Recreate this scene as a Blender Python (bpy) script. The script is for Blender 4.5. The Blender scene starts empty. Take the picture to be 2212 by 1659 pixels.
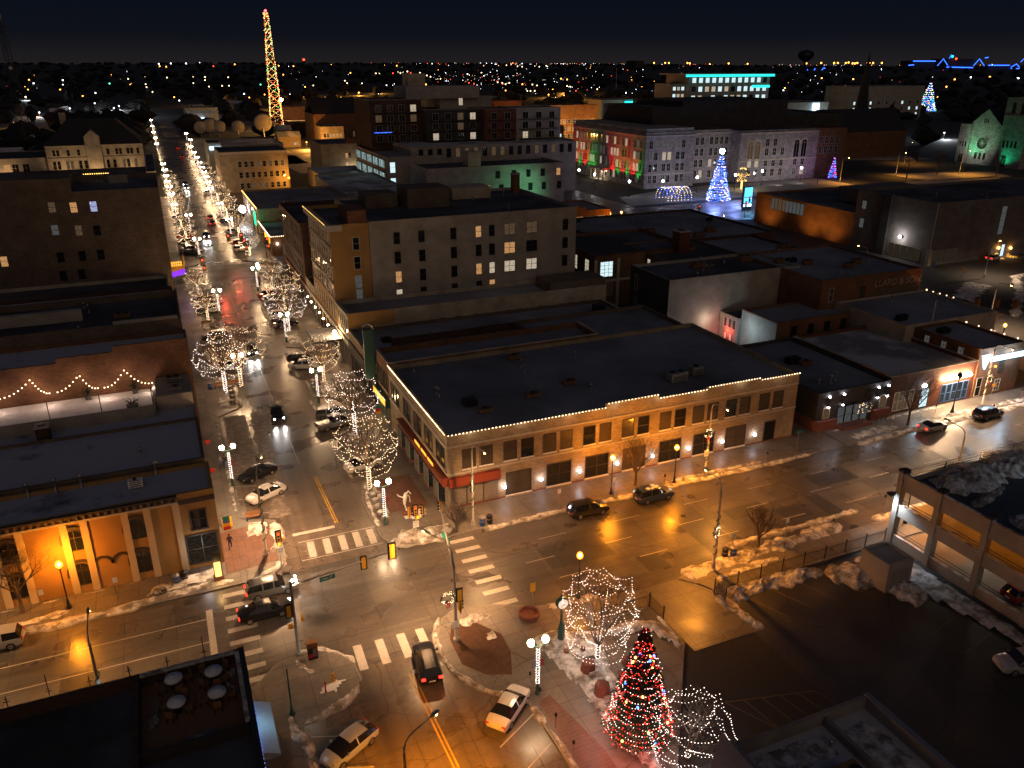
import bpy, math, random
from mathutils import Vector, Matrix
R=random.Random(7)
PI=math.pi
sc=bpy.context.scene
COL=sc.collection
# ---------------------------------------------------------------- camera calibration (street grid: X along the cross street, Y along the avenue)
CX,CY,F=1106.0,829.5,1740.0
H=46.0
PITCH=math.atan((CY-138.0)/F); cP_,sP_=math.cos(PITCH),math.sin(PITCH)
YAW=math.atan2(CX-300.0,F*cP_+(CY-138.0)*sP_); cW_,sW_=math.cos(YAW),math.sin(YAW)
def ray(px,py):
    x=px-CX;u=CY-py; f=F*cP_+u*sP_; z=-F*sP_+u*cP_
    return x*cW_+f*sW_, -x*sW_+f*cW_, z
def G(px,py,z=0.0):
    a,b,c=ray(px,py); t=(z-H)/c
    return a*t,b*t
def GX(px,py,X):
    a,b,c=ray(px,py); t=X/a
    return b*t,H+c*t
def GY(px,py,Y):
    a,b,c=ray(px,py); t=Y/b
    return a*t,H+c*t
def smooth(t): t=max(0,min(1,t)); return t*t*(3-2*t)
def gz(x,y):                      # far terrain height
    d=math.hypot(x,y); a=math.atan2(x,y)
    k=1-0.35*smooth((a-0.3)/0.5)
    return 43*k*smooth((d-750)/3600)+2.0*math.sin(x*.0021+1)*math.sin(y*.0017)*smooth((d-900)/1200)
def hit(px,py):
    a,b,c=ray(px,py); t=0.0; n=math.sqrt(a*a+b*b+c*c); a,b,c=a/n,b/n,c/n
    d=500.0
    while d<9000:
        if H+c*d<=gz(a*d,b*d): break
        d*=1.01
    return a*d,b*d,max(gz(a*d,b*d),0)
# ---------------------------------------------------------------- materials
MAT={}
def nt(name):
    m=bpy.data.materials.new(name); m.use_nodes=True; n=m.node_tree; n.nodes.clear()
    out=n.nodes.new('ShaderNodeOutputMaterial'); return m,n,out
def N(n,t,**k):
    o=n.nodes.new(t)
    for a,b in k.items():
        if a in o.inputs.keys(): o.inputs[a].default_value=b
        else: setattr(o,a,b)
    return o
def c4(c): return (c[0],c[1],c[2],1)
def mix(n,f,a,b,blend='MIX'):
    o=N(n,'ShaderNodeMix',data_type='RGBA',blend_type=blend)
    for s,v in ((0,f),(6,a),(7,b)):
        if hasattr(v,'is_output'): n.links.new(v,o.inputs[s])
        else: o.inputs[s].default_value=v if s==0 else c4(v)
    return o.outputs[2]
def ramp(n,inp,*st):
    o=N(n,'ShaderNodeValToRGB'); e=o.color_ramp.elements
    while len(e)<len(st): e.new(.5)
    for i,(p,v) in enumerate(st): e[i].position=p; e[i].color=c4(v) if isinstance(v,tuple) else (v,v,v,1)
    n.links.new(inp,o.inputs[0]); return o.outputs[0]
def noise(n,vec,s,d=4,r=.6):
    o=N(n,'ShaderNodeTexNoise',Scale=s,Detail=d,Roughness=r)
    if vec is not None: n.links.new(vec,o.inputs['Vector'])
    return o.outputs['Fac']
def pos(n): return N(n,'ShaderNodeNewGeometry').outputs['Position']
def wallvec(n):                   # (x+y, z) so that courses run level on any upright face
    s=N(n,'ShaderNodeSeparateXYZ'); n.links.new(pos(n),s.inputs[0])
    a=N(n,'ShaderNodeMath',operation='ADD'); n.links.new(s.outputs[0],a.inputs[0]); n.links.new(s.outputs[1],a.inputs[1])
    c=N(n,'ShaderNodeCombineXYZ'); n.links.new(a.outputs[0],c.inputs[0]); n.links.new(s.outputs[2],c.inputs[1])
    return c.outputs[0]
def bsdf(n,out,col,rough=.7,metal=0,spec=.5,bump=None,bs=.3,bd=.02,**k):
    b=N(n,'ShaderNodeBsdfPrincipled',Metallic=metal)
    b.inputs['Specular IOR Level'].default_value=spec
    for s,v in (('Base Color',col),('Roughness',rough)):
        if hasattr(v,'is_output'): n.links.new(v,b.inputs[s])
        else: b.inputs[s].default_value=c4(v) if s=='Base Color' else v
    if bump is not None:
        u=N(n,'ShaderNodeBump',Strength=bs,Distance=bd); n.links.new(bump,u.inputs['Height']); n.links.new(u.outputs[0],b.inputs['Normal'])
    n.links.new(b.outputs[0],out.inputs[0]); return b
def plain(name,col,rough=.6,metal=0,var=.25,sc_=3.0,spec=.5):
    m,n,o=nt(name); f=noise(n,pos(n),sc_); a=tuple(x*(1-var) for x in col); b=tuple(min(1,x*(1+var)) for x in col)
    bsdf(n,o,mix(n,f,a,b),rough,metal,spec); MAT[name]=m; return m
def emit(name,col,s,sample=True):
    m,n,o=nt(name); e=N(n,'ShaderNodeEmission',Strength=s); e.inputs[0].default_value=c4(col); n.links.new(e.outputs[0],o.inputs[0])
    if not sample: m.cycles.emission_sampling='NONE'
    MAT[name]=m; return m
def wall(name,col,mortar=None,bw=.4,bh=.14,var=.35,stain=.35,rough=.85,brick=True):
    m,n,o=nt(name); v=wallvec(n)
    f=noise(n,v,.35,5); g=noise(n,v,2.5,3)
    base=mix(n,ramp(n,f,(.3,0.),(.7,1.)),tuple(x*(1-stain) for x in col),tuple(min(1,x*(1+stain*.5)) for x in col))
    if brick:
        b=N(n,'ShaderNodeTexBrick',Scale=1.0); b.inputs['Brick Width'].default_value=bw; b.inputs['Row Height'].default_value=bh; b.inputs['Mortar Size'].default_value=.012
        b.inputs['Color1'].default_value=(1-var,)*3+(1,); b.inputs['Color2'].default_value=(1,1,1,1); mo=mortar or .8; b.inputs['Mortar'].default_value=(mo,mo,mo,1)
        n.links.new(v,b.inputs['Vector']); base=mix(n,1.0,base,b.outputs['Color'],'MULTIPLY')
        bsdf(n,o,base,rough,0,.3,bump=b.outputs['Fac'],bs=-.25)
    else: bsdf(n,o,base,rough,0,.3,bump=g,bs=.15)
    MAT[name]=m; return m
def roofmat(name,dark,snow,amt,scale=.09,soft=.05):
    m,n,o=nt(name); p=pos(n); f=noise(n,p,scale,6,.62); g=noise(n,p,1.3,4)
    k=ramp(n,f,(max(0,amt-soft),1.),(min(1,amt+soft),0.))
    bsdf(n,o,mix(n,k,dark,mix(n,g,tuple(x*.75 for x in snow),snow)),.85,0,.25,bump=g,bs=.4,bd=.05); MAT[name]=m
def road(name,a,b,joint,bw=4.2,bh=3.6,wet=(.12,.42),scale=.16,rot=0,tr=None):
    m,n,o=nt(name); p=pos(n)
    mp=N(n,'ShaderNodeMapping'); mp.inputs['Rotation'].default_value=(0,0,rot); n.links.new(p,mp.inputs[0]); v=mp.outputs[0]
    br=N(n,'ShaderNodeTexBrick',Scale=1.0); br.offset=.0; br.inputs['Brick Width'].default_value=bw; br.inputs['Row Height'].default_value=bh
    br.inputs['Mortar Size'].default_value=.02; br.inputs['Mortar Smooth'].default_value=.3; br.inputs['Bias'].default_value=-.2
    br.inputs['Color1'].default_value=c4(a); br.inputs['Color2'].default_value=c4(b); br.inputs['Mortar'].default_value=c4(joint); n.links.new(v,br.inputs['Vector'])
    f=noise(n,p,scale,7,.65); g=noise(n,p,2.2,6,.7)
    # a few long cracks
    vo=N(n,'ShaderNodeTexVoronoi',feature='DISTANCE_TO_EDGE',Scale=.11); wv=N(n,'ShaderNodeVectorMath',operation='ADD')
    nn=N(n,'ShaderNodeTexNoise',Scale=.5,Detail=3); n.links.new(p,nn.inputs['Vector']); n.links.new(nn.outputs['Color'],wv.inputs[0]); n.links.new(p,wv.inputs[1]); n.links.new(wv.outputs[0],vo.inputs['Vector'])
    cr=ramp(n,vo.outputs['Distance'],(.002,.45),(.006,1.))
    col=mix(n,1.0,br.outputs['Color'],ramp(n,f,(.3,(.72,.72,.72)),(.64,(1.1,1.08,1.05))),'MULTIPLY')
    col=mix(n,1.0,col,ramp(n,g,(.3,(.8,.8,.8)),(.7,(1.12,1.12,1.12))),'MULTIPLY'); col=mix(n,1.0,col,cr,'MULTIPLY')
    if tr:
        m2=N(n,'ShaderNodeMapping'); m2.inputs['Scale'].default_value=tr; n.links.new(p,m2.inputs[0])
        col=mix(n,1.0,col,ramp(n,noise(n,m2.outputs[0],1.0,5,.6),(.34,(.72,.72,.73)),(.5,(1.,1.,1.)),(.68,(1.3,1.28,1.25))),'MULTIPLY')
    ro=ramp(n,noise(n,p,.22,4,.5),(.28,wet[0]),(.74,wet[1]))
    bsdf(n,o,col,ro,0,.5,bump=g,bs=.12,bd=.02); MAT[name]=m
def snowmat(name,col,dirt,amt=.35):
    m,n,o=nt(name); p=pos(n); f=noise(n,p,1.1,6,.65); g=noise(n,p,5,5,.7)
    k=ramp(n,f,(amt,1.),(amt+.2,0.))
    s_=N(n,'ShaderNodeSeparateXYZ'); n.links.new(p,s_.inputs[0]); ad=N(n,'ShaderNodeMath',operation='MULTIPLY_ADD'); n.links.new(g,ad.inputs[0]); ad.inputs[1].default_value=-.16; n.links.new(s_.outputs[2],ad.inputs[2])   # road dirt in the thin edge of the bank
    lo=ramp(n,ad.outputs[0],(0.,.8),(.045,0.)); mx=N(n,'ShaderNodeMath',operation='MAXIMUM'); n.links.new(k,mx.inputs[0]); n.links.new(lo,mx.inputs[1]); k=mx.outputs[0]
    bsdf(n,o,mix(n,k,col,dirt),.75,0,.3,bump=g,bs=.8,bd=.12); MAT[name]=m
def winmat(name,a,b,s,frac=.5,sc_=2.2):   # a lit room behind glass: uneven curtains and furniture
    m,n,o=nt(name); p=pos(n); v=wallvec(n); f=noise(n,v,sc_,5,.75)
    e=N(n,'ShaderNodeEmission'); n.links.new(mix(n,ramp(n,f,(.35,0.),(.65,1.)),b,a),e.inputs[0])
    st=ramp(n,noise(n,v,sc_*1.7,3),(frac-.12,.12),(frac+.12,1.)); mm=N(n,'ShaderNodeMath',operation='MULTIPLY'); n.links.new(st,mm.inputs[0]); mm.inputs[1].default_value=s
    n.links.new(mm.outputs[0],e.inputs[1]); n.links.new(e.outputs[0],o.inputs[0]); m.cycles.emission_sampling='NONE'; MAT[name]=m
road('street',(.105,.092,.08),(.06,.054,.05),(.02,.018,.016),4.2,3.6,(.19,.5),tr=(.05,.9,1))
road('avenue',(.125,.10,.08),(.09,.073,.06),(.02,.018,.016),3.8,5.5,(.2,.42),tr=(.8,.03,1))
road('walk',(.17,.15,.13),(.12,.108,.095),(.03,.027,.024),1.8,1.8,(.25,.7),.4)
road('asphalt',(.042,.04,.04),(.036,.034,.034),(.03,.029,.029),40,40,(.25,.7),.12)
road('oldroad',(.12,.105,.09),(.09,.08,.07),(.05,.045,.04),6,6,(.3,.7),.1)
road('drive',(.16,.14,.12),(.13,.115,.1),(.03,.027,.024),2.8,3.2,(.2,.6),.5)
road('paver',(.15,.07,.045),(.12,.058,.04),(.05,.03,.02),.7,.35,(.35,.75),.6)
road('kerb',(.2,.185,.165),(.16,.145,.13),(.04,.036,.03),3,3,(.4,.8),.5)
plain('mulch',(.075,.035,.018),.95,0,.6,3); plain('groundfar',(.03,.028,.026),.9,0,.5,.05)
snowmat('snow',(.66,.645,.63),(.2,.17,.14),.4); snowmat('snowclean',(.78,.78,.79),(.62,.6,.58),.3); snowmat('slush',(.55,.5,.45),(.16,.13,.11),.5)
plain('yellowpaint',(.5,.3,.03),.6,0,.5,4); plain('whitepaint',(.40,.38,.35),.55,0,.4,3); plain('lotpaint',(.15,.105,.045),.7,0,.5,2)
wall('tanbrick',(.36,.29,.2)); wall('tanstone',(.42,.37,.29),None,1.2,.6,.15); wall('redbrick',(.16,.06,.038)); wall('darkbrick',(.09,.05,.035)); wall('brownbrick',(.2,.1,.055))
wall('cream',(.4,.34,.26),brick=False); wall('whitewash',(.34,.31,.27),None,.4,.14,.12,.3); wall('grey',(.22,.2,.185),brick=False); wall('darkgrey',(.05,.048,.047),brick=False)
wall('ochre',(.34,.2,.07),brick=False,stain=.18); wall('pilaster',(.5,.4,.27),brick=False,stain=.15); wall('purplestone',(.3,.26,.26),None,1.0,.5,.4); wall('concrete',(.3,.27,.24),brick=False,stain=.25)
wall('greybrown',(.16,.12,.09)); wall('oxblood',(.22,.045,.025),brick=False,stain=.1); wall('stone',(.33,.31,.27),None,.9,.45,.45); wall('orangebrick',(.3,.14,.06)); wall('museumstone',(.14,.125,.12),None,3,1.2,.12); wall('teal_paint',(.03,.2,.2),brick=False)
roofmat('roof',(.09,.092,.098),(.33,.345,.39),.47,.07,.22); roofmat('roofsnow',(.03,.03,.035),(.42,.44,.5),.62); roofmat('roofdark',(.04,.04,.043),(.17,.175,.2),.42,.07,.16); roofmat('rooflight',(.2,.2,.2),(.5,.5,.52),.5)
plain('shingle',(.022,.022,.024),.9); plain('metal',(.32,.31,.3),.4,.7); plain('darkmetal',(.03,.03,.032),.4,.6); plain('polepaint',(.33,.31,.28),.5,.2); plain('blackpaint',(.012,.012,.013),.35,.2); plain('greenpaint',(.02,.07,.06),.4,.2); plain('bluepole',(.2,.24,.28),.4,.4)
plain('bark',(.075,.055,.042),.95,0,.5,6); plain('trim',(.42,.38,.32),.7); plain('darktrim',(.04,.03,.025),.6); plain('bluetrim',(.06,.13,.32),.5); plain('timber',(.2,.1,.045),.7); plain('canvas',(.5,.44,.38),.8); plain('tealcanvas',(.02,.2,.2),.8)
plain('sigyellow',(.65,.33,.02),.45); plain('red',(.45,.02,.015),.4); plain('blue',(.03,.08,.26),.5); plain('bannerblue',(.12,.16,.2),.7); plain('bannerred',(.16,.03,.03),.7); plain('signgreen',(.0,.13,.11),.5); plain('white',(.75,.75,.73),.5); plain('needles',(.018,.04,.02),.9,0,.6,5); plain('tyre',(.012,.012,.012),.8); plain('rim',(.4,.4,.42),.3,.9); plain('woods',(.007,.0065,.006),.95,0,.6,.02); plain('redstone',(.16,.06,.045),.9); plain('skin',(.4,.25,.18),.6); plain('cloth',(.03,.03,.04),.9); plain('denim',(.05,.07,.12),.9); plain('jacket',(.12,.14,.2),.9); plain('hair',(.03,.02,.015),.8); plain('awninglit',(.3,.42,.5),.6); plain('planter',(.16,.15,.14),.8)
m,n,o=nt('glass'); bsdf(n,o,(.012,.013,.015),.06,0,.6); MAT['glass']=m
m,n,o=nt('blind'); bsdf(n,o,mix(n,noise(n,wallvec(n),.9,2),(.045,.038,.03),(.09,.075,.058)),.22,0,.5); MAT['blind']=m
def paint(name,col,metal=.3):
    m,n,o=nt(name); b=bsdf(n,o,col,.28,metal,.5); b.inputs['Coat Weight'].default_value=.6; b.inputs['Coat Roughness'].default_value=.08; MAT[name]=m
for k,c in dict(carblack=(.012,.012,.016),carwhite=(.7,.69,.67),carsilver=(.42,.42,.43),cargrey=(.16,.17,.18),carred=(.35,.02,.02),carblue=(.03,.05,.12),carice=(.5,.56,.6)).items(): paint(k,c)
winmat('litwarm',(1,.62,.28),(.8,.3,.08),.6,.52,5); winmat('litwhite',(1,.9,.72),(.6,.42,.25),.6,.5,5); winmat('litcool',(.75,.95,1),(.5,.7,.75),.9,.45,4); winmat('litdim',(.9,.55,.3),(.3,.2,.12),.13,.5,4); winmat('litblue',(.35,.45,1),(.8,.8,1),.6,.5,4); winmat('litgrey',(.6,.62,.6),(.3,.3,.3),.09,.4,3)
winmat('litgarage',(.7,1,1),(.25,.4,.42),.7,.42,.9); winmat('shopwin',(.8,.6,.4),(.35,.25,.16),.035,.5,3)
emit('bulb',(1,.68,.38),3.6,False); emit('bulbcool',(1,.78,.66),3.8,False); emit('bulbred',(1,.025,.012),5,False); emit('bulbgold',(1,.55,.12),3.5,False); emit('bulbblue',(.05,.15,1),4.5,False); emit('bulbgreen',(.05,.9,.25),3,False); emit('bulbpink',(.9,.7,1),3.5,False)
emit('globe',(1,.64,.34),105); emit('sodiumspot',(1,.40,.05),40); emit('decklamp',(1,.3,.015),18); emit('sodiumbulb',(1,.3,.012),2300); emit('sconce',(.95,.92,1),22); emit('cobra',(1,.5,.1),90); emit('cobrawhite',(1,.84,.6),60); emit('led',(.55,.85,1),40)
emit('headlamp',(1,.96,.88),40); emit('taillamp',(1,.02,.01),4,False); emit('sigred',(1,.03,.01),8); emit('siggreen',(.05,1,.75),2,False); emit('sigamber',(1,.35,.02),3,False); emit('tealneon',(.03,.9,.85),1.0,False); emit('blueneon',(.03,.13,1),2.2,False); emit('signwhite',(.45,.75,1),3); emit('screen',(.08,.5,1),1.6); emit('greenneon',(.02,.8,.35),1.2,False); emit('amberpanel',(1,.42,.05),1.2); emit('kiosk',(1,.5,.12),1.6); emit('starred',(1,.02,.03),18); emit('ledstrip',(.12,.25,1),2,False); emit('cityorange',(1,.36,.05),5,False); emit('citywhite',(.85,.92,1),4,False); emit('citywarm',(1,.7,.38),3.2,False); emit('citygreen',(.1,.9,.6),3,False); emit('cityred',(1,.05,.02),3.5,False); emit('citysmall',(1,.7,.45),1.2,False); m,n,o=nt('sodium'); tr_=N(n,'ShaderNodeBsdfTransparent'); em_=N(n,'ShaderNodeEmission',Strength=1.0); em_.inputs[0].default_value=(1,.33,.03,1); ad_=N(n,'ShaderNodeAddShader'); n.links.new(tr_.outputs[0],ad_.inputs[0]); n.links.new(em_.outputs[0],ad_.inputs[1]); n.links.new(ad_.outputs[0],o.inputs[0]); m.cycles.emission_sampling='NONE'; MAT['sodium']=m   # frosted globe round a lamp
emit('purplescreen',(.2,.03,.9),1.0,False); emit('awningglow',(.5,.8,.95),.35)
# ---------------------------------------------------------------- mesh builder
class MB:
    def __init__(s): s.v=[];s.f=[];s.m=[]
    def add(s,vs,fs,mi=0):
        b=len(s.v); s.v+=[tuple(p) for p in vs]; s.f+=[tuple(i+b for i in f) for f in fs]; s.m+=[mi]*len(fs); return s
    def box(s,x0,x1,y0,y1,z0,z1,mi=0):
        if x0>x1:x0,x1=x1,x0
        if y0>y1:y0,y1=y1,y0
        return s.add([(x0,y0,z0),(x1,y0,z0),(x1,y1,z0),(x0,y1,z0),(x0,y0,z1),(x1,y0,z1),(x1,y1,z1),(x0,y1,z1)],[(3,2,1,0),(4,5,6,7),(0,1,5,4),(1,2,6,5),(2,3,7,6),(3,0,4,7)],mi)
    def obox(s,c,ax,ay,hx,hy,z0,z1,mi=0):   # box turned about z
        P=[(c[0]+ax[0]*i*hx+ay[0]*j*hy,c[1]+ax[1]*i*hx+ay[1]*j*hy) for i,j in ((-1,-1),(1,-1),(1,1),(-1,1))]
        return s.prism(P,z0,z1,mi)
    def prism(s,P,z0,z1,mi=0):
        n=len(P)
        if sum(P[i][0]*P[(i+1)%n][1]-P[(i+1)%n][0]*P[i][1] for i in range(n))<0: P=P[::-1]
        v=[(p[0],p[1],z0) for p in P]+[(p[0],p[1],z1) for p in P]
        return s.add(v,[tuple(range(n))[::-1],tuple(range(n,2*n))]+[(i,(i+1)%n,n+(i+1)%n,n+i) for i in range(n)],mi)
    def quad(s,a,b,c,d,mi=0): return s.add([a,b,c,d],[(0,1,2,3)],mi)
    def tube(s,P,r,n=6,mi=0,cap=True):
        P=[Vector(p) for p in P]
        if not hasattr(r,'__len__'): r=[r]*len(P)
        vs=[]
        for i,p in enumerate(P):
            t=(P[min(i+1,len(P)-1)]-P[max(i-1,0)]).normalized()
            a=t.cross(Vector((0,0,1)) if abs(t.z)<.9 else Vector((1,0,0))).normalized(); b=t.cross(a)
            vs+=[p+(a*math.cos(2*PI*k/n)+b*math.sin(2*PI*k/n))*r[i] for k in range(n)]
        fs=[(i*n+k,i*n+(k+1)%n,(i+1)*n+(k+1)%n,(i+1)*n+k) for i in range(len(P)-1) for k in range(n)]
        if cap: fs+=[tuple(range(n)),tuple(range((len(P)-1)*n,len(P)*n))[::-1]]
        return s.add(vs,fs,mi)
    def lathe(s,prof,n=10,c=(0,0,0),mi=0):
        vs=[(c[0]+r*math.cos(2*PI*k/n),c[1]+r*math.sin(2*PI*k/n),c[2]+z) for r,z in prof for k in range(n)]
        fs=[(i*n+k,i*n+(k+1)%n,(i+1)*n+(k+1)%n,(i+1)*n+k) for i in range(len(prof)-1) for k in range(n)]
        fs+=[tuple(range(n))[::-1],tuple(range((len(prof)-1)*n,len(prof)*n))]
        return s.add(vs,fs,mi)
    def ball(s,c,r,n=8,mi=0,sz=1):
        k=max(3,n//2); return s.lathe([(max(.001,r*math.sin(PI*i/k)),-r*sz*math.cos(PI*i/k)) for i in range(k+1)],n,c,mi)
    def octa(s,c,r,mi=0):
        x,y,z=c; return s.add([(x+r,y,z),(x-r,y,z),(x,y+r,z),(x,y-r,z),(x,y,z+r),(x,y,z-r)],[(0,2,4),(2,1,4),(1,3,4),(3,0,4),(2,0,5),(1,2,5),(3,1,5),(0,3,5)],mi)
    def build(s,name,mats,parent=None,smooth=False,kind=None,loc=None):
        me=bpy.data.meshes.new(name); off=parent.location if (parent is not None) else Vector(loc or (0,0,0))
        if parent is not None and parent.parent is not None: off=parent.location+parent.parent.location
        me.from_pydata([(v[0]-off[0],v[1]-off[1],v[2]-off[2]) for v in s.v],[],s.f)
        for k in ([mats] if isinstance(mats,str) else mats): me.materials.append(MAT[k])
        me.polygons.foreach_set('material_index',s.m)
        if smooth: me.polygons.foreach_set('use_smooth',[True]*len(s.f))
        me.update(); o=bpy.data.objects.new(name,me); COL.objects.link(o)
        if parent is not None: o.parent=parent
        elif loc is not None: o.location=loc
        if kind: o['kind']=kind
        return o
def thing(name,label,cat,loc=(0,0,0),rz=0,group=None):
    o=bpy.data.objects.new(name,None); o.empty_display_size=.2; COL.objects.link(o); o.location=loc; o.rotation_euler=(0,0,rz); o['label']=label; o['category']=cat
    if group: o['group']=group
    return o
def tag(o,label,cat,group=None):
    o['label']=label; o['category']=cat
    if group: o['group']=group
    return o
def dup(r,loc,rz=0,s=1,label=None,group=None):
    q=r.copy(); COL.objects.link(q); q.location=loc; q.rotation_euler=(0,0,rz); q.scale=(s,s,s)
    if label: q['label']=label
    if group: q['group']=group
    def rec(a,b):
        for ch in list(a.children):
            if ch.type=='LIGHT': continue
            c=ch.copy(); COL.objects.link(c); c.parent=b; rec(ch,c)
    rec(r,q); return q
used=set()
def place(proto,loc,rz=0,s=1,label=None,group=None):   # the first placing moves the prototype itself
    if proto.name in used: return dup(proto,loc,rz,s,label,group)
    used.add(proto.name); proto.location=loc; proto.rotation_euler=(0,0,rz); proto.scale=(s,s,s)
    if label: proto['label']=label
    if group: proto['group']=group
    return proto
def lamp(kind,name,loc,power,col,parent=None,rad=.15,target=None,spot=None,blend=.6):
    l=bpy.data.lights.new(name,kind); l.energy=power; l.color=col; l.shadow_soft_size=rad
    if kind=='SPOT': l.spot_size=math.radians(spot); l.spot_blend=blend
    o=bpy.data.objects.new(name,l); COL.objects.link(o)
    if parent is not None: o.parent=parent
    o.location=loc
    if target is not None: o.rotation_euler=(Vector(target)-Vector(loc)).to_track_quat('-Z','Y').to_euler()
    return o
def text(s,size,name,mat,parent,M,depth=.01):   # lettering lying in the plane given by matrix M
    c=bpy.data.curves.new(name,'FONT'); c.body=s; c.size=size; c.align_x='CENTER'; c.align_y='CENTER'; c.extrude=depth; c.materials.append(MAT[mat])
    tmp=bpy.data.objects.new(name,c); COL.objects.link(tmp); dg=bpy.context.evaluated_depsgraph_get(); me=bpy.data.meshes.new_from_object(tmp.evaluated_get(dg)); bpy.data.objects.remove(tmp)
    if not me.materials: me.materials.append(MAT[mat])
    o=bpy.data.objects.new(name,me); COL.objects.link(o); o.parent=parent; o.matrix_local=M; return o
def facing(loc,nrm):              # matrix of a sign face whose normal is nrm (level), text upright
    z=Vector(nrm).normalized(); x=Vector((0,0,1)).cross(z).normalized(); y=z.cross(x)
    return Matrix(((x.x,y.x,z.x,loc[0]),(x.y,y.y,z.y,loc[1]),(x.z,y.z,z.z,loc[2]),(0,0,0,1)))
ORD='first second third fourth fifth sixth seventh eighth ninth tenth eleventh twelfth thirteenth fourteenth fifteenth sixteenth seventeenth eighteenth nineteenth twentieth'.split()
# ---------------------------------------------------------------- prototypes
def helix(r,z0,z1,turns,step,jit=.02,taper=0):
    P=[];n=int((z1-z0)/step)
    for i in range(n):
        t=i/n; a=2*PI*turns*t; rr=r*(1-taper*t)+R.uniform(0,jit); P.append((rr*math.cos(a),rr*math.sin(a),z0+(z1-z0)*t+R.uniform(-jit,jit)))
    return P
def swag(A,sag,step,closed=True):
    P=[];n=len(A)
    for i in range(n if closed else n-1):
        a,b=Vector(A[i]),Vector(A[(i+1)%n]); L=(b-a).length; k=max(2,int(L/step))
        for j in range(k):
            t=j/k; p=a.lerp(b,t); p.z-=sag*L*.25*4*t*(1-t); P.append(p+Vector((R.uniform(-.02,.02),)*3))
    return P
def bulbs(P,r,mats,name,parent,pick=None):
    m=MB()
    for p in P: m.octa(p,r*R.uniform(.8,1.2),pick() if pick else 0)
    return m.build(name,mats,parent)
def branch(m,p,d,L,r,depth,ends,spread=.55,up=.12,minr=.008):
    P=[p];q=Vector(p);dd=Vector(d)
    for i in range(3):
        dd=(dd+Vector((R.uniform(-.14,.14),R.uniform(-.14,.14),R.uniform(-.05,.1)+up*.3))).normalized(); q=q+dd*(L/3); P.append(q.copy())
    m.tube(P,[r,r*.85,r*.7,r*.5],5 if r>.04 else 3,0,False)
    if depth==0: ends.append(q); return
    k=3 if depth>2 else R.choice((2,3,3))
    for i in range(k):
        a=2*PI*i/k+R.uniform(-.6,.6); s=Vector((math.cos(a),math.sin(a),R.uniform(-.1,.3)))
        branch(m,q if i else P[3],(dd+s*spread*R.uniform(.7,1.2)+Vector((0,0,up))).normalized(),L*R.uniform(.62,.82),r*.58,depth-1,ends,spread,up,minr)
    if depth>1: branch(m,P[2],(dd+Vector((R.uniform(-1,1),R.uniform(-1,1),.1))*spread).normalized(),L*.6,r*.4,depth-2,ends,spread,up,minr)
def bare_tree(name,label,h=7.0,cr=3.2,th=2.4,depth=4,spread=.6,lit=None,loops=6,bulbr=.042,step=.4,cb=None,up=.14,trunkr=.15):
    t=thing(name,label,'tree')
    tm=MB(); tm.tube([(0,0,0),(.03,.02,th*.5),(0,.04,th)],[trunkr*1.3,trunkr,trunkr*.9],8); tm.build('trunk','bark',t,True)
    m=MB();ends=[]
    k=5
    for i in range(k):
        a=2*PI*i/k+R.uniform(-.3,.3); branch(m,Vector((0,0,th-.05*i)),Vector((math.cos(a)*spread,math.sin(a)*spread,1)).normalized(),(h-th)*.36,trunkr*.62,depth,ends,spread,up)
    branch(m,Vector((0,0,th)),Vector((0,0,1)),(h-th)*.36,trunkr*.6,depth,ends,spread,up)
    # fit the crown to the wanted height and radius
    zs=max(v[2] for v in m.v)-th; rs=sorted(math.hypot(v[0],v[1]) for v in m.v)[int(len(m.v)*.985)]
    m.v=[(v[0]*cr/rs,v[1]*cr/rs,th+(v[2]-th)*(h-th)/zs if v[2]>th else v[2]) for v in m.v]
    m.build('crown','bark',t)
    if lit:
        P=helix(trunkr*1.25,.1,th+.3,th*4,.028,.05)
        z0=cb or th+.4
        for j in range(loops):
            f=j/(loops-1); z=z0+(h-z0)*f*.95; rr=cr*(.55+.5*math.sin(PI*(.16+.62*f)))*(.93 if f<.95 else .55)*R.uniform(.86,1.06)
            na=R.choice((8,9,10,11)); o=R.uniform(0,6)
            A=[]
            for i in range(na):
                q=rr*(R.uniform(.7,1.18) if R.random()<.28 else R.uniform(.92,1.06)); aa=o+2*PI*(i+R.uniform(-.3,.3))/na; A.append((q*math.cos(aa),q*math.sin(aa),z+R.uniform(-.32,.4)))
            P+=swag(A,R.uniform(.5,1.0),step,R.random()<.8)
        for j in range(3):
            a=R.uniform(0,6); P+=swag([(0,0,th),(cr*.5*math.cos(a),cr*.5*math.sin(a),z0+1.2),(cr*.9*math.cos(a),cr*.9*math.sin(a),z0+(h-z0)*.55)],-.1,step*.8,False)
        bulbs(P,bulbr,lit,'light_string',t)
    return t
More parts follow.
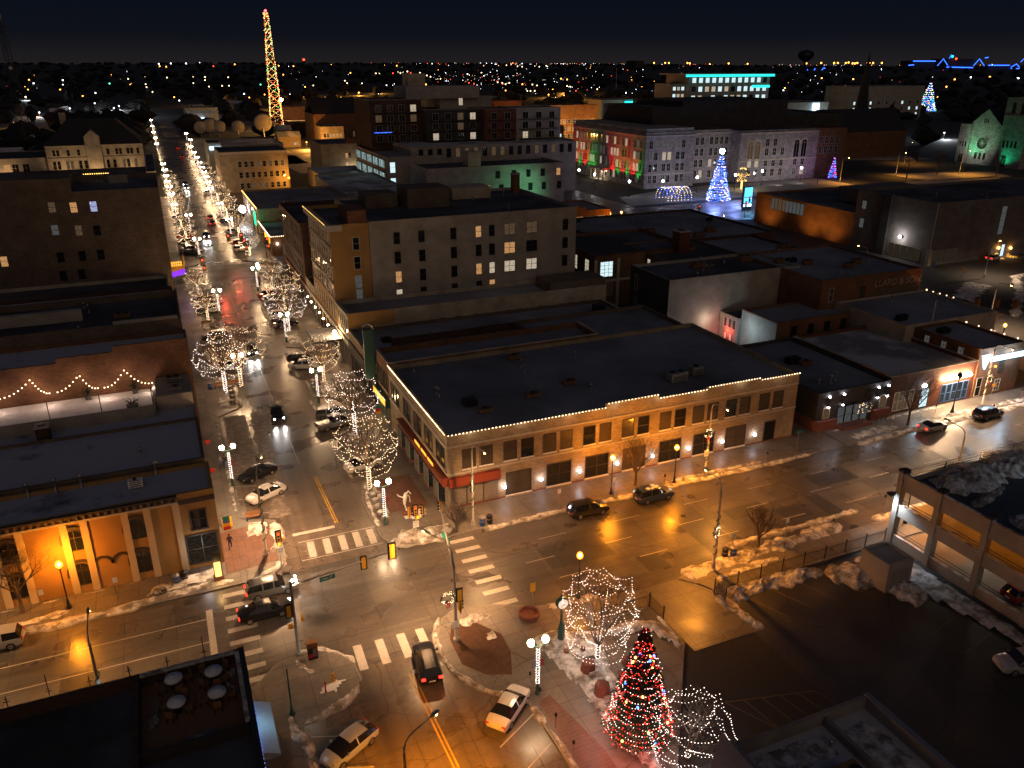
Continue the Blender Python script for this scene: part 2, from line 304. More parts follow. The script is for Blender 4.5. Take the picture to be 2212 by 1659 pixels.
# twin-globe lamp on a light-wrapped post
def twin_lamp(name='twin_globe_lamp',wrap=True):
    t=thing(name,'twin globe lamp','street lamp')
    MB().lathe([(.24,0),(.24,.12),(.17,.2),(.15,.7),(.09,.85),(.075,.95)],10).build('base','greenpaint',t,True)
    MB().tube([(0,0,.9),(0,0,4.55)],[.075,.055],8).build('pole','greenpaint',t,True)
    MB().tube([(-.62,0,4.72),(-.3,0,4.6),(0,0,4.55),(.3,0,4.6),(.62,0,4.72)],.04,6).build('cross_arm','greenpaint',t,True)
    for s in (-1,1):
        g=MB().ball((.62*s,0,5.06),.27,10,0,1.12).build('globe','globe',t,True)
        MB().lathe([(.14,0),(.1,.1),(.06,.14)],8,(.62*s,0,4.7)).build('collar','greenpaint',g); MB().lathe([(.09,0),(.03,.1),(.015,.22)],6,(.62*s,0,5.35)).build('finial','greenpaint',g)
    if wrap: bulbs(helix(.12,.95,4.4,14,.03,.03),.032,'bulbcool','light_string',t)
    for s,c in ((-1,'bannerblue'),(1,'bannerred')):
        MB().box(s*.1,s*.5,-.012,.012,2.6,3.3).build('banner',c,t)
    return t
def sodium_lamp(name='globe_lamp'):
    t=thing(name,'single globe lamp','street lamp')
    MB().lathe([(.26,0),(.26,.15),(.16,.3),(.1,.9),(.075,1.0)],10).build('base','blackpaint',t,True)
    MB().tube([(0,0,1),(0,0,4.5)],[.075,.06],8).build('pole','blackpaint',t,True)
    g=MB().lathe([(.12,0),(.3,.18),(.34,.38),(.26,.6),(.1,.76),(.02,.84)],12,(0,0,4.5)).build('globe','sodium',t,True)
    MB().lathe([(.05,0),(.02,.1),(.008,.2)],6,(0,0,5.33)).build('finial','blackpaint',g); MB().ball((0,0,4.88),.12,8).build('lamp_bulb','sodiumbulb',g)
    return t
def wreath_proto():
    t=thing('wreath','lit wreath','wreath')
    m=MB()
    for i in range(90):
        a=R.uniform(0,2*PI); r=.5+R.uniform(-.13,.13); p=Vector((r*math.cos(a),R.uniform(-.1,.1),r*math.sin(a))); d=Vector((R.uniform(-1,1),R.uniform(-1,1),R.uniform(-1,1))).normalized()*.14; e=d.cross(Vector((R.random(),R.random(),1))).normalized()*.04
        m.quad(p-d-e,p+d-e,p+d+e,p-d+e)
    m.build('greenery','needles',t)
    bulbs([(r*math.cos(a),-.12,r*math.sin(a)) for a,r in ((R.uniform(0,2*PI),.5+R.uniform(-.15,.15)) for _ in range(54))],.03,'bulb','light_string',t)
    b=MB(); b.box(-.16,.16,-.16,-.1,-.62,-.44); b.add([(-.1,-.14,-.5),(-.22,-.14,-.95),(-.06,-.14,-.9)],[(0,1,2)]); b.add([(.1,-.14,-.5),(.06,-.14,-.9),(.22,-.14,-.95)],[(0,1,2)]); b.build('bow','red',t)
    return t
def cobra_lamp(name,h=9.0,arm=2.2,mats='polepaint',lens='cobra',garland=True):
    t=thing(name,'tall street lamp','street lamp')
    MB().lathe([(.28,0),(.28,.1),(.2,.14),(.2,.5),(.15,.6)],8).build('base',mats,t)
    MB().tube([(0,0,.5),(0,0,h-1)],[.13,.085],8).build('pole',mats,t,True)
    MB().tube([(0,0,h-1),(0,-.1,h-.4),(0,-.45,h-.08),(0,-1,h),(0,-arm+.3,h+.05)],[.085,.06,.05,.045,.04],6).build('arm','metal',t,True)
    hd=MB().tube([(0,-arm+.4,h+.07),(0,-arm+.1,h+.1),(0,-arm-.25,h+.08),(0,-arm-.45,h+.03)],[.05,.14,.15,.05],8).build('lamp_head','metal',t,True)
    MB().ball((0,-arm-.12,h-.03),.13,8,0,.6).build('lens',lens,hd,True)
    if garland:
        m=MB(); m.tube(helix(.17,1.6,6.4,5,.07,.01),.05,5); m.build('garland','needles',t)
    return t
# traffic signal head, front towards -Y
def signal_head(parent,loc,rz,lit=None,name='signal_head',plate='blackpaint',body='sigyellow',s=1.0):
    x,y,z=loc; c,si=math.cos(rz),math.sin(rz)
    def tr(m): m.v=[(x+(v[0]*c-v[1]*si)*s,y+(v[0]*si+v[1]*c)*s,z+v[2]*s) for v in m.v]; return m
    m=MB(); m.box(-.17,.17,-.12,.14,-.52,.52,0); m.box(-.3,.3,-.02,.02,-.68,.68,1)
    h=tr(m).build(name,[body,plate],parent)
    for k,(zz,on,off) in enumerate(((.34,'sigred','red'),(0,'sigamber','sigyellow'),(-.34,'siggreen','signgreen'))):
        m=MB(); m.lathe([(.11,0),(.1,.02)],10); m.v=[(v[0],-.125-v[2],v[1]+zz) for v in m.v]; tr(m).build('lens',on if lit==k else 'darkmetal',h)
        m=MB(); m.tube([(math.cos(a)*.125,-.13,zz+math.sin(a)*.125) for a in (0,.5,1,1.57,2.1,2.6,PI)],.012,3); m.add([(.13,-.12,zz),(.1,-.12,zz+.1),(0,-.12,zz+.14),(-.1,-.12,zz+.1),(-.13,-.12,zz),(.13,-.3,zz),(.1,-.32,zz+.1),(0,-.34,zz+.14),(-.1,-.32,zz+.1),(-.13,-.3,zz)],[(i,i+1,i+6,i+5) for i in range(4)]); tr(m).build('visor',plate,h)
    return h
def ped_head(parent,loc,rz,lit='sigamber'):
    x,y,z=loc; c,si=math.cos(rz),math.sin(rz)
    def tr(m): m.v=[(x+v[0]*c-v[1]*si,y+v[0]*si+v[1]*c,z+v[2]) for v in m.v]; return m
    h=tr(MB().box(-.2,.2,-.1,.1,-.2,.2)).build('walk_signal','sigyellow',parent)
    tr(MB().box(-.1,.1,-.115,-.102,-.12,.12)).build('hand_symbol',lit or 'blackpaint',h)
def sign_plate(parent,loc,rz,w,h,mat,lines=(),tm='blackpaint',size=.16,name='sign_plate'):
    x,y,z=loc; c,si=math.cos(rz),math.sin(rz)
    m=MB().box(-w/2,w/2,-.012,.012,-h/2,h/2); m.v=[(x+v[0]*c-v[1]*si,y+v[0]*si+v[1]*c,z+v[2]) for v in m.v]; p=m.build(name,mat,parent)
    for s,dz,k in lines:
        q=(x+.016*si,y-.016*c,z+dz) if False else (x+(.018)*si*1,y-.018*c,z+dz)
        L=Vector(q)-(parent.location if False else Vector((0,0,0)))
        off=parent.location
        text(s,k,'lettering',tm,p,facing((q[0]-off[0],q[1]-off[1],q[2]-off[2]),(si,-c,0)),.002)
    return p
# cars: +x is forward
SPEC={
'sedan':dict(L=4.7,st=[(-2.33,.70,.45,.66,.70,.6,0),(-2.2,.84,.3,.84,.90,.72,0),(-1.75,.89,.22,.92,1.0,.74,0),(-1.5,.9,.2,.94,1.02,.74,'rw'),(-.75,.9,.2,.94,1.39,.6,'cab'),(-.05,.9,.2,.94,1.45,.62,'pil'),(.05,.9,.2,.93,1.45,.62,'cab'),(.55,.9,.2,.92,1.40,.6,'ws'),(1.25,.89,.2,.9,.97,.74,0),(1.85,.86,.22,.8,.88,.7,0),(2.2,.8,.3,.68,.74,.62,0),(2.35,.66,.42,.56,.6,.5,0)]),
'suv':dict(L=4.7,st=[(-2.33,.76,.45,.72,.76,.66,0),(-2.26,.86,.34,.98,1.02,.78,'rw'),(-1.95,.91,.26,1.04,1.6,.68,'cab'),(-.9,.92,.24,1.04,1.68,.7,'pil'),(-.78,.92,.24,1.04,1.69,.7,'cab'),(.1,.92,.24,1.02,1.68,.7,'pil'),(.2,.92,.24,1.02,1.68,.7,'cab'),(.55,.92,.24,1.02,1.62,.68,'ws'),(1.15,.91,.24,1.0,1.08,.76,0),(1.85,.88,.26,.92,1.0,.72,0),(2.2,.82,.34,.78,.86,.64,0),(2.34,.68,.46,.64,.7,.52,0)]),
'hatch':dict(L=4.5,st=[(-2.2,.74,.45,.72,.76,.62,0),(-2.12,.85,.32,.95,1.0,.74,'rw'),(-1.35,.88,.24,.98,1.38,.62,'cab'),(-.3,.88,.22,.96,1.5,.62,'pil'),(-.2,.88,.22,.96,1.5,.62,'cab'),(.35,.88,.22,.94,1.44,.6,'ws'),(1.35,.86,.22,.9,.98,.7,0),(1.85,.82,.26,.76,.84,.62,0),(2.15,.68,.38,.6,.66,.5,0)]),
'coupe':dict(L=4.4,st=[(-2.15,.7,.45,.72,.76,.6,0),(-2.05,.82,.32,.88,.94,.72,0),(-1.65,.87,.22,.92,1.0,.72,'rw'),(-.6,.88,.2,.92,1.33,.56,'cab'),(.1,.88,.2,.91,1.37,.56,'cab'),(.35,.88,.2,.9,1.32,.55,'ws'),(1.15,.87,.2,.86,.94,.72,0),(1.75,.83,.22,.74,.82,.66,0),(2.15,.66,.38,.56,.62,.5,0)]),
'pickup':dict(L=5.6,st=[(-2.78,.9,.5,.95,.98,.84,0),(-2.75,.93,.4,1.06,1.1,.86,0),(-.85,.94,.38,1.06,1.1,.86,'rw'),(-.6,.94,.36,1.08,1.78,.72,'cab'),(.15,.94,.36,1.08,1.82,.74,'pil'),(.25,.94,.36,1.08,1.82,.74,'cab'),(.75,.94,.36,1.08,1.76,.72,'ws'),(1.35,.93,.36,1.06,1.16,.8,0),(2.2,.92,.38,1.0,1.1,.78,0),(2.7,.86,.42,.88,.96,.72,0),(2.8,.76,.5,.74,.8,.62,0)])}
def car(kind,pmat,lights=0,tails=0,snow=False):
    """lights: 1 headlamps burning; tails: 1 rear lamps burning"""
    t=thing('car','car','car'); st=SPEC[kind]['st']; body=MB(); gl={}
    if lights or tails: pass
    rows=[]
    for x,w,zl,zb,zr,wr,k in st:
        rows.append([(x,w*.9,zl),(x,w,zl+.28*(zb-zl)),(x,w*1.0,zb-.12),(x,w*.97,zb),(x,wr,zr-.03),(x,wr*.6,zr+.015),(x,0,zr+.03)])
    def q(m,a,b,c,d,flip):
        m.quad(*( (a,b,c,d) if not flip else (d,c,b,a)))
    for i in range(len(rows)-1):
        k=st[i][6]
        for sgn in (1,-1):
            A=[(p[0],p[1]*sgn,p[2]) for p in rows[i]]; B=[(p[0],p[1]*sgn,p[2]) for p in rows[i+1]]
            for j in range(6):
                m=body
                if k=='cab' and j==3: m=gl.setdefault('side_window%d'%sgn,MB())
                elif k=='ws' and j in(4,5): m=gl.setdefault('windscreen',MB())
                elif k=='rw' and j in(4,5): m=gl.setdefault('rear_window',MB())
                elif k in('ws','rw') and j==3: m=gl.setdefault('side_window%d'%sgn,MB())
                q(m,A[j],A[j+1],B[j+1],B[j],sgn<0)
            q(body,A[0],B[0],(B[0][0],0,B[0][2]),(A[0][0],0,A[0][2]),sgn<0)
    for row,fl in ((rows[0],False),(rows[-1],True)):
        P=[(p[0],p[1],p[2]) for p in row]+[(p[0],-p[1],p[2]) for p in row[::-1][1:]]
        body.add(P,[tuple(range(len(P)))[::(1 if not fl else -1)]])
    b=body.build('body',pmat,t,True)
    try: b.data.set_sharp_from_angle(angle=math.radians(38))
    except Exception: pass
    for nme,m in gl.items(): m.build('windscreen' if nme=='windscreen' else 'rear_window' if nme=='rear_window' else 'side_window','glass',t)
    L=st[-1][0]; B0=st[0][0]; wb=1.4 if kind!='pickup' else 1.75
    rr=.33 if kind!='suv' else .36
    if kind=='pickup': rr=.4
    wy=max(s[1] for s in st)
    for x in (-wb,wb-.03):
        for s in (-1,1):
            m=MB(); m.lathe([(rr*.7,-.11),(rr,-.08),(rr,.08),(rr*.7,.11)],14); m.v=[(x+v[0],s*(wy-.08)+v[2],rr+v[1]) for v in m.v]; w=m.build('wheel','tyre',t)
            m=MB(); m.lathe([(rr*.66,-.006),(rr*.6,.012),(rr*.2,.02)],10); m.v=[(x+v[0],s*(wy-.08+.108+v[2]),rr+v[1]) for v in m.v]; m.build('rim','rim',w)
            # wheel-arch lip
    f=st[-2]; r=st[1]
    for s in (-1,1):
        m=MB(); z=f[3]; m.ball((f[0]+.04,s*f[1]*.74,z-.06),.12 if not lights else .15,8,0,.7); m.build('headlight','headlamp' if lights else 'rim',t,True)
        z=r[3]-.1; MB().box(r[0]-.1,r[0]+.06,s*r[1]*.62,s*r[1]*.97,z-.1,z+.09).build('taillight','taillamp' if tails else 'red',t)
        MB().box(.72,.86,s*(wy+.0),s*(wy+.17),f[3]+.2,f[3]+.33).build('wing_mirror',pmat,t)
    MB().box(B0-.025,B0+.02,-.26,.26,.56,.68).build('number_plate','white',t)
    if snow:
        m=MB(); zz=max(s[4] for s in st)
        for i in range(6): m.ball((R.uniform(-1.2,.3),R.uniform(-.35,.35),zz+.0),R.uniform(.25,.45),7,0,.13)
        m.build('snow_patch','snowclean',t,True)
    return t
CARS={}
def put_car(kind,pmat,p,q,label,lights=0,tails=0,snow=False,group=None):
    """stands between ground points p (rear) and q (front)"""
    k=(kind,pmat,lights,tails,snow)
    if k not in CARS: CARS[k]=car(*k)
    a=math.atan2(q[1]-p[1],q[0]-p[0]); t=place(CARS[k],((p[0]+q[0])/2,(p[1]+q[1])/2,.01),a,1,label,group)
    t['category']='pickup truck' if kind=='pickup' else 'car'
    if lights:
        for s in (-1,1): lamp('SPOT','headlight_beam',(2.5,.6*s,.75),260,(1,.95,.85),t,.06,(9,.75*s,.0),70,.7)
    return t
# conifer
def conifer(name,label,h,r,mats_pick,bul,loops=14,step=.17,br=.045,n=5200,needle='needles',base=.5):
    t=thing(name,label,'christmas tree')
    MB().tube([(0,0,0),(0,0,h*.95)],[.2,.03],7).build('trunk','bark',t,True)
    m=MB()
    for i in range(n):
        f=R.random()**.75; z=base+(h-base)*(1-f**1.0); z=base+(h-base)*R.random()**1.35; f=1-(z-base)/(h-base)
        tier=.82+.18*math.cos(2*PI*((z*1.15)%1)); rr=(r*f**.9+.08)*tier*(1-.55*R.random()**2.2); a=R.uniform(0,2*PI); rr*=1+.1*math.sin(a*5+z*2)
        p=Vector((rr*math.cos(a),rr*math.sin(a),z)); d=(Vector((math.cos(a),math.sin(a),-.25))+Vector((R.uniform(-.6,.6),R.uniform(-.6,.6),R.uniform(-.3,.4)))).normalized()*R.uniform(.12,.3); e=d.cross(Vector((0,0,1))).normalized()*R.uniform(.03,.07)
        m.quad(p-e,p+d*.5-e*1.3,p+d,p+e)
    m.build('foliage',needle,t)
    P=[]
    for j in range(loops):
        z=base+(h-base)*(j/loops)**1.05; f=1-(z-base)/(h-base); rr=(r*f**.9+.1)*1.0; na=max(4,int(7*f+3)); o=R.uniform(0,6)
        P+=swag([(rr*R.uniform(.92,1.06)*math.cos(o+2*PI*i/na),rr*R.uniform(.92,1.06)*math.sin(o+2*PI*i/na),z+.3+R.uniform(-.25,.3)) for i in range(na)],.45,step)
    bulbs(P,br,bul,'light_string',t,mats_pick)
    return t
def person(label,loc,rz,top='jacket',low='denim',stride=.22,h=1.74):
    me=bpy.data.meshes.new('person'); V=[(0,0,.92),(0,0,1.15),(0,0,1.4),(0,0,1.5),(0,.02,1.62),(0,.01,1.72),
      (.1,0,.9),(.12,stride*.6,.5),(.12,stride,.08),(.13,stride+.16,.04),(-.1,0,.9),(-.12,-stride*.2,.5),(-.12,-stride,.1),(-.13,-stride+.15,.04),
      (.19,0,1.38),(.25,-.06,1.12),(.25,.08,.9),(-.19,0,1.38),(-.25,.08,1.12),(-.25,.18,.92)]
    E=[(0,1),(1,2),(2,3),(3,4),(4,5),(0,6),(6,7),(7,8),(8,9),(0,10),(10,11),(11,12),(12,13),(2,14),(14,15),(15,16),(2,17),(17,18),(18,19)]
    Rr=[.15,.14,.16,.06,.1,.08,.1,.075,.055,.04,.1,.075,.055,.04,.075,.055,.04,.075,.055,.04]
    k=h/1.74; me.from_pydata([(a*k,b*k,c*k) for a,b,c in V],E,[]); me.materials.append(MAT[low]); me.materials.append(MAT[top]); me.materials.append(MAT['skin'])
    o=bpy.data.objects.new('person',me); COL.objects.link(o); tag(o,label,'person')
    s=o.modifiers.new('skin','SKIN'); sv=me.skin_vertices[0].data
    for i,r in enumerate(Rr): sv[i].radius=(r,r)
    sv[0].use_root=True; u=o.modifiers.new('sub','SUBSURF'); u.levels=1; u.render_levels=1
    dg=bpy.context.evaluated_depsgraph_get(); m2=bpy.data.meshes.new_from_object(o.evaluated_get(dg)); o.modifiers.clear(); o.data=m2
    for m in (low,top,'skin'): pass
    m2.materials.clear()
    for m in (low,top,'skin'): m2.materials.append(MAT[m])
    for f in m2.polygons:
        z=f.center.z/k; f.material_index=2 if z>1.5 else 1 if z>.86 else 0; f.use_smooth=True
    MB().ball((0,-.015,1.68*k),.115,8,0,1.0).build('hair','hair',o,True)
    o.location=loc; o.rotation_euler=(0,0,rz); return o
# ---------------------------------------------------------------- setting: ground, roads, pavements, snow
def sheet(name,P,z,mat,kind='structure'):
    m=MB(); m.add([(x,y,z) for x,y in P],[tuple(range(len(P)))])
    if sum(P[i][0]*P[(i+1)%len(P)][1]-P[(i+1)%len(P)][0]*P[i][1] for i in range(len(P)))<0: m.f=[f[::-1] for f in m.f]
    return m.build(name,mat,None,False,kind)
def rect(x0,x1,y0,y1): return [(x0,y0),(x1,y0),(x1,y1),(x0,y1)]
m=MB(); m.quad((-9000,-200,-.02),(9000,-200,-.02),(9000,9500,-.02),(-9000,9500,-.02)); m.build('ground','groundfar',None,False,'structure')
# rising land beyond the town, one polar sheet
m=MB(); na,nd=60,40
for j in range(nd+1):
    d=760*(9200/760)**(j/nd)
    for i in range(na+1):
        a=-1.0+2.2*i/na; x,y=d*math.sin(a),d*math.cos(a); m.v.append((x,y,gz(x,y)-.01))
for j in range(nd):
    for i in range(na): m.f.append((j*(na+1)+i,j*(na+1)+i+1,(j+1)*(na+1)+i+1,(j+1)*(na+1)+i)); m.m.append(0)
m.build('hills','groundfar',None,True,'structure')
sheet('avenue_road',rect(2.5,21.5,-30,900),.0,'avenue')
sheet('cross_road',rect(-60,150,53.4,69.3),.004,'street')
sheet('side_road',rect(-60,150,191,207),.004,'oldroad')
sheet('main_road',rect(127,150,-20,700),.008,'oldroad')
sheet('boulevard',[(150,69),(420,69),(420,140),(260,140),(150,100)],.004,'oldroad')
sheet('church_road',[(150,207),(420,207),(420,240),(150,240)],.004,'oldroad')
sheet('alley_road',rect(72.6,77,74,190),.006,'oldroad')
sheet('back_yard',rect(77,96,101,111.4),.008,'slush')
sheet('parking_lot',[(27,34),(42,34),(42,50),(64,50),(64,-5),(27,-5)],.010,'asphalt')
sheet('car_park_lane',rect(56,300,-5,53.4),.006,'asphalt')
def slab(name,P,z=.13,mat='walk',edge=True):
    m=MB(); m.prism(P,-.02,z,0); o=m.build(name,[mat],None,False,'structure'); return o
def kerb(name,P,w=.16,z=.14,closed=False):
    m=MB(); n=len(P)
    for i in range(n if closed else n-1):
        a,b=Vector((*P[i],0)),Vector((*P[(i+1)%n],0)); d=(b-a); L=d.length
        if L<.01: continue
        d/=L; nn=Vector((-d.y,d.x,0))*w/2; c=(a+b)/2
        m.obox((c.x,c.y),(d.x,d.y),(nn.x/(w/2),nn.y/(w/2)),L/2+w*.3,w/2,-.01,z+.0007*(i%5),0)
    return m.build(name,'kerb',None,False,'structure')
def arc(cx,cy,r,a0,a1,n=8): return [(cx+r*math.cos(math.radians(a0+(a1-a0)*i/n)),cy+r*math.sin(math.radians(a0+(a1-a0)*i/n))) for i in range(n+1)]
# north side pavements of the cross street
NW=[(-60,69.2)]+arc(3.0,72.4,3.3,-90,0,8)+[(6.3,79.5),(3.0,81.5),(3.0,111),(5.9,113),(5.9,128),(3,130),(3,150),(6,152),(6,163),(3,165),(3,176),(6.3,178)]+arc(3,187.5,3.3,0,90,6)+[(-60,190.9),(-60,74)]
slab('pavement_left',NW)
kerb('kerb_left',NW[:-2])
NE=[(73,69.2)]+arc(19.2,72.4,3.2,-90,-180,8)+[(16,80),(17,84.5),(20.4,85.5),(20.4,93),(16.6,94.5),(16.6,99),(20.4,101),(20.4,111),(16.6,113),(16.6,120),(20.4,121.5),(20.4,136),(16.4,137.5),(16.4,145),(20.4,147),(20.4,164),(16.2,166)]+arc(19.2,187.4,3.2,180,90,6)+[(72.5,190.9),(72.5,74)]
slab('pavement_right',NE); kerb('kerb_right',NE[:-2])
slab('pavement_block',[(77,69.2),(127,69.2),(127,191),(123.5,191),(123.5,74),(77,74)],.13); kerb('kerb_block',[(77,69.2),(127,69.2),(127,191)])
slab('alley_apron',rect(72.5,77,69.2,74),.03,'drive')
# next block of the avenue
slab('pavement_left_far',[(-60,207.2),(3,207.2),(6,210),(6,219),(3,221),(3,232),(6,234),(6,258),(3,260),(3,330),(-60,330)]); slab('pavement_right_far',[(72,207.2),(20,207.2),(16.5,210),(16.5,219),(20,221),(20,236),(16.5,238),(16.5,243),(20,245),(20,330),(72,330)])
kerb('kerb_left_far',[(-20,207.2),(3,207.2),(6,210),(6,219),(3,221),(3,232),(6,234),(6,258),(3,260),(3,330)]); kerb('kerb_right_far',[(72,207.2),(20,207.2),(16.5,210),(16.5,219),(20,221),(20,236),(16.5,238),(16.5,243),(20,245),(20,330)])
# south side: plaza with the trees, left pavement, strip by the fence
PL=[(30.6,53.6),(25.7,54.9),(22.5,56.6),(19.5,57.6),(17.6,56.6),(16.6,54.8),(16.0,52.5),(16.4,49.6),(18,47),(20.5,44.5),(20.7,37.6),(20.9,20),(27.5,20),(27.5,34.5),(35.6,45.4),(35.6,53.5)]
slab('plaza',PL); kerb('kerb_plaza',PL[:12]+PL[12:13])
SL=[(-60,53.4),(-1,53.4),(1.5,54.6),(3.2,56.4),(5.8,56.9),(7.6,56.4),(9.0,54.2),(9.2,52),(7.4,50.2),(4.2,49.2),(3.7,47),(3.6,20),(-60,20)]
slab('pavement_south',SL); kerb('kerb_south',SL[:-1])
slab('pavement_fence',[(42.6,50.2),(64,50.2),(150,50.2),(150,53.4),(40.4,53.4),(41.6,52)]); kerb('kerb_fence',[(41.6,52),(40.4,53.4),(150,53.4)])
sheet('driveway',[(35.6,53.4),(40.6,53.4),(42.3,50.6),(42.9,44.2),(35.8,44.2)],.02,'drive')
# paler brick bands and planting beds let into the pavements
def bed(name,P,mat,z=.136): sheet(name,P,z,mat)
bed('brick_band',[G(1300,1575),G(1318,1560),G(1440,1660),G(1400,1672)] if False else [(21.2,44.0),(22.3,44.4),(23.6,38),(23.6,30),(21.2,30)],'paver')
bed('mulch_bed',[(17.3,53.6),(18.0,55.4),(20.2,54.8),(21.6,52.6),(21.5,50.2),(20.5,47.6),(18.6,48.4),(17.2,50.3)],'mulch')
bed('brick_corner',[(17.2,76),(22.6,76),(22.6,84),(18.5,84)],'paver'); bed('brick_corner_left',[(.6,71.2),(5.6,71.6),(5.9,79),(2.8,79.4),(.6,79)],'paver')
bed('brick_walk',rect(19,23.8,121.6,135.8),'paver',.137)
# painted markings
def mark(name,L,mat='whitepaint',z=.012,kind='structure'):
    m=MB()
    for i,(a,b,w) in enumerate(L):
        a,b=Vector((*a,0)),Vector((*b,0)); d=(b-a).normalized(); n=Vector((-d.y,d.x,0))*w/2
        m.quad((*(a-n).xy,z),(*(b-n).xy,z),(*(b+n).xy,z),(*(a+n).xy,z))
    return m.build(name,mat,None,False,kind)
mark('crosswalk_marking',[((x,71.0),(x,74.0) if False else (x+.15,73.9),.72) for x in (8.9,10.5,12.1,13.6,15.1)]+[((7.7,70.75),(16,70.75),.12),((7.9,74.2),(16,74.2),.12)],z=.016)
mark('crosswalk_right_marking',[((22.3,y),(24.9,y),.62) for y in (56.6,58.6,60.5,62.4,64.3,66.2,68)],z=.016)
mark('crosswalk_south_marking',[((x,53.0),(x+.1,56.2),.72) for x in (9.7,11.6,13.5,15.2)],z=.016)
mark('crosswalk_left_marking',[((-.1,y),(2.4,y),.62) for y in (55.4,57,58.8,60.6,62.4,64.2,66,67.8)],z=.016)
mark('stop_line_marking',[((7.6,75.9),(12.0,75.9),.5),((-1.4,55.5),(-1.4,66.2),.55),((13.2,51.2),(15.8,51.2),.5)],z=.016)
mark('centre_line_marking',[((12.25,76.6),(12.05,88),.11),((12.5,76.6),(12.3,88),.11)],'yellowpaint',.014)
mark('centre_line_south_marking',[((12.9,51),(13.6,20),.12),((13.2,51),(13.95,20),.12)],'yellowpaint',.014)
mark('lane_line_marking',[((-60,64.9),(-1.7,64.9),.1),((-60,61.6),(-1.7,61.6),.1)]+[((x,61.6),(x+3.2,61.6),.1) for x in range(28,128,9)]+[((x,65.0),(x+3.2,65),.1) for x in range(31,128,9)]+[((x,58.1),(x+3.2,58.1),.1) for x in range(30,128,9)],z=.014)
mark('avenue_lane_marking',[((11.0,92),(10.6,186),.09)]+[((10.6,212+i*14),(10.6,219+i*14),.1) for i in range(8)]+[((7,189.6),(15.5,189.6),.35)]+[((x,208),(x,210.6),.5) for x in (8,10,12,14)]+[((x,186.8),(x,188.9),.5) for x in (8,10,12,14)],z=.014)
mark('side_crosswalk_marking',[((-2.6,y),(.6,y),.6) for y in (192.4,194,195.6,197.2,198.8,200.4)],z=.016)
mark('bay_marking',[((3.2,82.6+i*3.3),(7.2,81.2+i*3.3),.09) for i in range(9)]+[((20.2,86.8+i*2.4),(16.4,85.8+i*2.4),.09) for i in range(4)],z=.014)
mark('bay_south_marking',[((20.4,43.2-i*3.1),(16.8,41.2-i*3.1),.1) for i in range(4)]+[((4.4,47.6-i*3.1),(8.0,46.2-i*3.1),.1) for i in range(4)],z=.014)
mark('lot_marking',[((44.5+i*3.0,48.6),(46.2+i*3.0,44.6),.1) for i in range(5)]+[((61.3-i*.1,42-i*3.0),(56.4,41-i*3.0),.1) for i in range(5)]+[((34.5,38.4),(41.8,36.6),.1),((34.5,38.4),(37.0,33.6),.1)]+[((36+i*1.45,38.0-i*.36),(36.6+i*1.45,34.4),.1) for i in range(5)],'lotpaint',.02)
# manholes
for i,(px,py,l) in enumerate(((1242,1122,'iron manhole cover in the lane near the crosswalk on the right'),(925,1310,'iron manhole cover by the plaza corner'),(917,1269,'smaller iron manhole cover in the middle of the junction'),(1742,1110,'iron manhole cover near the fence side of the street'),(1896,1038,'iron manhole cover on the dark patch before the parking deck'),(1699,1010,'iron manhole cover in the far lane by the yellow building end'))):
    x,y=G(px,py); tag(MB().lathe([(.42,0),(.42,.012),(.36,.02),(.36,.014),(.05,.02)],16).build('manhole_cover','darkmetal',None,False,None,(x,y,.008)),l,'manhole','manhole covers in the street')
# dark repair patches of the carriageway
m=MB()
for a,b,c,d in ((30,37,59.5,63.5),(46,49.5,55,66),(52,57,60,62.2),(62.5,64.5,56,61),(57.5,61,57.6,60),(38.5,41,55.5,58.2),(-13,-10.2,58.5,62),(66,72,62,65),(80,86,60.5,64)):
    m.quad((a,c,.010),(b,c,.010),(b,d,.010),(a,d,.010))
m.build('road_patch_marking','asphalt',None,False,'structure')
# snow ridges along the kerbs
def ridge(name,P,w=.9,h=.35,mat='snow',step=.32,z0=.02,label=None):
    m=MB(); pts=[]
    for i in range(len(P)-1):
        a,b=Vector(P[i]),Vector(P[i+1]); n=max(1,int((b-a).length/step))
        pts+=[a.lerp(b,j/n) for j in range(n)]
    pts.append(Vector(P[-1])); K=7 if w<1.4 else 13; n=len(pts)
    ph=R.uniform(0,99)
    for i,p in enumerate(pts):
        t=pts[min(i+1,n-1)]-pts[max(i-1,0)]; t.normalize(); q=Vector((-t.y,t.x)); e=min(1,i/2,(n-1-i)/2)
        ww=w*(.68+.2*math.sin(i*.37+ph)+.12*math.sin(i*1.3+ph)+R.uniform(0,.16))*(.3+.7*e); hh=h*(.75+.22*math.sin(i*.53+ph*2))*e
        for k in range(K):
            u=k/(K-1)*2-1; v=p+q*(u*ww*.78+R.uniform(-.05,.05)); zz=(1-abs(u)**1.5)**1.05*hh*1.1*R.uniform(.7,1.15)
            m.v.append((v.x,v.y,z0+max(0,zz) if 0<k<K-1 else z0-.03))
    for i in range(n-1):
        for k in range(K-1): m.f.append((i*K+k,(i+1)*K+k,(i+1)*K+k+1,i*K+k+1)); m.m.append(0)
    return m.build(name,mat,None,False,'stuff')
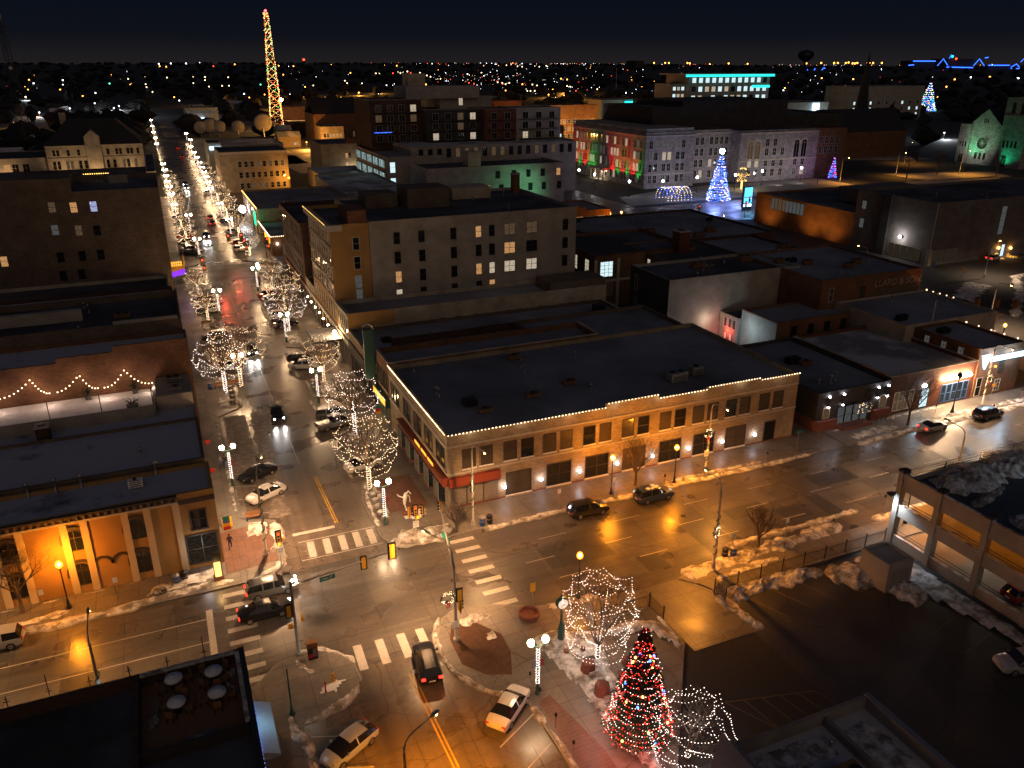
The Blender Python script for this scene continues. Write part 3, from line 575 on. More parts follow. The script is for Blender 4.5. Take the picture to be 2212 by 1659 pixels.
def patch(name,P,z=.15,h=.16,mat='snow',res=.22):
    """a low field of snow filling polygon P"""
    xs=[p[0] for p in P]; ys=[p[1] for p in P]; n=len(P)
    def dist(x,y):
        ins=False; dm=1e9
        for i in range(n):
            x1,y1=P[i]; x2,y2=P[(i+1)%n]
            if (y1>y)!=(y2>y) and x<(x2-x1)*(y-y1)/(y2-y1)+x1: ins=not ins
            dx,dy=x2-x1,y2-y1; t=max(0,min(1,((x-x1)*dx+(y-y1)*dy)/(dx*dx+dy*dy+1e-9))); dm=min(dm,math.hypot(x-x1-t*dx,y-y1-t*dy))
        return dm if ins else -dm
    m=MB(); nx=int((max(xs)-min(xs))/res)+1; ny=int((max(ys)-min(ys))/res)+1; id={}
    for i in range(nx+1):
        for j in range(ny+1):
            x=min(xs)+i*res+R.uniform(-.12,.12)*res; y=min(ys)+j*res+R.uniform(-.12,.12)*res; d=dist(x,y); d=d-.28*(1+math.sin(x*2.3+math.sin(y*1.9)*1.5)*.5+math.sin(y*3.1+x*.7)*.5+R.uniform(-.3,.3))*min(1,max(xs)-min(xs))*.6
            if d>-.02:
                id[i,j]=len(m.v); m.v.append((x,y,z-.02+min(1,max(0,d+.02)/.6)*h*R.uniform(.75,1.2)))
    for i in range(nx):
        for j in range(ny):
            k=[(i,j),(i+1,j),(i+1,j+1),(i,j+1)]
            if all(a in id for a in k): m.f.append(tuple(id[a] for a in k)); m.m.append(0)
    return m.build(name,mat,None,True,'stuff')
ridge('snow_ridge',[(26.5,69.0),(34,69.2),(42,69.1),(48,69.3),(56,69.2),(64,69.1),(71,69.3)],.8,.28)
ridge('snow_ridge',[(49.2,69.9),(56,70.0),(64,69.9)],.9,.3)
ridge('snow_ridge',[(78.5,69.0),(85,69.4),(92,69.3),(100,69.4),(110,69.5),(124,69.4)],1.1,.34); ridge('snow_ridge',[(79,70.6),(84,71.2),(88,70.7)],1.8,.4); ridge('snow_ridge',[(92,70.6),(98,70.8),(106,70.7),(118,70.8)],1.2,.35)
ridge('snow_ridge',[(78,73.2),(82,73.5),(84,73.6)],.6,.25); ridge('snow_ridge',[(88,73.4),(94,73.6),(100,73.5)],.6,.25)
ridge('snow_ridge',[(17.4,71.0),(19.5,70.6),(22,70.9),(23.6,70.3)],2.2,.5); ridge('snow_ridge',[(16.4,70.6),(19,69.6),(22.8,69.4)],1.5,.3)
ridge('snow_ridge',[(16.3,73.4),(16.5,77),(16.8,81),(17.6,84.4)],.75,.3); patch('snow_field',[(17.0,74.6),(18.2,75),(18.6,80.5),(18.3,84.3),(17.2,83.5)],.14,.2); patch('snow_field',[(18.9,73.6),(21.8,73.8),(22.4,75.6),(19.4,75.9)],.14,.14,'snowclean')
patch('snow_field',[(17.2,95),(20,95.2),(20,98.6),(17.4,98.4)],.14,.18); patch('snow_field',[(17.2,113.5),(20,114),(20,119),(17.2,118.6)],.14,.16); patch('snow_field',[(17,138.4),(19.8,139),(19.6,144.4),(17,144)],.14,.16); patch('snow_field',[(17,167),(20,168),(20,186),(17.2,184)],.14,.12)
ridge('snow_ridge',[(16.2,85.6),(16.1,94)],.5,.14); ridge('snow_ridge',[(16,101.5),(15.9,112)],.5,.14); ridge('snow_ridge',[(15.9,122),(15.8,136)],.5,.14); ridge('snow_ridge',[(15.8,147),(15.7,165)],.5,.14)
ridge('snow_ridge',[(-58,69.2),(-40,69.3),(-24,69.2),(-16,69.4),(-9,69.4),(-6,69.8),(-2,70.0),(1.5,69.9)],1.1,.34); patch('snow_field',[(-7,70.1),(-2.5,70.4),(.6,71.2),(.2,72.8),(-3,72.6),(-6,71.8)],.14,.34); ridge('snow_ridge',[(-19,70.4),(-15,70.6),(-12.5,71)],1.2,.3); ridge('snow_ridge',[(-30,72.9),(-14,73.1),(-2,73.2)],.35,.14)
ridge('snow_ridge',[(3.3,69.5),(5.2,70.5),(6.0,71.8)],1.1,.36); ridge('snow_ridge',[(5.2,73.0),(6.1,75.5),(6.1,79.4)],1.1,.4); patch('snow_field',[(3.0,77),(5.4,76.8),(5.7,79.6),(3.2,80.4)],.14,.24); ridge('snow_ridge',[(3.6,79.6),(5.4,79.7)],.8,.34)
ridge('snow_ridge',[(2.6,82),(2.7,96),(2.6,110)],.7,.2); patch('snow_field',[(3.2,92.6),(6.6,92.4),(6.9,111),(3.2,111)],.02,.035,'slush',.3); patch('snow_field',[(3.2,113.6),(5.7,113.5),(5.7,117.6),(3.2,118.2)],.14,.16); ridge('snow_ridge',[(6.2,113),(6.3,128)],.6,.28); patch('snow_field',[(3.3,122.4),(5.6,122.4),(5.6,127.5),(3.3,127.6)],.14,.2); patch('snow_field',[(3.3,152.8),(5.8,152.8),(5.8,158.6),(3.3,159)],.14,.2); ridge('snow_ridge',[(7.0,80),(7.6,95),(7.9,111)],1.6,.04,'slush',.3,.012); ridge('snow_ridge',[(7.2,128),(7.5,150)],.9,.08,'slush'); patch('snow_field',[(3.4,178.6),(5.8,178.6),(5.6,187),(3.4,188)],.14,.15)
ridge('snow_ridge',[(17.4,57.0),(16.5,55.2),(15.9,52.6),(16.4,49.4),(18.2,46.6),(20.4,44.6)],.55,.26); ridge('snow_ridge',[(20.6,44.2),(20.9,40),(21,34),(21.1,24)],.55,.24); ridge('snow_ridge',[(18.6,54.9),(20.3,55.6),(22,55.2)],1.3,.35); patch('snow_field',[(19.8,52),(21.6,51.8),(21.3,53.4),(20,53.3)],.14,.2); ridge('snow_ridge',[(17.0,52.2),(18.4,52.0)],.8,.22)
ridge('snow_ridge',[(26.6,54.2),(29.5,54.3),(32,53.9)],1.2,.3); patch('snow_field',[(23.4,50.9),(25.6,51.7),(28.0,50.4),(30,49.4),(28.8,46.5),(27.4,40),(26.6,33),(25.4,32.6),(24.8,38),(24.6,44)],.14,.28); patch('snow_field',[(29.5,49.6),(33,50),(35,49),(35.4,45),(34.4,44.8),(33.4,47.6),(30.5,48.2)],.14,.34)
ridge('snow_ridge',[(35.4,49.6),(35.3,46.2),(34.6,44.6)],.7,.3); ridge('snow_ridge',[(42.2,49.8),(42.5,47),(42.9,44.2)],1.1,.4); ridge('snow_ridge',[(42.6,49.2),(46,49.4),(50,49.3),(54,49)],1.7,.7); ridge('snow_ridge',[(54,48.6),(57,46.6),(58.6,44.0),(60,41.8)],3.0,.9); patch('snow_field',[(57,49.5),(63.6,49.6),(63.6,30),(61.6,30),(60.6,38),(59.4,42.5)],.02,.3,'snow',.45)
ridge('snow_ridge',[(41,53.4),(44,53.7),(47,53.9),(50,54.0),(56,54.3),(62,54.6)],1.8,.5); ridge('snow_ridge',[(48,56.2),(54,56.3),(60,56.2),(66,56.4)],.8,.2); ridge('snow_ridge',[(43,51.6),(48,52.2),(52,52.4)],1.2,.3); ridge('snow_ridge',[(66,54.2),(90,54.4)],1,.3)
ridge('snow_ridge',[(4.5,56.2),(5.2,57.2),(7,56.8),(9,54.8),(9.0,53.6)],.55,.26); ridge('snow_ridge',[(4.6,56.4),(5.4,54.6),(6.3,53.9)],.7,.3); patch('snow_field',[(5.4,51.3),(7.2,51.1),(8.2,52.4),(7,52.8),(5.9,52.5)],.14,.2,'snowclean'); ridge('snow_ridge',[(8.9,51.6),(7.6,50.2),(5.2,49.3),(3.9,49)],.8,.25); ridge('snow_ridge',[(3.3,50.6),(3.4,48.4),(4.1,46.2),(4.1,42),(4.0,36)],.8,.28)
ridge('snow_ridge',[(3.2,221.5),(3.3,232)],.8,.3); ridge('snow_ridge',[(150,100),(168,112),(180,122),(220,128)],1.6,.4); ridge('snow_ridge',[(128,84),(134,92),(140,100)],2.4,.4); patch('snow_field',[(150,84),(175,90),(176,100),(152,96)],.02,.25,'snow',1.2); patch('snow_field',[(150,108),(168,118),(166,124),(150,116)],.02,.2,'snow',1.2)
# open snowy ground around the civic building and the church
for i,P in enumerate(([(150,244),(262,246),(262,276),(205,276),(176,270),(156,262)],[(300,330),(372,310),(372,420),(300,420)],[(300,250),(345,246),(352,262),(300,276)],[(60,380),(130,385),(140,470),(55,460)],[(-150,440),(-12,440),(-12,620),(-150,620)],[(20,420),(70,420),(72,560),(24,600)],[(270,238),(330,238),(340,250),(270,252)])):
    sheet('snow_ground',P,.012,'snow',kind='structure')
sheet('snowy_street',[(8,610),(18,610),(18,1400),(8,1400)],.03,'slush')
for P in ([(190,440),(420,430),(430,560),(200,560)],[(300,500),(520,520),(500,640),(300,640)],[(60,640),(140,640),(150,760),(60,760)]): sheet('snow_field_far',P,.012,'slush')
# ---------------------------------------------------------------- buildings
class Bld: pass
def building(name,label,x0,x1,y0,y1,z,wallm,roofm='roof',par=.7,t=.3,z0=0,cat='building',coping=None,wallz=None):
    b=Bld(); b.x0,b.x1,b.y0,b.y1,b.z=x0,x1,y0,y1,z; b.root=thing(name,label,cat,((x0+x1)/2,y0,z0))
    m=MB()
    m.add([(x0,y0,z0),(x1,y0,z0),(x1,y1,z0),(x0,y1,z0),(x0,y0,z),(x1,y0,z),(x1,y1,z),(x0,y1,z)],[(0,1,5,4),(1,2,6,5),(2,3,7,6),(3,0,4,7)])
    a=(x0+t,x1-t,y0+t,y1-t); zr=z-par
    I=[(a[0],a[2]),(a[1],a[2]),(a[1],a[3]),(a[0],a[3])]; O=[(x0,y0),(x1,y0),(x1,y1),(x0,y1)]
    k=len(m.v); m.v+=[(p[0],p[1],z) for p in I]+[(p[0],p[1],zr-.05) for p in I]
    for i in range(4):
        j=(i+1)%4; m.f.append((4+i,4+j,k+j,k+i)); m.m.append(0); m.f.append((k+i,k+j,k+4+j,k+4+i)); m.m.append(0)
    b.wall=m.build('wall',wallm,b.root)
    b.roof=MB().quad((a[0],a[2],zr),(a[1],a[2],zr),(a[1],a[3],zr),(a[0],a[3],zr)).build('roof',roofm,b.root)
    if coping:
        m=MB(); c=.12
        m.box(x0-c,x1+c,y0-c,y0+t,z,z+.1); m.box(x0-c,x0+t,y0+t,y1,z,z+.1); m.box(x1-t,x1+c,y0+t,y1,z,z+.1); m.build('coping',coping,b.root)
    return b
def P3(b,face,u,z,d):
    return {'S':(u,b.y0-d,z),'W':(b.x0-d,u,z),'E':(b.x1+d,u,z),'N':(u,b.y1+d,z)}[face]
def fbox(m,b,face,u0,u1,z0,z1,d0,d1,mi=0):
    p,q=P3(b,face,u0,z0,d0),P3(b,face,u1,z1,d1); return m.box(p[0],q[0],p[1],q[1],z0,z1,mi)
def window(b,face,u0,u1,z0,z1,pane='glass',fr='darktrim',nx=1,nz=2,fw=.09,d=.07,sill=None,snow=False,arch=False,name='window',parent=None):
    m=MB(); par=parent or b.root
    top=z1
    fbox(m,b,face,u0-fw,u0,z0-fw,z1+fw,0.002,d); fbox(m,b,face,u1,u1+fw,z0-fw,z1+fw,0.002,d); fbox(m,b,face,u0,u1,z0-fw,z0,0.002,d); fbox(m,b,face,u0,u1,z1,z1+fw,0.002,d)
    for i in range(1,nx): u=u0+(u1-u0)*i/nx; fbox(m,b,face,u-.035,u+.035,z0,z1,.014,d*.7)
    for i in range(1,nz): zz=z0+(z1-z0)*i/nz; fbox(m,b,face,u0,u1,zz-.03,zz+.03,.016,d*.6)
    w=m.build(name,fr,par)
    g=MB(); A=[P3(b,face,u0,z0,.012),P3(b,face,u1,z0,.012),P3(b,face,u1,z1,.012),P3(b,face,u0,z1,.012)]
    if face in 'WN': A=A[::-1]
    g.quad(*A,0)
    if parent is None: g.build('pane',pane,w)
    else: g.build('pane',pane,par)
    if sill:
        s=MB(); fbox(s,b,face,u0-.15,u1+.15,z0-fw-.12,z0-fw,.002,.16); s.build('sill',sill,w)
        if snow: s=MB(); fbox(s,b,face,u0-.1,u1+.1,z0-fw,z0-fw+.1,.07,.17); s.build('sill_snow','snowclean',w)
    return w
def wgrid(b,face,us,zs,w,h,pick,**k):
    for z in zs:
        for u in us: window(b,face,u-w/2,u+w/2,z,z+h,pick(u,z) if callable(pick) else pick,**k)
def lrange(a,b,n): return [a+(b-a)*(i+.5)/n for i in range(n)]
def arch_window(b,face,uc,w,z0,z1,pane='glass',fr='darktrim',hood=None,fw=.08,hw=.28):
    """round-headed window, springing at z1-w/2"""
    r=w/2; zs=z1-r; K=10
    arc=[(uc+r*math.cos(PI*i/K),zs+r*math.sin(PI*i/K)) for i in range(K+1)]
    poly=[(uc-r,z0),(uc+r,z0)]+arc
    g=MB(); A=[P3(b,face,u,z,.014) for u,z in poly]; A=A[::-1] if face in 'WN' else A
    m=MB()
    def ring(m,r0,r1,d0,d1,mi=0,full=True):
        for i in range(K):
            a0,a1=PI*i/K,PI*(i+1)/K; Q=[(uc+rr*math.cos(a),zs+rr*math.sin(a)) for rr,a in ((r0,a0),(r1,a0),(r1,a1),(r0,a1))]
            F_=[P3(b,face,u,z,d1) for u,z in Q]; Bk=[P3(b,face,u,z,d0) for u,z in Q]; m.add(F_+Bk,[(0,1,2,3),(3,2,6,7),(0,4,5,1),(0,3,7,4),(1,5,6,2)],mi)
    ring(m,r,r+fw,.002,.08); fbox(m,b,face,uc-r-fw,uc-r,z0-fw,zs,.002,.08); fbox(m,b,face,uc+r,uc+r+fw,z0-fw,zs,.002,.08); fbox(m,b,face,uc-r,uc+r,z0-fw,z0,.002,.08); fbox(m,b,face,uc-.03,uc+.03,z0,z1-.05,.016,.05); fbox(m,b,face,uc-r,uc+r,zs-.03,zs+.03,.018,.05)
    w_=m.build('window',fr,b.root); g.add(A,[tuple(range(len(A)))]); g.build('pane',pane,w_)
    if hood:
        h=MB(); ring(h,r+.2,r+.2+hw,.002,.14); fbox(h,b,face,uc-r-.2-hw,uc-r-.2,zs-.5,zs,.002,.14); fbox(h,b,face,uc+r+.2,uc+r+.2+hw,zs-.5,zs,.002,.14); h.build('hood_mould',hood,w_)
    return w_
def part(b,name,mat,fn,parent=None):
    m=MB(); fn(m); return m.build(name,mat,parent or b.root)
def band(b,face,u0,u1,z0,z1,d,mat,name='cornice'):
    m=MB(); fbox(m,b,face,u0,u1,z0,z1,.002,d); return m.build(name,mat,b.root)
def roofunit(label,x,y,z,sx=2,sy=1.4,sz=1.1,mat='metal',kind='rooftop_unit',cat='rooftop unit'):
    t=thing(kind,label,cat,(x,y,z)); MB().box(x-sx/2,x+sx/2,y-sy/2,y+sy/2,z+.12,z+sz).build('casing',mat,t)
    MB().box(x-sx/2+.1,x+sx/2-.1,y-sy/2+.1,y+sy/2-.1,z-.02,z+.12).build('curb_frame','darkmetal',t)
    for i in range(2 if sx>1.7 else 1):
        f=MB().lathe([(.42*min(1,sy/1.4),0),(.42*min(1,sy/1.4),.1),(.36*min(1,sy/1.4),.12),(.1,.07)],12,(x-sx/4+i*sx/2 if sx>1.7 else x,y,z+sz)).build('fan_grille','darkmetal',t)
    m=MB()
    for i in range(4): m.box(x-sx/2+.15,x+sx/2-.15,y-sy/2-.02,y-sy/2,z+.25+i*.2,z+.33+i*.2)
    m.build('louvre','darkmetal',t); return t
def vent(label,x,y,z,h=.9,r=.16):
    t=thing('roof_vent',label,'roof vent',(x,y,z)); MB().tube([(x,y,z-.02),(x,y,z+h)],r*.6,8).build('pipe','metal',t,True); MB().lathe([(r*1.2,0),(r*1.3,.12),(r*.4,.3)],8,(x,y,z+h)).build('cap','metal',t,True); return t
def chimney(label,x,y,z0,z1,s=1.0,mat='redbrick'):
    t=thing('chimney',label,'chimney',(x,y,z0)); MB().box(x-s/2,x+s/2,y-s/2,y+s/2,z0-.05,z1).build('stack',mat,t); MB().box(x-s/2-.1,x+s/2+.1,y-s/2-.1,y+s/2+.1,z1,z1+.2).build('cap','trim',t); MB().box(x-s/4,x+s/4,y-s/4,y+s/4,z1+.2,z1+.35).build('flue','darkmetal',t); return t
GL=lambda *a:R.choice(a)
# --- corner building with the roofline lights
b=building('corner_building','two storey tan brick corner building edged with white roofline bulbs',24.4,72.3,74.3,98,9.0,'tanbrick','roof',.55)
W1=[(26.1,27.6),(28.1,29.6),(31.0,32.5),(33.1,34.6),(35.9,37.4),(38.0,39.5),(41.0,42.5),(43.1,44.6),(46.2,47.7),(48.3,49.8),(51.4,52.9),(53.5,55.0),(56.2,57.7),(58.3,59.8),(61.1,62.6),(63.2,64.7),(66.3,67.8),(68.5,70.0)]
for i,(u0,u1) in enumerate(W1): window(b,'S',u0,u1,4.75,7.05,GL('blind','blind','glass'),'darktrim',1,2,.06,.08,'trim',True)
for i,u in enumerate((31.3,36.4,41.4,46.5,51.6,56.6,61.5)): window(b,'S',u,u+3.0,.35,3.15,'glass' if i%3 else 'blind','darktrim',2,2,.08,.1,'trim',True,name='shop_window')
window(b,'S',67.6,69.2,0,2.9,'glass','darktrim',1,1,.1,.12,name='doorway')
band(b,'S',24.4,72.3,7.55,7.75,.1,'trim','string_course'); band(b,'S',24.4,72.3,4.25,4.45,.12,'trim','string_course'); band(b,'S',30.4,72.3,.0,.28,.06,'redstone','plinth')
for u0,u1 in W1[::2]: band(b,'S',u0+1.52,u0+2.08,4.6,7.2,.06,'tanbrick','pier')
part(b,'parapet_step','tanbrick',lambda m:m.box(43.9,51,74.3,74.6,9.0,9.5)); part(b,'parapet_step','tanbrick',lambda m:m.box(58,66,74.3,74.6,9.0,9.3))
for i,u in enumerate((30.95,35.4+.1,40.5,45.55,50.5,55.75,60.8,65.9)):
    s=MB(); s.box(u-.1,u+.1,74.1,74.29,1.45,1.75); w=s.build('wall_light','darkmetal',b.root); MB().ball((u,74.0,1.62),.2,9).build('globe','sconce',w,True)
# storefront at the corner: red fascia over grey corrugated shutters
band(b,'S',24.4,30.4,2.95,4.0,.5,'oxblood','fascia'); band(b,'S',24.4,30.4,2.75,2.95,.35,'darktrim','awning_edge')
m=MB()
for i in range(40): fbox(m,b,'S',24.6+i*.143,24.6+i*.143+.075,.35,2.75,.002,.08)
m.build('shutter','grey',b.root); band(b,'S',24.4,30.4,0,.33,.14,'redstone','plinth')
for u in (26.5,28.5): band(b,'S',u-.05,u+.05,.35,2.75,.12,'darktrim','mullion')
Yw=[(75.3,76.5),(76.9,78.1),(79.6,80.8),(81.2,82.4),(83.9,85.1),(85.5,86.7),(88.4,89.6),(90,91.2),(93.4,94.4),(94.8,95.8),(96.2,97.2)]
for u0,u1 in Yw: window(b,'W',u0,u1,4.75,7.05,GL('glass','blind'),'darktrim',1,2,.06,.08,'trim')
band(b,'W',74.3,98,7.55,7.75,.1,'trim','string_course'); band(b,'W',74.3,98,4.25,4.45,.12,'trim','string_course'); band(b,'W',74.3,92,2.95,4.0,.6,'oxblood','fascia')
m=MB(); fbox(m,b,'W',74.5,92,3.98,4.02,.6,.9); sg=m.build('sign_shelf','orangebrick',b.root)
for u in (78.5,81,83.5): # scrolled lit signs above the fascia
    m=MB()
    for k in range(9): m.tube([P3(b,'W',u-1+k*.22+.16*math.sin(a),4.25+.2*math.cos(a),.72) for a in (0,1.2,2.4,3.6,4.8,6)],.025,4)
    m.build('scroll_sign','amberpanel',b.root)
for u in (77.2,81,84.8,88.6,92.2): lamp('SPOT','soffit_light',(24.4-.45-b.root.location.x,u-b.root.location.y,2.9),130,(1,.9,.7),b.root,.15,(24.4-1.4-b.root.location.x,u-b.root.location.y,0),120,.9)
for k,u in enumerate((75.6,79.2,82.9,86.7,90.5)):   # shop bays, canted
    m=MB(); m.prism([(24.4,u),(23.75,u+.45),(23.75,u+2.05),(24.4,u+2.5)],.1,2.8); bb=m.build('shop_bay','shopwin',b.root); m=MB(); m.prism([(24.38,u-.05),(23.7,u+.42),(23.7,u+2.08),(24.38,u+2.55)],0,.35); m.build('plinth','redstone',bb)
    m=MB()
    for t in (0,.4,.8,1.2,1.6): m.box(23.72,23.77,u+.43+t,u+.49+t,.35,2.8)
    m.build('glazing_bars','trim',bb)
P=[]
def edge(a,b_,step): 
    a,b_=Vector(a),Vector(b_); n=int((b_-a).length/step); return [a.lerp(b_,(i+.5)/n) for i in range(n)]
P+=edge((24.3,74.15,9.1),(43.9,74.15,9.1),.42)+edge((43.9,74.15,9.58),(51,74.15,9.58),.42)+edge((51,74.15,9.1),(58,74.15,9.1),.42)+edge((58,74.15,9.38),(66,74.15,9.38),.42)+edge((66,74.15,9.1),(72.4,74.15,9.1),.42)+edge((24.22,74.4,9.1),(24.22,97.9,9.1),.42)
bulbs(P,.085,'bulb','roofline_lights',b.root)
for u in range(0,0): pass
for i in range(8): lamp('POINT','roofline_glow',(27+i*6-b.root.location.x,73.7-b.root.location.y,9.3),14,(1,.8,.55),b.root,.3)
roofunit('snow capped metal unit with ducts by the lit parapet of the corner building',57,79.5,8.45,2.4,1.6,1.3); roofunit('smaller rooftop unit beside the ducts on the corner building',60.6,80.5,8.45,1.6,1.3,1.2)
for x,y,l in ((38,82,'low skylight curb near the lit edge of the corner roof'),(44,84,'second low curb in the middle of the corner roof'),(31,80,'slanted vent hood near the corner of the lit roof')): roofunit(l,x,y,8.45,1.6,1.0,.55,'timber','roof_curb','roof curb')
vent('thin vent pipe in the middle of the corner roof',40.5,90,8.45); vent('thin vent pipe at the rear of the corner roof',49,92,8.45)
b=building('rear_annex','low tan brick annex behind the long lit corner building',48.5,72.3,88,112,8.2,'greybrown','roof',.6); 
# --- shops of the avenue between corner and hotel
b=building('brown_shop','narrow brown brick shop with green and gold storefront',24.4,56,98,104.6,9.3,'brownbrick','roof',.8,coping='tanstone')
for u in lrange(98.3,104.3,4): window(b,'W',u-.45,u+.45,4.9,7.4,'glass','darktrim',1,2,.06,.08,'trim')
band(b,'W',98,104.6,2.9,4.2,.7,'greenpaint','fascia'); 
m=MB(); fbox(m,b,'W',98.2,104.4,3.2,4.0,.705,.74); m.build('lit_panel','amberpanel',b.root)
for u in lrange(98.2,104.4,3): window(b,'W',u-.85,u+.85,.3,2.7,'litdim','greenpaint',2,1,name='shop_window')
lamp('POINT','shop_glow',(24.4-1.6-b.root.location.x,101.3-b.root.location.y,3.0),120,(1,.7,.35),b.root,.4)
b2=thing('blade_sign','tall dark blade sign with arched top standing above the shop roofs','sign',(23.6,105.2,4))
m=MB(); m.box(22.9,24.3,105.1,105.4,4.5,11.6); m.prism([(22.9,105.0),(24.3,105.0),(24.3,105.5),(22.9,105.5)],11.6,11.9); m.build('panel','greenpaint',b2); MB().tube([(22.8,105.25,11.8),(23.0,105.25,12.5),(23.6,105.25,12.8),(24.2,105.25,12.5),(24.4,105.25,11.8)],.14,6).build('arched_top','metal',b2); m=MB(); m.box(24.2,24.5,105.2,105.3,6,6.2); m.box(24.2,24.5,105.2,105.3,10,10.2); m.build('bracket','darkmetal',b2)
b=building('low_shop','low shop with long snowy roof between blade sign and hotel',24.4,70,104.6,122.2,6.8,'greybrown','roof',.5,coping='tanstone')
for u in lrange(105,122,6): window(b,'W',u-1.1,u+1.1,.4,3.2,'shopwin','darktrim',2,1,name='shop_window')
band(b,'W',104.6,122.2,3.5,5.2,.25,'darkgrey','fascia')
for x,l in ((38,'upstand wall across the low shop roof nearest the avenue'),(52,'second upstand wall across the low shop roof')): 
    t=thing('roof_upstand',l,'parapet wall',(x,113,6.3)); MB().box(x-9,x+9,112.9+.01*x,113.3+.01*x,6.28,7.4).build('wall','darkbrick',t)
roofunit('large dark vent hood on the snowy roof before the hotel annex',66,116,6.3,1.6,1.6,1.6,'darkmetal'); roofunit('flat dark skylight on the snowy roof near the alley',60,108,6.3,4.2,2.2,.7,'darkmetal','skylight','skylight'); vent('twin stub vent on the dark roof before the hotel',45,110,6.3); vent('tall stub vent nearer the avenue on the low roof',36,118,6.3)
# --- hotel: tall white side wall with a brown front
b=building('hotel_annex','two storey stone hotel wing with snowy terrace roof beside the avenue',24.4,71,122.2,130.5,9.4,'tanstone','roof',.7)
for u in lrange(122.5,130.3,5): window(b,'W',u-.45,u+.45,5.6,8.0,'glass','trim',1,2)
for u in lrange(122.5,130.3,4): window(b,'W',u-.8,u+.8,.4,3.6,'litdim','darktrim',2,1,name='shop_window')
band(b,'W',122.2,130.5,4.6,4.9,.3,'trim'); band(b,'W',122.2,130.5,9.0,9.35,.25,'trim')
for u in (40,43,46,52,54,58,62,64,66): window(b,'S',u-.4,u+.4,5.2,6.8,'glass','darktrim',1,2)
band(b,'S',24.4,32,7.0,9.41,.03,'ochre','painted_return')
part(b,'roof_house','greybrown',lambda m:m.box(60,70.9,122.6,128.5,8.7,10.6))
b=building('hotel','tall six storey hotel with pale blank side wall and scattered lit windows',30.7,69,130.7,158,22.0,'whitewash','roofdark',.5)
wz=[18.2,14.9,11.5]; 
lit={(2,1):'litwhite',(0,3):'litdim',(0,4):'litwarm',(0,6):'litdim',(1,6):'litwarm',(2,4):'litwarm',(2,5):'litwhite',(2,6):'litwhite',(0,7):'litdim',(0,8):'glass',(2,8):'litdim'}
cols=[36.0,40.4,46.0,50.6,53.2,56.7,60.4,66.6]
hu=[(35.3,1.0),(39.6,1.0),(45.3,1.0),(49.9,1.0),(52.4,1.0),(55.8,2.0),(60.1,2.0),(66.8,1.0)]
for r,z in enumerate((18.0,14.7,11.4,8.4)):
    for c,(u,w) in enumerate(hu):
        p=GL('glass')
        if (r,c) in {(2,0):1,(0,3):1,(2,3):1,(2,4):1,(2,5):1,(0,5):1,(1,5):1,(3,0):1,(3,4):1,(2,6):1,(0,6):1}: p={(2,0):'litwarm',(0,3):'litwarm',(2,3):'litwarm',(2,4):'litwhite',(2,5):'litwhite',(0,5):'litdim',(1,5):'litwarm',(3,0):'litwhite',(3,4):'litwarm',(2,6):'litwhite',(0,6):'litdim'}[(r,c)]
        if r==3: 
            if c in (5,6,7): continue
        window(b,'S',u-w/2,u+w/2,z,z+1.9 if r<3 else z+1.75,p,'darktrim',2 if w>1.5 else 1,2,.05,.06,'whitewash')
part(b,'penthouse','greybrown',lambda m:(m.box(41,49,143,150,21.4,25),m.box(34,40,146,152,21.4,24))); part(b,'roof_house','cream',lambda m:m.box(52,60,150,156,21.4,23.6))
chimney('tall square brick chimney at the far corner of the hotel roof',67,154,21.4,25.2,1.4,'brownbrick')
h=building('brown_hotel_block','brown hotel front block with rows of windows and bracketed cornice',24.4,30.6,130.7,151.5,21.9,'ochre','roofdark',.6)
part(h,'stair_tower','brownbrick',lambda m:m.box(27.4,30.5,131.0,138,21.3,23.9))
for r,z in enumerate((18.6,15.6,12.6,9.8)):
    for u in lrange(131.6,151,9): window(h,'W',u-.62,u+.62,z,z+2.0,GL('glass','glass','blind','glass','litdim'),'trim',1,2,.12,.1)
    band(h,'W',130.7,151.5,z-.75,z-.35,.12,'tanstone','string_course')
for u in lrange(131.6,151,9): window(h,'W',u-.55,u+.55,5.8,8.2,'glass','trim',1,2)
band(h,'W',130.3,151.8,20.9,21.85,.75,'trim'); band(h,'S',24.4,26.2,20.9,21.85,.5,'trim','cornice_return'); band(h,'W',130.7,151.5,4.5,5.0,.3,'trim','string_course')
for u in lrange(131,151.3,6): window(h,'W',u-1.2,u+1.2,.4,3.9,GL('litdim','shopwin'),'darktrim',2,1,name='shop_window')
for r,z in enumerate((17.6,14.4,11.2,8.9)): window(h,'S',27.9,28.9,z,z+2,'glass' if r<2 else 'litgrey','trim',1,2,.12)
bulbs(edge((23.55,131,21.95),(23.55,151.5,21.95),.5),.04,'bulbgold','cornice_lights',h.root)
for u in (133,137,141,145,149,153,157):
    m=MB(); m.tube([(24.3,u,3.6),(24.0,u,3.75),(23.8,u,3.6)],.03,5); l=m.build('wall_light','darkmetal',h.root); MB().ball((23.8,u,3.42),.14,8).build('globe','globe',l,True)
c=thing('entrance_canopy','snow covered flat entrance canopy hung by rods on the hotel front','canopy',(22.5,131,3.4))
MB().box(19.6,24.3,127.4,134.2,3.4,3.7).build('deck','darkmetal',c); MB().box(19.7,24.25,127.5,134.1,3.7,3.82).build('snow_cover','snowclean',c)
m=MB(); m.tube([(20,128.2,3.8),(24.35,129,6.5)],.03,4); m.tube([(20,133.4,3.8),(24.35,132.6,6.5)],.03,4); m.build('hanger_rod','darkmetal',c)
b=building('gap_shop','low shop front between hotel and dark brick block',24.4,30.6,151.5,160.9,6.6,'tanstone','roofdark',.5)
for u in lrange(151.8,160.6,3): window(b,'W',u-1.2,u+1.2,.4,3.8,'litdim','darktrim',2,1,name='shop_window')
band(b,'W',151.5,160.9,4.4,4.9,.25,'trim')
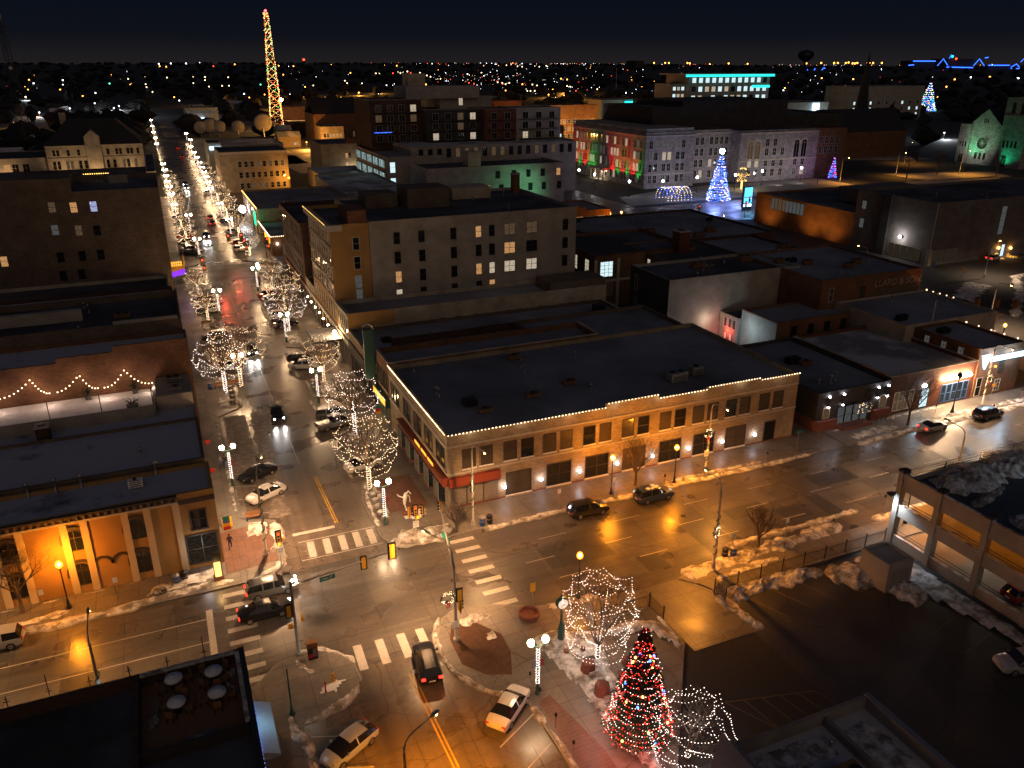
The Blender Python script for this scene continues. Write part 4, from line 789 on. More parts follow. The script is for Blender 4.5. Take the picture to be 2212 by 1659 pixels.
b=building('brick_block','dark five storey brick block at the far corner of the avenue',24.4,42,160.9,187.2,17.2,'darkbrick','roofdark',.7)
for z in (13.4,9.9,6.4):
    for u in lrange(162.5,186,8): window(b,'W',u-.6,u+.6,z,z+2.1,GL('glass','glass','glass','litdim'),'darktrim',1,2,.08)
band(b,'W',160.9,187.2,4.5,5.2,.3,'brownbrick'); band(b,'W',160.9,187.2,16.2,17.1,.3,'brownbrick')
for u in lrange(161.5,187,6): window(b,'W',u-1.4,u+1.4,.4,3.7,GL('litdim','litwarm','shopwin'),'darktrim',2,1,name='shop_window')
roofunit('pair of round fans on the dark brick block roof',36,170,16.5,2.2,1.4,1.0)
# --- rear of the block along the alley
b=building('stair_house','brick rear house with tall lit windows and iron outside stair in the alley',77.2,101,138,160,10.6,'brownbrick','roofdark',.6,coping='redbrick')
for u in (141,146,151): window(b,'W',u-.8,u+.8,6.6,9.4,'litwhite','darktrim',2,4)
window(b,'S',78.6,81.4,6.3,9.3,'litcool','trim',3,4); band(b,'S',77.2,86,5.2,5.7,.15,'trim'); band(b,'S',77.2,77.8,0,9.8,.16,'trim','pier'); band(b,'S',82.4,83,0,9.8,.16,'trim','pier'); window(b,'S',78.6,81.4,2.4,5.0,'grey','trim',1,1)
m=MB()
for i in range(16): m.box(76.2,77.1,140+i*.42,140.4+i*.42,5.6-i*.34,5.65-i*.34)
m.tube([(76.2,140,6.5),(76.2,146.7,1.1)],.04,4); m.tube([(76.2,140,5.5),(76.2,146.7,.1)],.06,4); m.build('outside_stair','darkmetal',b.root)
b=building('pale_office','pale rear office wall with row of narrow lit windows by the alley',89,106,126,148,10.4,'greybrown','roofdark',.5)
for u in (130,133.4,136.6,139.6,142.4): window(b,'W',u-.5,u+.5,6.9,9.3,'litwhite','trim',1,4)
b=building('white_wall_house','three storey house with blank pale side wall above the snowy yard',77,105,111.5,124,12.0,'whitewash','roofdark',.5)
for r,z in enumerate((7.6,3.6)):
    for i,u in enumerate((113.0,114.3,115.6,116.9)): window(b,'W',u-.55,u+.55,z,z+2.6,'litgrey' if r==0 else GL('litgrey','glass'),'darktrim',1,1,.06)
    window(b,'W',121.4,122.2,z+.2,z+3.0,'litwhite','trim',1,1,.06)
window(b,'W',122.6,122.8,1.2,2.4,'sconce','darkmetal',1,1,.05,name='strip_light'); window(b,'W',116.2,116.35,1.0,1.9,'sconce','darkmetal',1,1,.05,name='strip_light')
band(b,'W',111.5,124,0,12.01,.03,'darkgrey','dark_render')
roofunit('tan boxed rooftop unit near the white wall house edge',88,119,11.5,2.6,1.4,1.0,'timber'); roofunit('tan rooftop unit further along the white wall house',99,119.6,11.5,2.4,1.3,1.1,'timber')
b=building('bin_store','small dark brick lean-to at the foot of the white wall',74.6,78.6,107.4,111.3,4.4,'darkbrick','roof',.3)
b=building('warehouse','large low warehouse with wide dark snowy roof beside the side street',89,131,148.5,183,9.6,'darkbrick','roof',.5)
b=building('chimney_row_building','dark brick row with tall chimney along the far avenue',106.2,123.7,124.2,148.2,9.6,'darkbrick','roof',.5)
for u in (110,113,119): window(b,'S',u-.5,u+.5,9.0,9.5,'litwarm','darktrim',1,1)
chimney('broad red brick chimney rising from the warehouse roof',97,137.5,9.8,14.2,2.6,'redbrick')
for x,y,l in ((104,160,'grey unit on the wide warehouse roof nearest the hotel'),(112,152,'boxy unit on the warehouse roof beside the chimney'),(118,156,'far boxy unit on the warehouse roof'),(121,134,'white hooded unit on the roof edge above the museum street')): roofunit(l,x,y,9.1,2.6,1.5,1.1,'timber')
b=building('sign_building','brown brick building with faded painted lettering on its side wall',100.6,123.7,101.2,123.8,12.0,'brownbrick','roof',.45)
M=facing((118.4-b.root.location.x,-.03,10.1),(0,-1,0)); text('LLARD & SON.',1.75,'ghost_lettering','tanstone',b.root,M,.006)
m=MB(); fbox(m,b,'S',112.6,123.0,6.6,9.0,.004,.012); m.build('painted_panel','greybrown',b.root)
window(b,'S',109.6,110.6,8.0,10,'blind','darktrim'); window(b,'S',102.6,103.4,8.2,10.4,'blind','trim')
for x,y,l in ((108,113,'rusty hood on the lettered building roof'),(113,108,'grey roof unit with twin stacks above the lettering'),(117,110,'small pale unit above the painted letters'),(104,116,'mid roof unit beside the snow patch')): roofunit(l,x,y,11.55,1.8,1.1,.9,'timber')
b=building('yard_house','small pink rear house with red lamp facing the snowy yard',88.0,96,106.2,111.3,5.4,'concrete','roofdark',.3)
for u in (107.2,108.4,109.6): window(b,'W',u-.35,u+.35,3.2,4.8,'darkgrey','trim',1,1)
window(b,'W',107.6,108.3,0.1,2.2,'white','darktrim',1,1,name='doorway'); window(b,'W',109.0,109.7,.1,2.2,'white','darktrim',1,1,name='doorway')
m=MB(); m.ball((87.85,108.6,2.7),.16,8); m.build('red_lamp','sigred',b.root); lamp('POINT','red_glow',(87.3-b.root.location.x,108.6-b.root.location.y,2.6),130,(1,.08,.05),b.root,.2); lamp('POINT','yard_glow',(90-5-b.root.location.x,110-b.root.location.y,4.2),120,(1,.75,.55),b.root,.2)
b=building('long_brick_house','long low brick building with pale alley gable and row of rear windows',88.4,116,97.2,106,7.2,'brownbrick','roof',.4)
m=MB(); m.quad((88.39,97.25,0),(88.39,106.0,0),(88.39,106.0,7.0),(88.39,97.25,7.0)); m.f=[f[::-1] for f in m.f]; m.build('painted_gable','whitewash',b.root)
for u in (92,95.5,99,102.5): window(b,'S',u-.55,u+.55,4.6,6.2,'glass','darktrim')
lamp('POINT','gable_light',(85.6-b.root.location.x,103-b.root.location.y,4.6),240,(.6,.85,1),b.root,.3)
# --- south row of the second half block
b=building('black_restaurant','low charcoal restaurant with stone plinth and white wall lamps',76.2,89.2,74.3,94.6,5.5,'darkgrey','roof',.5)
band(b,'S',76.2,79.6,0,1.5,.5,'redstone','plinth'); band(b,'W',74.3,79,0,1.5,.2,'redstone','plinth'); band(b,'S',86.2,89.2,0,1.5,.5,'redstone','plinth')
for u in (77.9,80.4,86.6,88.4):
    for z in (4.5,3.4):
        m=MB(); m.lathe([(.16,0),(.22,.3)],8,(u,74.1,z)); l=m.build('wall_light','darkmetal',b.root); MB().ball((u,74.05,z+(.35 if z>4 else -.05)),.15,8).build('globe','sconce',l,True)
for u in lrange(79.8,85.4,4): window(b,'S',u-.6,u+.6,.2,2.9,'litgrey','blackpaint',1,2,.08,name='glass_door')
band(b,'S',79.6,86,3.1,3.3,.12,'darkmetal'); m=MB(); m.lathe([(.75,0),(.75,.1)],20); m.v=[(85.0+v[0],74.15-v[2],4.0+v[1]) for v in m.v]; m.build('round_sign','blackpaint',b.root)
window(b,'S',77.3,78.4,1.7,3.2,'litdim','trim',1,1); window(b,'S',87.4,88.6,1.7,3.4,'litdim','trim',1,1)
m=MB()
for x0,x1 in ((79.7,83.5),(86,88.5)):
    for z in (.5,.75,1.0): m.tube([(x0,73.0,z),(x1,73.0,z)],.03,4)
    for i in range(4): m.tube([(x0+(x1-x0)*i/3,73.0,0),(x0+(x1-x0)*i/3,73.0,1.05)],.04,4)
t=thing('ramp_railing','black railing of the ramp before the charcoal restaurant','railing',(84,73,.1)); m.build('rails','blackpaint',t); part(b,'ramp','redstone',lambda m:m.box(79.6,85,72.8,74.3,.05,.45))
bulbs([(R.uniform(83.4,86),74.12,R.uniform(1.4,3.0)) for _ in range(40)],.03,'bulb','door_lights',b.root)
roofunit('dark rooftop unit on the plain snowy roof of the restaurant',82,86,5.0,2.0,1.3,1.0,'darkmetal')
b=building('small_brick_shop','red brick shops with white lit windows and blue framed door',89.2,106,74.5,94,5.8,'redbrick','rooflight',.5,coping='tanstone')
for u in (91.2,93.2): window(b,'S',u-.8,u+.8,.5,3.2,'litdim','white',2,2,.1,name='shop_window')
window(b,'S',95.5,97.0,.2,3.0,'litcool','darktrim',1,1,name='shop_window')
for u in lrange(99.4,105,5): window(b,'S',u-.45,u+.45,.3,2.9,'litgrey','bluetrim',1,2,.1,name='shop_window')
m=MB()
for i,ch in enumerate(range(7)): m.ball((99.4+i*.85,74.2,4.05),.33,8)
m.build('glowing_sign','globe',b.root); lamp('POINT','sign_glow',(101-b.root.location.x,-1.2,3.9),160,(1,.8,.6),b.root,.3)
m=MB(); m.ball((95.7,74.2,3.6),.3,8); m.build('cool_sign','led',b.root); vent('short stack between the snowy shop roofs',94,86,5.3)
b=building('corner_brick_bar','brick corner house crowned by a glowing blue white sign',106,115.2,74.3,86,7.6,'brownbrick','roof',.4)
m=MB(); fbox(m,b,'S',108.0,115.1,5.5,6.25,.25,.4); m.build('sign_bar','signwhite',b.root); m=MB(); m.prism([(105.9,0),(107.7,0),(106.8,-2.2)],0,.25); m.v=[(v[0],73.98-v[2],6.75+v[1] if v[1]<0 else 6.75) for v in m.v]; m.build('sign_arrow','signwhite',b.root); lamp('POINT','sign_glow',(107.6-b.root.location.x,-1.2,6.3),420,(.5,.75,1),b.root,.4); lamp('POINT','sign_glow',(112-b.root.location.x,-1.2,6.3),300,(.5,.75,1),b.root,.4)
window(b,'S',106.5,107.5,.2,3.0,'shopwin','trim'); window(b,'S',110.6,111.6,3.4,5.4,'blind','darktrim',1,3); window(b,'S',110.5,111.5,.5,2.2,'blind','trim',2,3)
for u in (77.5,80.5,83.5): window(b,'W',u-.4,u+.4,5.9,6.9,'litgrey','trim',2,2)
m=MB(); m.ball((109.4,74.0,4.6),.2,8); m.build('lantern','sodium',b.root); vent('twin vents on the brick bar roof',111,82,7.2); roofunit('dark boxy unit on the brick bar roof',108.6,83,7.2,1.8,1.2,.8,'darkmetal')
window(b,'E',75.6,84,.6,3.2,'litwarm','trim',5,1,name='shop_window'); bulbs(edge((115.3,74.5,7.7),(115.3,85.5,7.7),2.2),.14,'bulb','star_lights',b.root)
b=building('peach_corner_store','low store with peach side wall facing the brick bar',104,124.6,86.1,101,8.0,'cream','roof',.3)
bulbs(edge((124.7,101,8.1),(124.7,94,8.1),1.4),.13,'bulb','star_lights',b.root)
t=thing('roof_pole','thin pale mast on the peach store roof','mast',(110,86.4,7.7)); MB().tube([(110,86.4,7.6),(110,86.4,11.4)],.05,5).build('pole','white',t)

ROOFS=[((27,46,76,96,8.45),('lit corner building roof',7)),((27,60,106,120,6.3),('low roof before the hotel',6)),((34,66,133,156,21.5),('hotel roof',6)),((92,128,151,180,9.1),('wide warehouse roof',8)),((79,103,113,123,11.5),('white wall house roof',5)),((102,122,103,122,11.55),('lettered building roof',7)),((78,88,77,92,5.0),('charcoal restaurant roof',4)),((106,123,88,99,7.7),('peach store roof',5)),((-40,-3,113,126,13.7),('stepped tan roof at the left',5)),((-40,-3,129,143,10.5),('snow strip roof at the left',5)),((-40,-3,82,90,8.3),('wide snowy roof at the left',4)),((-40,-14,169,188,23.8),('massive brown block roof',5)),((174,230,141,160,14.6),('museum roof',6))]
# --- left block
b=building('arched_building','ochre two storey building with pale pilasters and round headed windows',-60,.6,73.5,79.6,8.4,'ochre','roofsnow',.35)
for u in (-2.95,-6.4+.95,-7.3-.05,-10.75,-12.4,-15.9,-17.9,-21,-22.8,-26): fbox_m=MB(); fbox(fbox_m,b,'S',u-.3,u+.3,0,7.5,.002,.16); fbox_m.build('pilaster','pilaster',b.root)
for u in (-6.55,-11.7,-16.9,-22): 
    for z0,z1 in ((4.7,6.7),(1.0,3.2)): arch_window(b,'S',u,1.5,z0,z1,'glass','darktrim','darktrim',.08,.26)
for uc in (-9.85,-8.2):  # blind hood moulds in the blank panel
    m=MB(); r=.72
    for i in range(8):
        a0,a1=PI*i/8,PI*(i+1)/8; Q=[(uc+q*math.cos(a),2.6+q*math.sin(a)) for q,a in ((r,a0),(r+.24,a0),(r+.24,a1),(r,a1))]; m.add([P3(b,'S',u,z,.12) for u,z in Q]+[P3(b,'S',u,z,0) for u,z in Q],[(0,1,2,3),(0,4,5,1),(3,2,6,7),(0,3,7,4),(1,5,6,2)])
    m.build('hood_mould','darktrim',b.root)
window(b,'S',-1.75,-.45,4.5,6.4,'glass','darktrim',2,2,.1,.1,'darktrim'); window(b,'S',-2.45,.2,.7,3.7,'shopwin','darktrim',2,2,.14,.1,name='shop_window'); lamp('POINT','shop_glow',(-1.2-b.root.location.x,-1.0,2.6),50,(.95,.9,.9),b.root,.3)
band(b,'S',-60,-2.7,7.55,7.75,.28,'trim','cornice'); band(b,'S',-60,-2.7,7.75,8.25,.16,'darktrim','frieze'); band(b,'S',-60,-2.7,8.25,8.41,.4,'darkgrey','gutter'); band(b,'S',-2.7,.6,7.3,7.75,.12,'darktrim','frieze')
for i in range(30): m=MB(); fbox(m,b,'S',-2.9-i*.6,-2.65-i*.6,7.8,8.2,.16,.34); m.build('bracket','greybrown',b.root)
roofunit('white outdoor condenser on the snowy roof of the ochre building',-6.2,77.2,8.05,1.3,.6,.9,'white','condenser','condenser')
for x,l in ((-15.5,'leaning vent on the dark strip behind the ochre building'),(-13.2,'rusty chimney pipe behind the ochre roof'),(-11,'pale topped vent behind the ochre roof'),(-4.4,'pair of short pipes near the avenue end of the ochre roof')): vent(l,x,79.2,8.05,1.3,.22)
b=building('blue_roof_building','building with wide plain snow covered roof behind the ochre one',-60,.3,80.2,91.4,8.6,'greybrown','roofsnow',.3)
for u in (82.5,85.5,88.5): window(b,'E',u-1.2,u+1.2,.4,3.4,'litwarm','darktrim',2,1,name='shop_window')
b=building('patio_building','white rendered building with snowy roof terrace under strings of bulbs',-60,.2,91.9,103.6,8.0,'whitewash','roofsnow',.3,wallz=0)
part(b,'terrace_parapet','whitewash',lambda m:(m.box(-60,-4.2,95.6,95.9,7.6,9.1),m.box(-4.3,-4.0,95.9,103.5,7.6,9.0))); part(b,'plant_room','whitewash',lambda m:m.box(-3.9,.1,97,103.5,7.7,9.6))
MB().box(-60,-4.4,96,103.5,7.71,8.35).build('terrace_snow','snowclean',b.root)
window(b,'S',-3,-1.6,1,2.4,'glass'); roofunit('louvred cooler on the terrace plant room',-1.8,101.5,9.6,1.8,1.0,.7); roofunit('second louvred cooler at the front of the plant room',-1.6,98.4,9.6,1.2,.8,.5)
chimney('square dark brick chimney on the white roof',-15.5,93.6,7.7,9.3,1.3,'darkbrick'); vent('dark pipe on the white roof near the photo edge',-20.5,93.2,7.7,1.0)
Bw=[]
for x0,x1 in ((-22,-17.3),(-17.3,-14.2),(-12.9,-9.4),(-9.4,-8.1+.4),(-6.7,-4.1)): pass
zig=[(-21.5,10.2),(-18.6,9.9),(-15.6,12.2),(-13.3,9.9),(-11.4,10.0),(-9.0,12.3),(-6.6,10.0),(-5.4,10.0+.2),(-3.6-.3,12.9-.1),(-.6-1.2,10.3)]
Q=[GY(*p,103.4) for p in ((0,817),(59,771),(97,790),(129,770+.2),(129+26,750+18),(160,767),(193,801),(193+30,809-12),(240,783-1),(272,770),(303,811-6))] 
WX=lambda x,y:((x*900/2212)/1.852,(1150+y*900/2212)/1.852)
S1=[(0,1097),(45,1085),(93,1069),(137,1046),(178,1020),(215,989),(252,955),(290,913),(320,940),(348,970),(378,997),(405,1018),(433,1030),(458,1041),(486,1041),(566,1031),(607,1016),(646,994),(684,966),(717,930),(753,888),(784,873),(817,913),(847,944),(878,968),(906,986),(935,992),(962,990),(1028,985),(1062,977),(1099,962),(1131,936),(1161,904),(1188,863),(1218,816),(1251,842),(1287,873),(1322,900),(1359,919),(1393,935),(1428,942),(1462,944),(1495,938)]
m=MB(); sl=thing('patio_string_lights','zigzag string of warm bulbs over the snowy roof terrace','string lights',(-12,103,8.4))
P=[]
for x,y in S1:
    X,Z=GY(*WX(x,y),103.1); P.append((X,103.1,Z)); m.ball((X,103.1,Z),.085,6)
m.build('bulbs','bulb',sl); MB().tube(P,.012,3).build('cable','darkmetal',sl)
for k in (7,21,34): lamp('POINT','string_glow',(P[k][0]+12,-.6,P[k][2]-8.4-.2),26,(1,.6,.38),sl,.2)
for k in (0,14,28,42): lamp('POINT','string_glow',(P[k][0]+12,-1.2,P[k][2]-8.4),45,(1,.66,.5),sl,.2)
for i,(px,py) in enumerate(((48,1300),(530,1262),(1023,1200),(1515,1130))):
    x,y=G(*WX(px,py),8.2); t=thing('string_post',['slim post at the photo edge of the snowy terrace','slim post left of middle on the snowy terrace','slim post at the middle of the snowy terrace','slim post by the plant room of the terrace'][i],'post',(x,96.2,8.2)); MB().tube([(x,96.2,7.9),(x,96.2,11.3)],.05,5).build('pole','darkmetal',t)
for i,(x,l) in enumerate(((-11.5,'potted evergreen with snow near the middle of the terrace wall'),(-6.3,'potted evergreen with lights nearer the terrace plant room'))):
    t=thing('potted_shrub',l,'potted shrub',(x,102.6,8.35)); MB().lathe([(.3,0),(.36,.5)],8,(x,102.6,8.33)).build('pot','planter',t); m=MB()
    for k in range(160): p=Vector((x+R.gauss(0,.26),102.6+R.gauss(0,.2),9.3+R.gauss(0,.4))); d=Vector((R.uniform(-1,1),R.uniform(-1,1),R.uniform(-.5,1))).normalized()*.2; e=Vector((d.y,-d.x,.1)).normalized()*.05; m.quad(p-e,p+d-e,p+d+e,p+e)
    m.build('foliage','needles',t)
t=thing('fire_pit','bare branched planter standing in the terrace snow','planter',(-7,98,8.35)); MB().lathe([(.6,0),(.7,.35)],10,(-6.6,98,8.33)).build('bowl','planter',t); m=MB()
for k in range(7): a=k*.9; m.tube([(-6.6,98,8.6),(-6.6+.5*math.cos(a),98+.4*math.sin(a),9.2),(-6.6+.9*math.cos(a+.3),98+.7*math.sin(a),9.3)],.04,4)
m.build('branches','bark',t)
b=building('brick_party_wall_building','tall brown brick building whose blank wall backs the lit terrace',-60,.5,103.6,112,13.0,'brownbrick','roofsnow',.5)
part(b,'raised_parapet','brownbrick',lambda m:(m.box(-8.0,.5,103.58,103.9,13,14.3),m.box(-14.2,-8,103.58,103.9,13,13.6)))
b=building('tan_gable_shop','narrow building with stepped tan end wall over the avenue',-60,.2,112,127.5,14.6,'greybrown','roofdark',.9)
part(b,'party_step','whitewash',lambda m:(m.box(-8,-.2,112.0-.02,112.3,14.6,15.0),m.box(-24,-12,119,120,13.7,15.2)))
b=building('snow_strip_building','low flat building with long snow strip across its roof',-60,-.4,127.5,145,11.0,'darkbrick','roofsnow',.5)
b=building('yellow_front_shop','shop with yellowish stone front strip along the pavement',-60,-.9,145,167,8.0,'tanstone','roofdark',.6)
b=building('big_brown_block','massive plain brown brick block with few windows',-75,.0,167,191,24.6,'greybrown','roofdark',.8)
part(b,'stair_head','greybrown',lambda m:m.box(-75,-14.5,167.0-.02,175,24.6,27.0)); part(b,'roof_hatch','concrete',lambda m:m.box(-9,-5.5,183,184,23.8,25.3))
for px,py,p in ((151,437,'litwhite'),(176,447,'x'),(159,448,'litwarm'),(202,446,'litblue'),(112,448,'litdim'),(119,497,'litgrey'),(170,498,'litdim'),(210,498,'glass'),(218,550,'glass'),(178,553,'glass'),(131,556,'glass'),(9,565,'litwarm'),(177,592,'glass'),(137,596,'glass')):
    if p=='x' or px==151: continue
    X,Z=GY(px,py,167); window(b,'S',X-.55,X+.55,Z-.9,Z+.9,p,'darktrim',1,2,.06,.05)
bulbs(edge((-14,190.9,24.9),(-9,190.9,24.9),.4),.1,'bulbgold','roof_lights',b.root)
mq=thing('theatre_marquee','wedge theatre marquee with glowing purple screens and bulb rows','marquee',(1.5,186,4))
MB().prism([(-.1,181.5),(2.6,184),(2.6,188),(-.1,190.4)],4.0,5.6).build('canopy','sigyellow',mq); m=MB(); m.quad((-.05,181.3,4.05),(2.65,183.9,4.05),(2.65,183.9,5.1),(-.05,181.3,5.1)); m.build('screen','purplescreen',mq); m=MB()
for i in range(5):
    for j in range(2): m.box(.1+i*.45,.38+i*.45,184.4,184.6,5.7+j*.55,6.1+j*.55)
m.build('letter_panel','amberpanel',mq); MB().box(2.5,2.8,184,188,5.6,8).build('fin','sigyellow',mq); lamp('POINT','marquee_glow',(1.2,-3,-.3),40,(.6,.35,1),mq,.3)
# --- near roof at the lower left, with the terrace
b=building('near_roof_building','dark roofed building with furnished roof terrace in the lower corner',-60,.65,20,49.4,8.0,'darkbrick','roofdark',.9,coping='darktrim')
part(b,'lower_roof_wall','darkbrick',lambda m:(m.box(-60,.3,36.5,36.9,7.1,8.0),m.box(-6.3,-6.0,36.9,49.1,7.1,8.0)))
part(b,'terrace_floor','timber',lambda m:m.box(-5.95,.3,42.2,49.05,7.1,7.16)); 
part(b,'terrace_rail_wall','darktrim',lambda m:m.box(-6.0,.3,41.9,42.15,7.1,7.9)); MB().box(.12,.4,42.2,49.0,7.9,8.16).build('parapet_snow','snow',b.root); MB().box(-5.9,.1,48.95,49.2,7.95,8.14).build('parapet_snow','snow',b.root)
for i in range(13):
    m=MB(); x=-30+i*2.35; m.tube([(x,49.2,8.0),(x,49.2,9.0 if i%4 else 9.9)],.03,4); m.box(x-.18,x+.18,49.19,49.21,8.55,8.6); m.box(x-.1,x+.1,49.19,49.21,8.75,8.79); m.build('finial_post','darkmetal',b.root)
bulbs(edge((.78,20,7.8),(.78,43.4,7.8),.35),.035,'ledstrip','edge_lights',b.root)
tb=thing('patio_table','round snow topped table','table'); MB().lathe([(.02,.66),(.5,.66),(.62,.72),(.1,.74)],16).build('table_top','timber',tb); MB().tube([(0,0,0),(0,0,.68)],.05,6).build('pedestal','darkmetal',tb); MB().lathe([(.3,0),(.3,.03),(.05,.08)],10).build('base','darkmetal',tb); MB().lathe([(.6,.74),(.56,.86),(.28,.9),(.16,.98),(.02,1.0)],14).build('snow_cap','snowclean',tb,True)
ch=thing('patio_chair','wooden chair','chair'); MB().box(-.24,.24,-.24,.24,.42,.47).build('seat','timber',ch); MB().box(-.24,.24,.2,.25,.47,.95).build('backrest','timber',ch)
for sx in(-1,1):
    for sy in(-1,1): MB().box(sx*.22-.025,sx*.22+.025,sy*.2-.025,sy*.2+.025,0,.42).build('leg','darkmetal',ch)
for ti,(px,py,l) in enumerate(((375,1466,'snow topped round table at the far left of the roof terrace'),(461,1450,'snow topped round table at the far right of the roof terrace'),(381,1517,'snow topped round table at the near left of the roof terrace'),(469,1496,'snow topped round table at the near right of the roof terrace'))):
    x,y=G(px,py,7.9); place(tb,(x,y,7.16),ti*.7,1,l,'tables on the roof terrace')
    for k in range(4):
        a=k*PI/2+.4*ti+.3; place(ch,(x+.85*math.cos(a),y+.85*math.sin(a),7.16),a-PI/2,1,['chair behind','chair left of','chair in front of','chair right of'][int(((a%(2*PI))/(PI/2)+.5)//1+0)%4 if False else k]+' the '+l.replace('snow topped round ',''),'wooden chairs on the roof terrace')
# snow lumps on terrace
patch('snow_heap',[(-5.8,44.2),(-4.6,44.4),(-4.4,47.8),(-5.6,48)],7.2,.3,'slush'); patch('snow_heap',[(-4,42.4),(-1.5,42.4),(-1,43.6),(-3.4,43.8)],7.2,.12,'slush'); patch('snow_heap',[(-.9,46.5),(0,46.3),(.1,48.6),(-.8,48.6)],7.2,.14,'snow')
aw=thing('lit_awning','pale blue lit awning along the pavement beside the dark roof','awning',(1.3,50,2.8)); m=MB(); m.add([(.66,44.2,3.3),(.66,49.3,3.3),(2.0,44.2,2.7),(2.0,49.3,2.7),(.66,44.2,2.5),(.66,49.3,2.5),(2.0,44.2,2.5),(2.0,49.3,2.5)],[(0,2,3,1),(0,4,6,2),(1,3,7,5),(2,6,7,3),(4,5,7,6)]); m.build('canopy','awninglit',aw); MB().box(.67,.78,44.4,49.1,3.5,3.56).build('strip_lamp','ledstrip',aw); lamp('AREA','awning_light',(.1,-3,1.6),9,(.55,.85,1),aw,.3,(.6,-3,0))
# --- building at the lower right
b=building('metal_roof_building','low building with silvery sloping canopy and roof units in the lower corner',29.4,41.2,6,31.6,4.2,'grey','rooflight',1.0,coping='metal')
for x0,x1,y0,y1 in ((37.0,37.3,20,31.2),): part(b,'inner_parapet','grey',lambda m:m.box(x0,x1,y0,y1,3.2,3.9))
m=MB(); m.add([(27.6,31.4,3.3),(29.35,32.6,4.4),(29.35,10,4.4),(27.6,10,3.3),(27.6,31.4,3.0),(29.35,32.6,3.0),(29.35,10,3.0),(27.6,10,3.0)],[(0,3,2,1),(4,5,6,7),(0,1,5,4),(0,4,7,3)]); m.build('canopy','metal',b.root)
roofunit('big tan rooftop unit with a folded cover in the lower corner',34.6,26.6,3.2,2.2,1.6,1.3,'timber'); roofunit('tan rooftop unit with a dark opening in the lower corner',31.6,27.4,3.2,2.0,1.5,1.2,'timber'); vent('small capped vent by the near parapet',36,29.5,3.2,.5); vent('small round cap near the inner parapet',33.8,23.6,3.2,.4)
for P_ in ([(30,28.6),(36.6,28.6),(36.6,31),(30,31)],[(37.6,20),(40.6,20),(40.6,30.6),(37.6,30.8)],[(30,20),(36.6,20),(36.6,24.5),(30,24.5)]): patch('roof_snow',P_,3.22,.12,'snow')
# --- parking structure
pk=thing('parking_deck','concrete parking deck with open floors lit orange inside','parking deck',(64,50,0))
Ys=[50.2,45.7,40.6,35.4,30.2,25.0,19.8]
m=MB(); m.box(64.3,110,5,49.9,6.7,6.95); m.build('top_floor','asphalt',pk); m=MB(); m.box(64.3,110,5,49.9,3.4,3.7); m.build('middle_floor','concrete',pk); MB().box(64.3,110,5,49.9,.0,.06).build('ground_floor','concrete',pk)
for y in Ys: MB().box(63.9,64.7,y-.28,y+.28,0,8.15).build('column','concrete',pk); MB().box(63.82,64.8,y-.34,y+.34,8.15,8.4).build('column_cap','darkgrey',pk)
for i in range(6):
    y0,y1=Ys[i+1]+.29,Ys[i]-.29
    for z0,z1 in ((6.3,8.0),(3.3,4.6),(0.0,1.1)): MB().box(64.05,64.3,y0,y1,z0,z1).build('spandrel_panel','concrete',pk); MB().box(64.03,64.33,y0,y1,z1,z1+.06).build('ledge_snow','snow',pk)
    for z in (4.9,5.2,1.4,1.7): MB().tube([(64.2,y0,z),(64.2,y1,z)],.035,4).build('guard_rail','darkmetal',pk)
    lamp('POINT','deck_light',(4.5,(y0+y1)/2-50,6.2),34,(1,.3,.02),pk,.15); lamp('POINT','deck_light',(5,(y0+y1)/2-50,3.0),22 if i!=1 else 60,(1,.8,.6),pk,.15)
    MB().box(68.2,68.8,(y0+y1)/2-.15,(y0+y1)/2+.15,6.28,6.4).build('ceiling_lamp','decklamp',pk)
for x in range(70,110,7): MB().box(x-.25,x+.25,49.6,50.2,0,7.4).build('column','concrete',pk)
MB().box(64.7,110,49.95,50.2,6.3,7.3).build('north_parapet','concrete',pk); m=MB()
for z in (7.6,7.9,8.2): m.tube([(64.6,50.1,z),(110,50.1,z)],.04,4)
for x in range(65,110,5): m.tube([(x,50.1,7.3),(x,50.1,8.25)],.05,4)
m.build('north_rail','darkmetal',pk); MB().box(80,92,30,44,2.2,3.4).build('back_wall','concrete',pk); MB().box(75,75.3,5,49.5,3.72,6.3).build('inner_wall','concrete',pk); MB().box(75,75.3,5,49.5,.1,3.3).build('inner_wall','concrete',pk)
fl=thing('wall_floodlight','square black floodlight bracketed on the parking deck corner','floodlight',(63.4,50.3,5.7)); MB().box(63.0,63.6,50.1,50.7,5.65,5.9).build('housing','blackpaint',fl); MB().box(63.1,63.5,50.2,50.6,5.61,5.645).build('lens','led',fl); MB().box(63.55,63.9,50.3,50.45,5.7,5.8).build('bracket','blackpaint',fl); lamp('SPOT','flood_beam',(-.2,.1,-.2),700,(.75,.9,1),fl,.1,(.9,-1.6,-5.6),110,.8)
ridge('snow_ridge',[(66.5,47.5),(72,48.2),(80,48.6),(90,48)],4.2,1.3,'snow',.4,6.95); ridge('snow_ridge',[(67,40),(72,39.2),(80,38)],2.4,.6,'snow',.4,6.95); ridge('snow_ridge',[(66.5,44),(69,44.6),(73,45.6)],1.0,.3,'slush',.4,6.95)
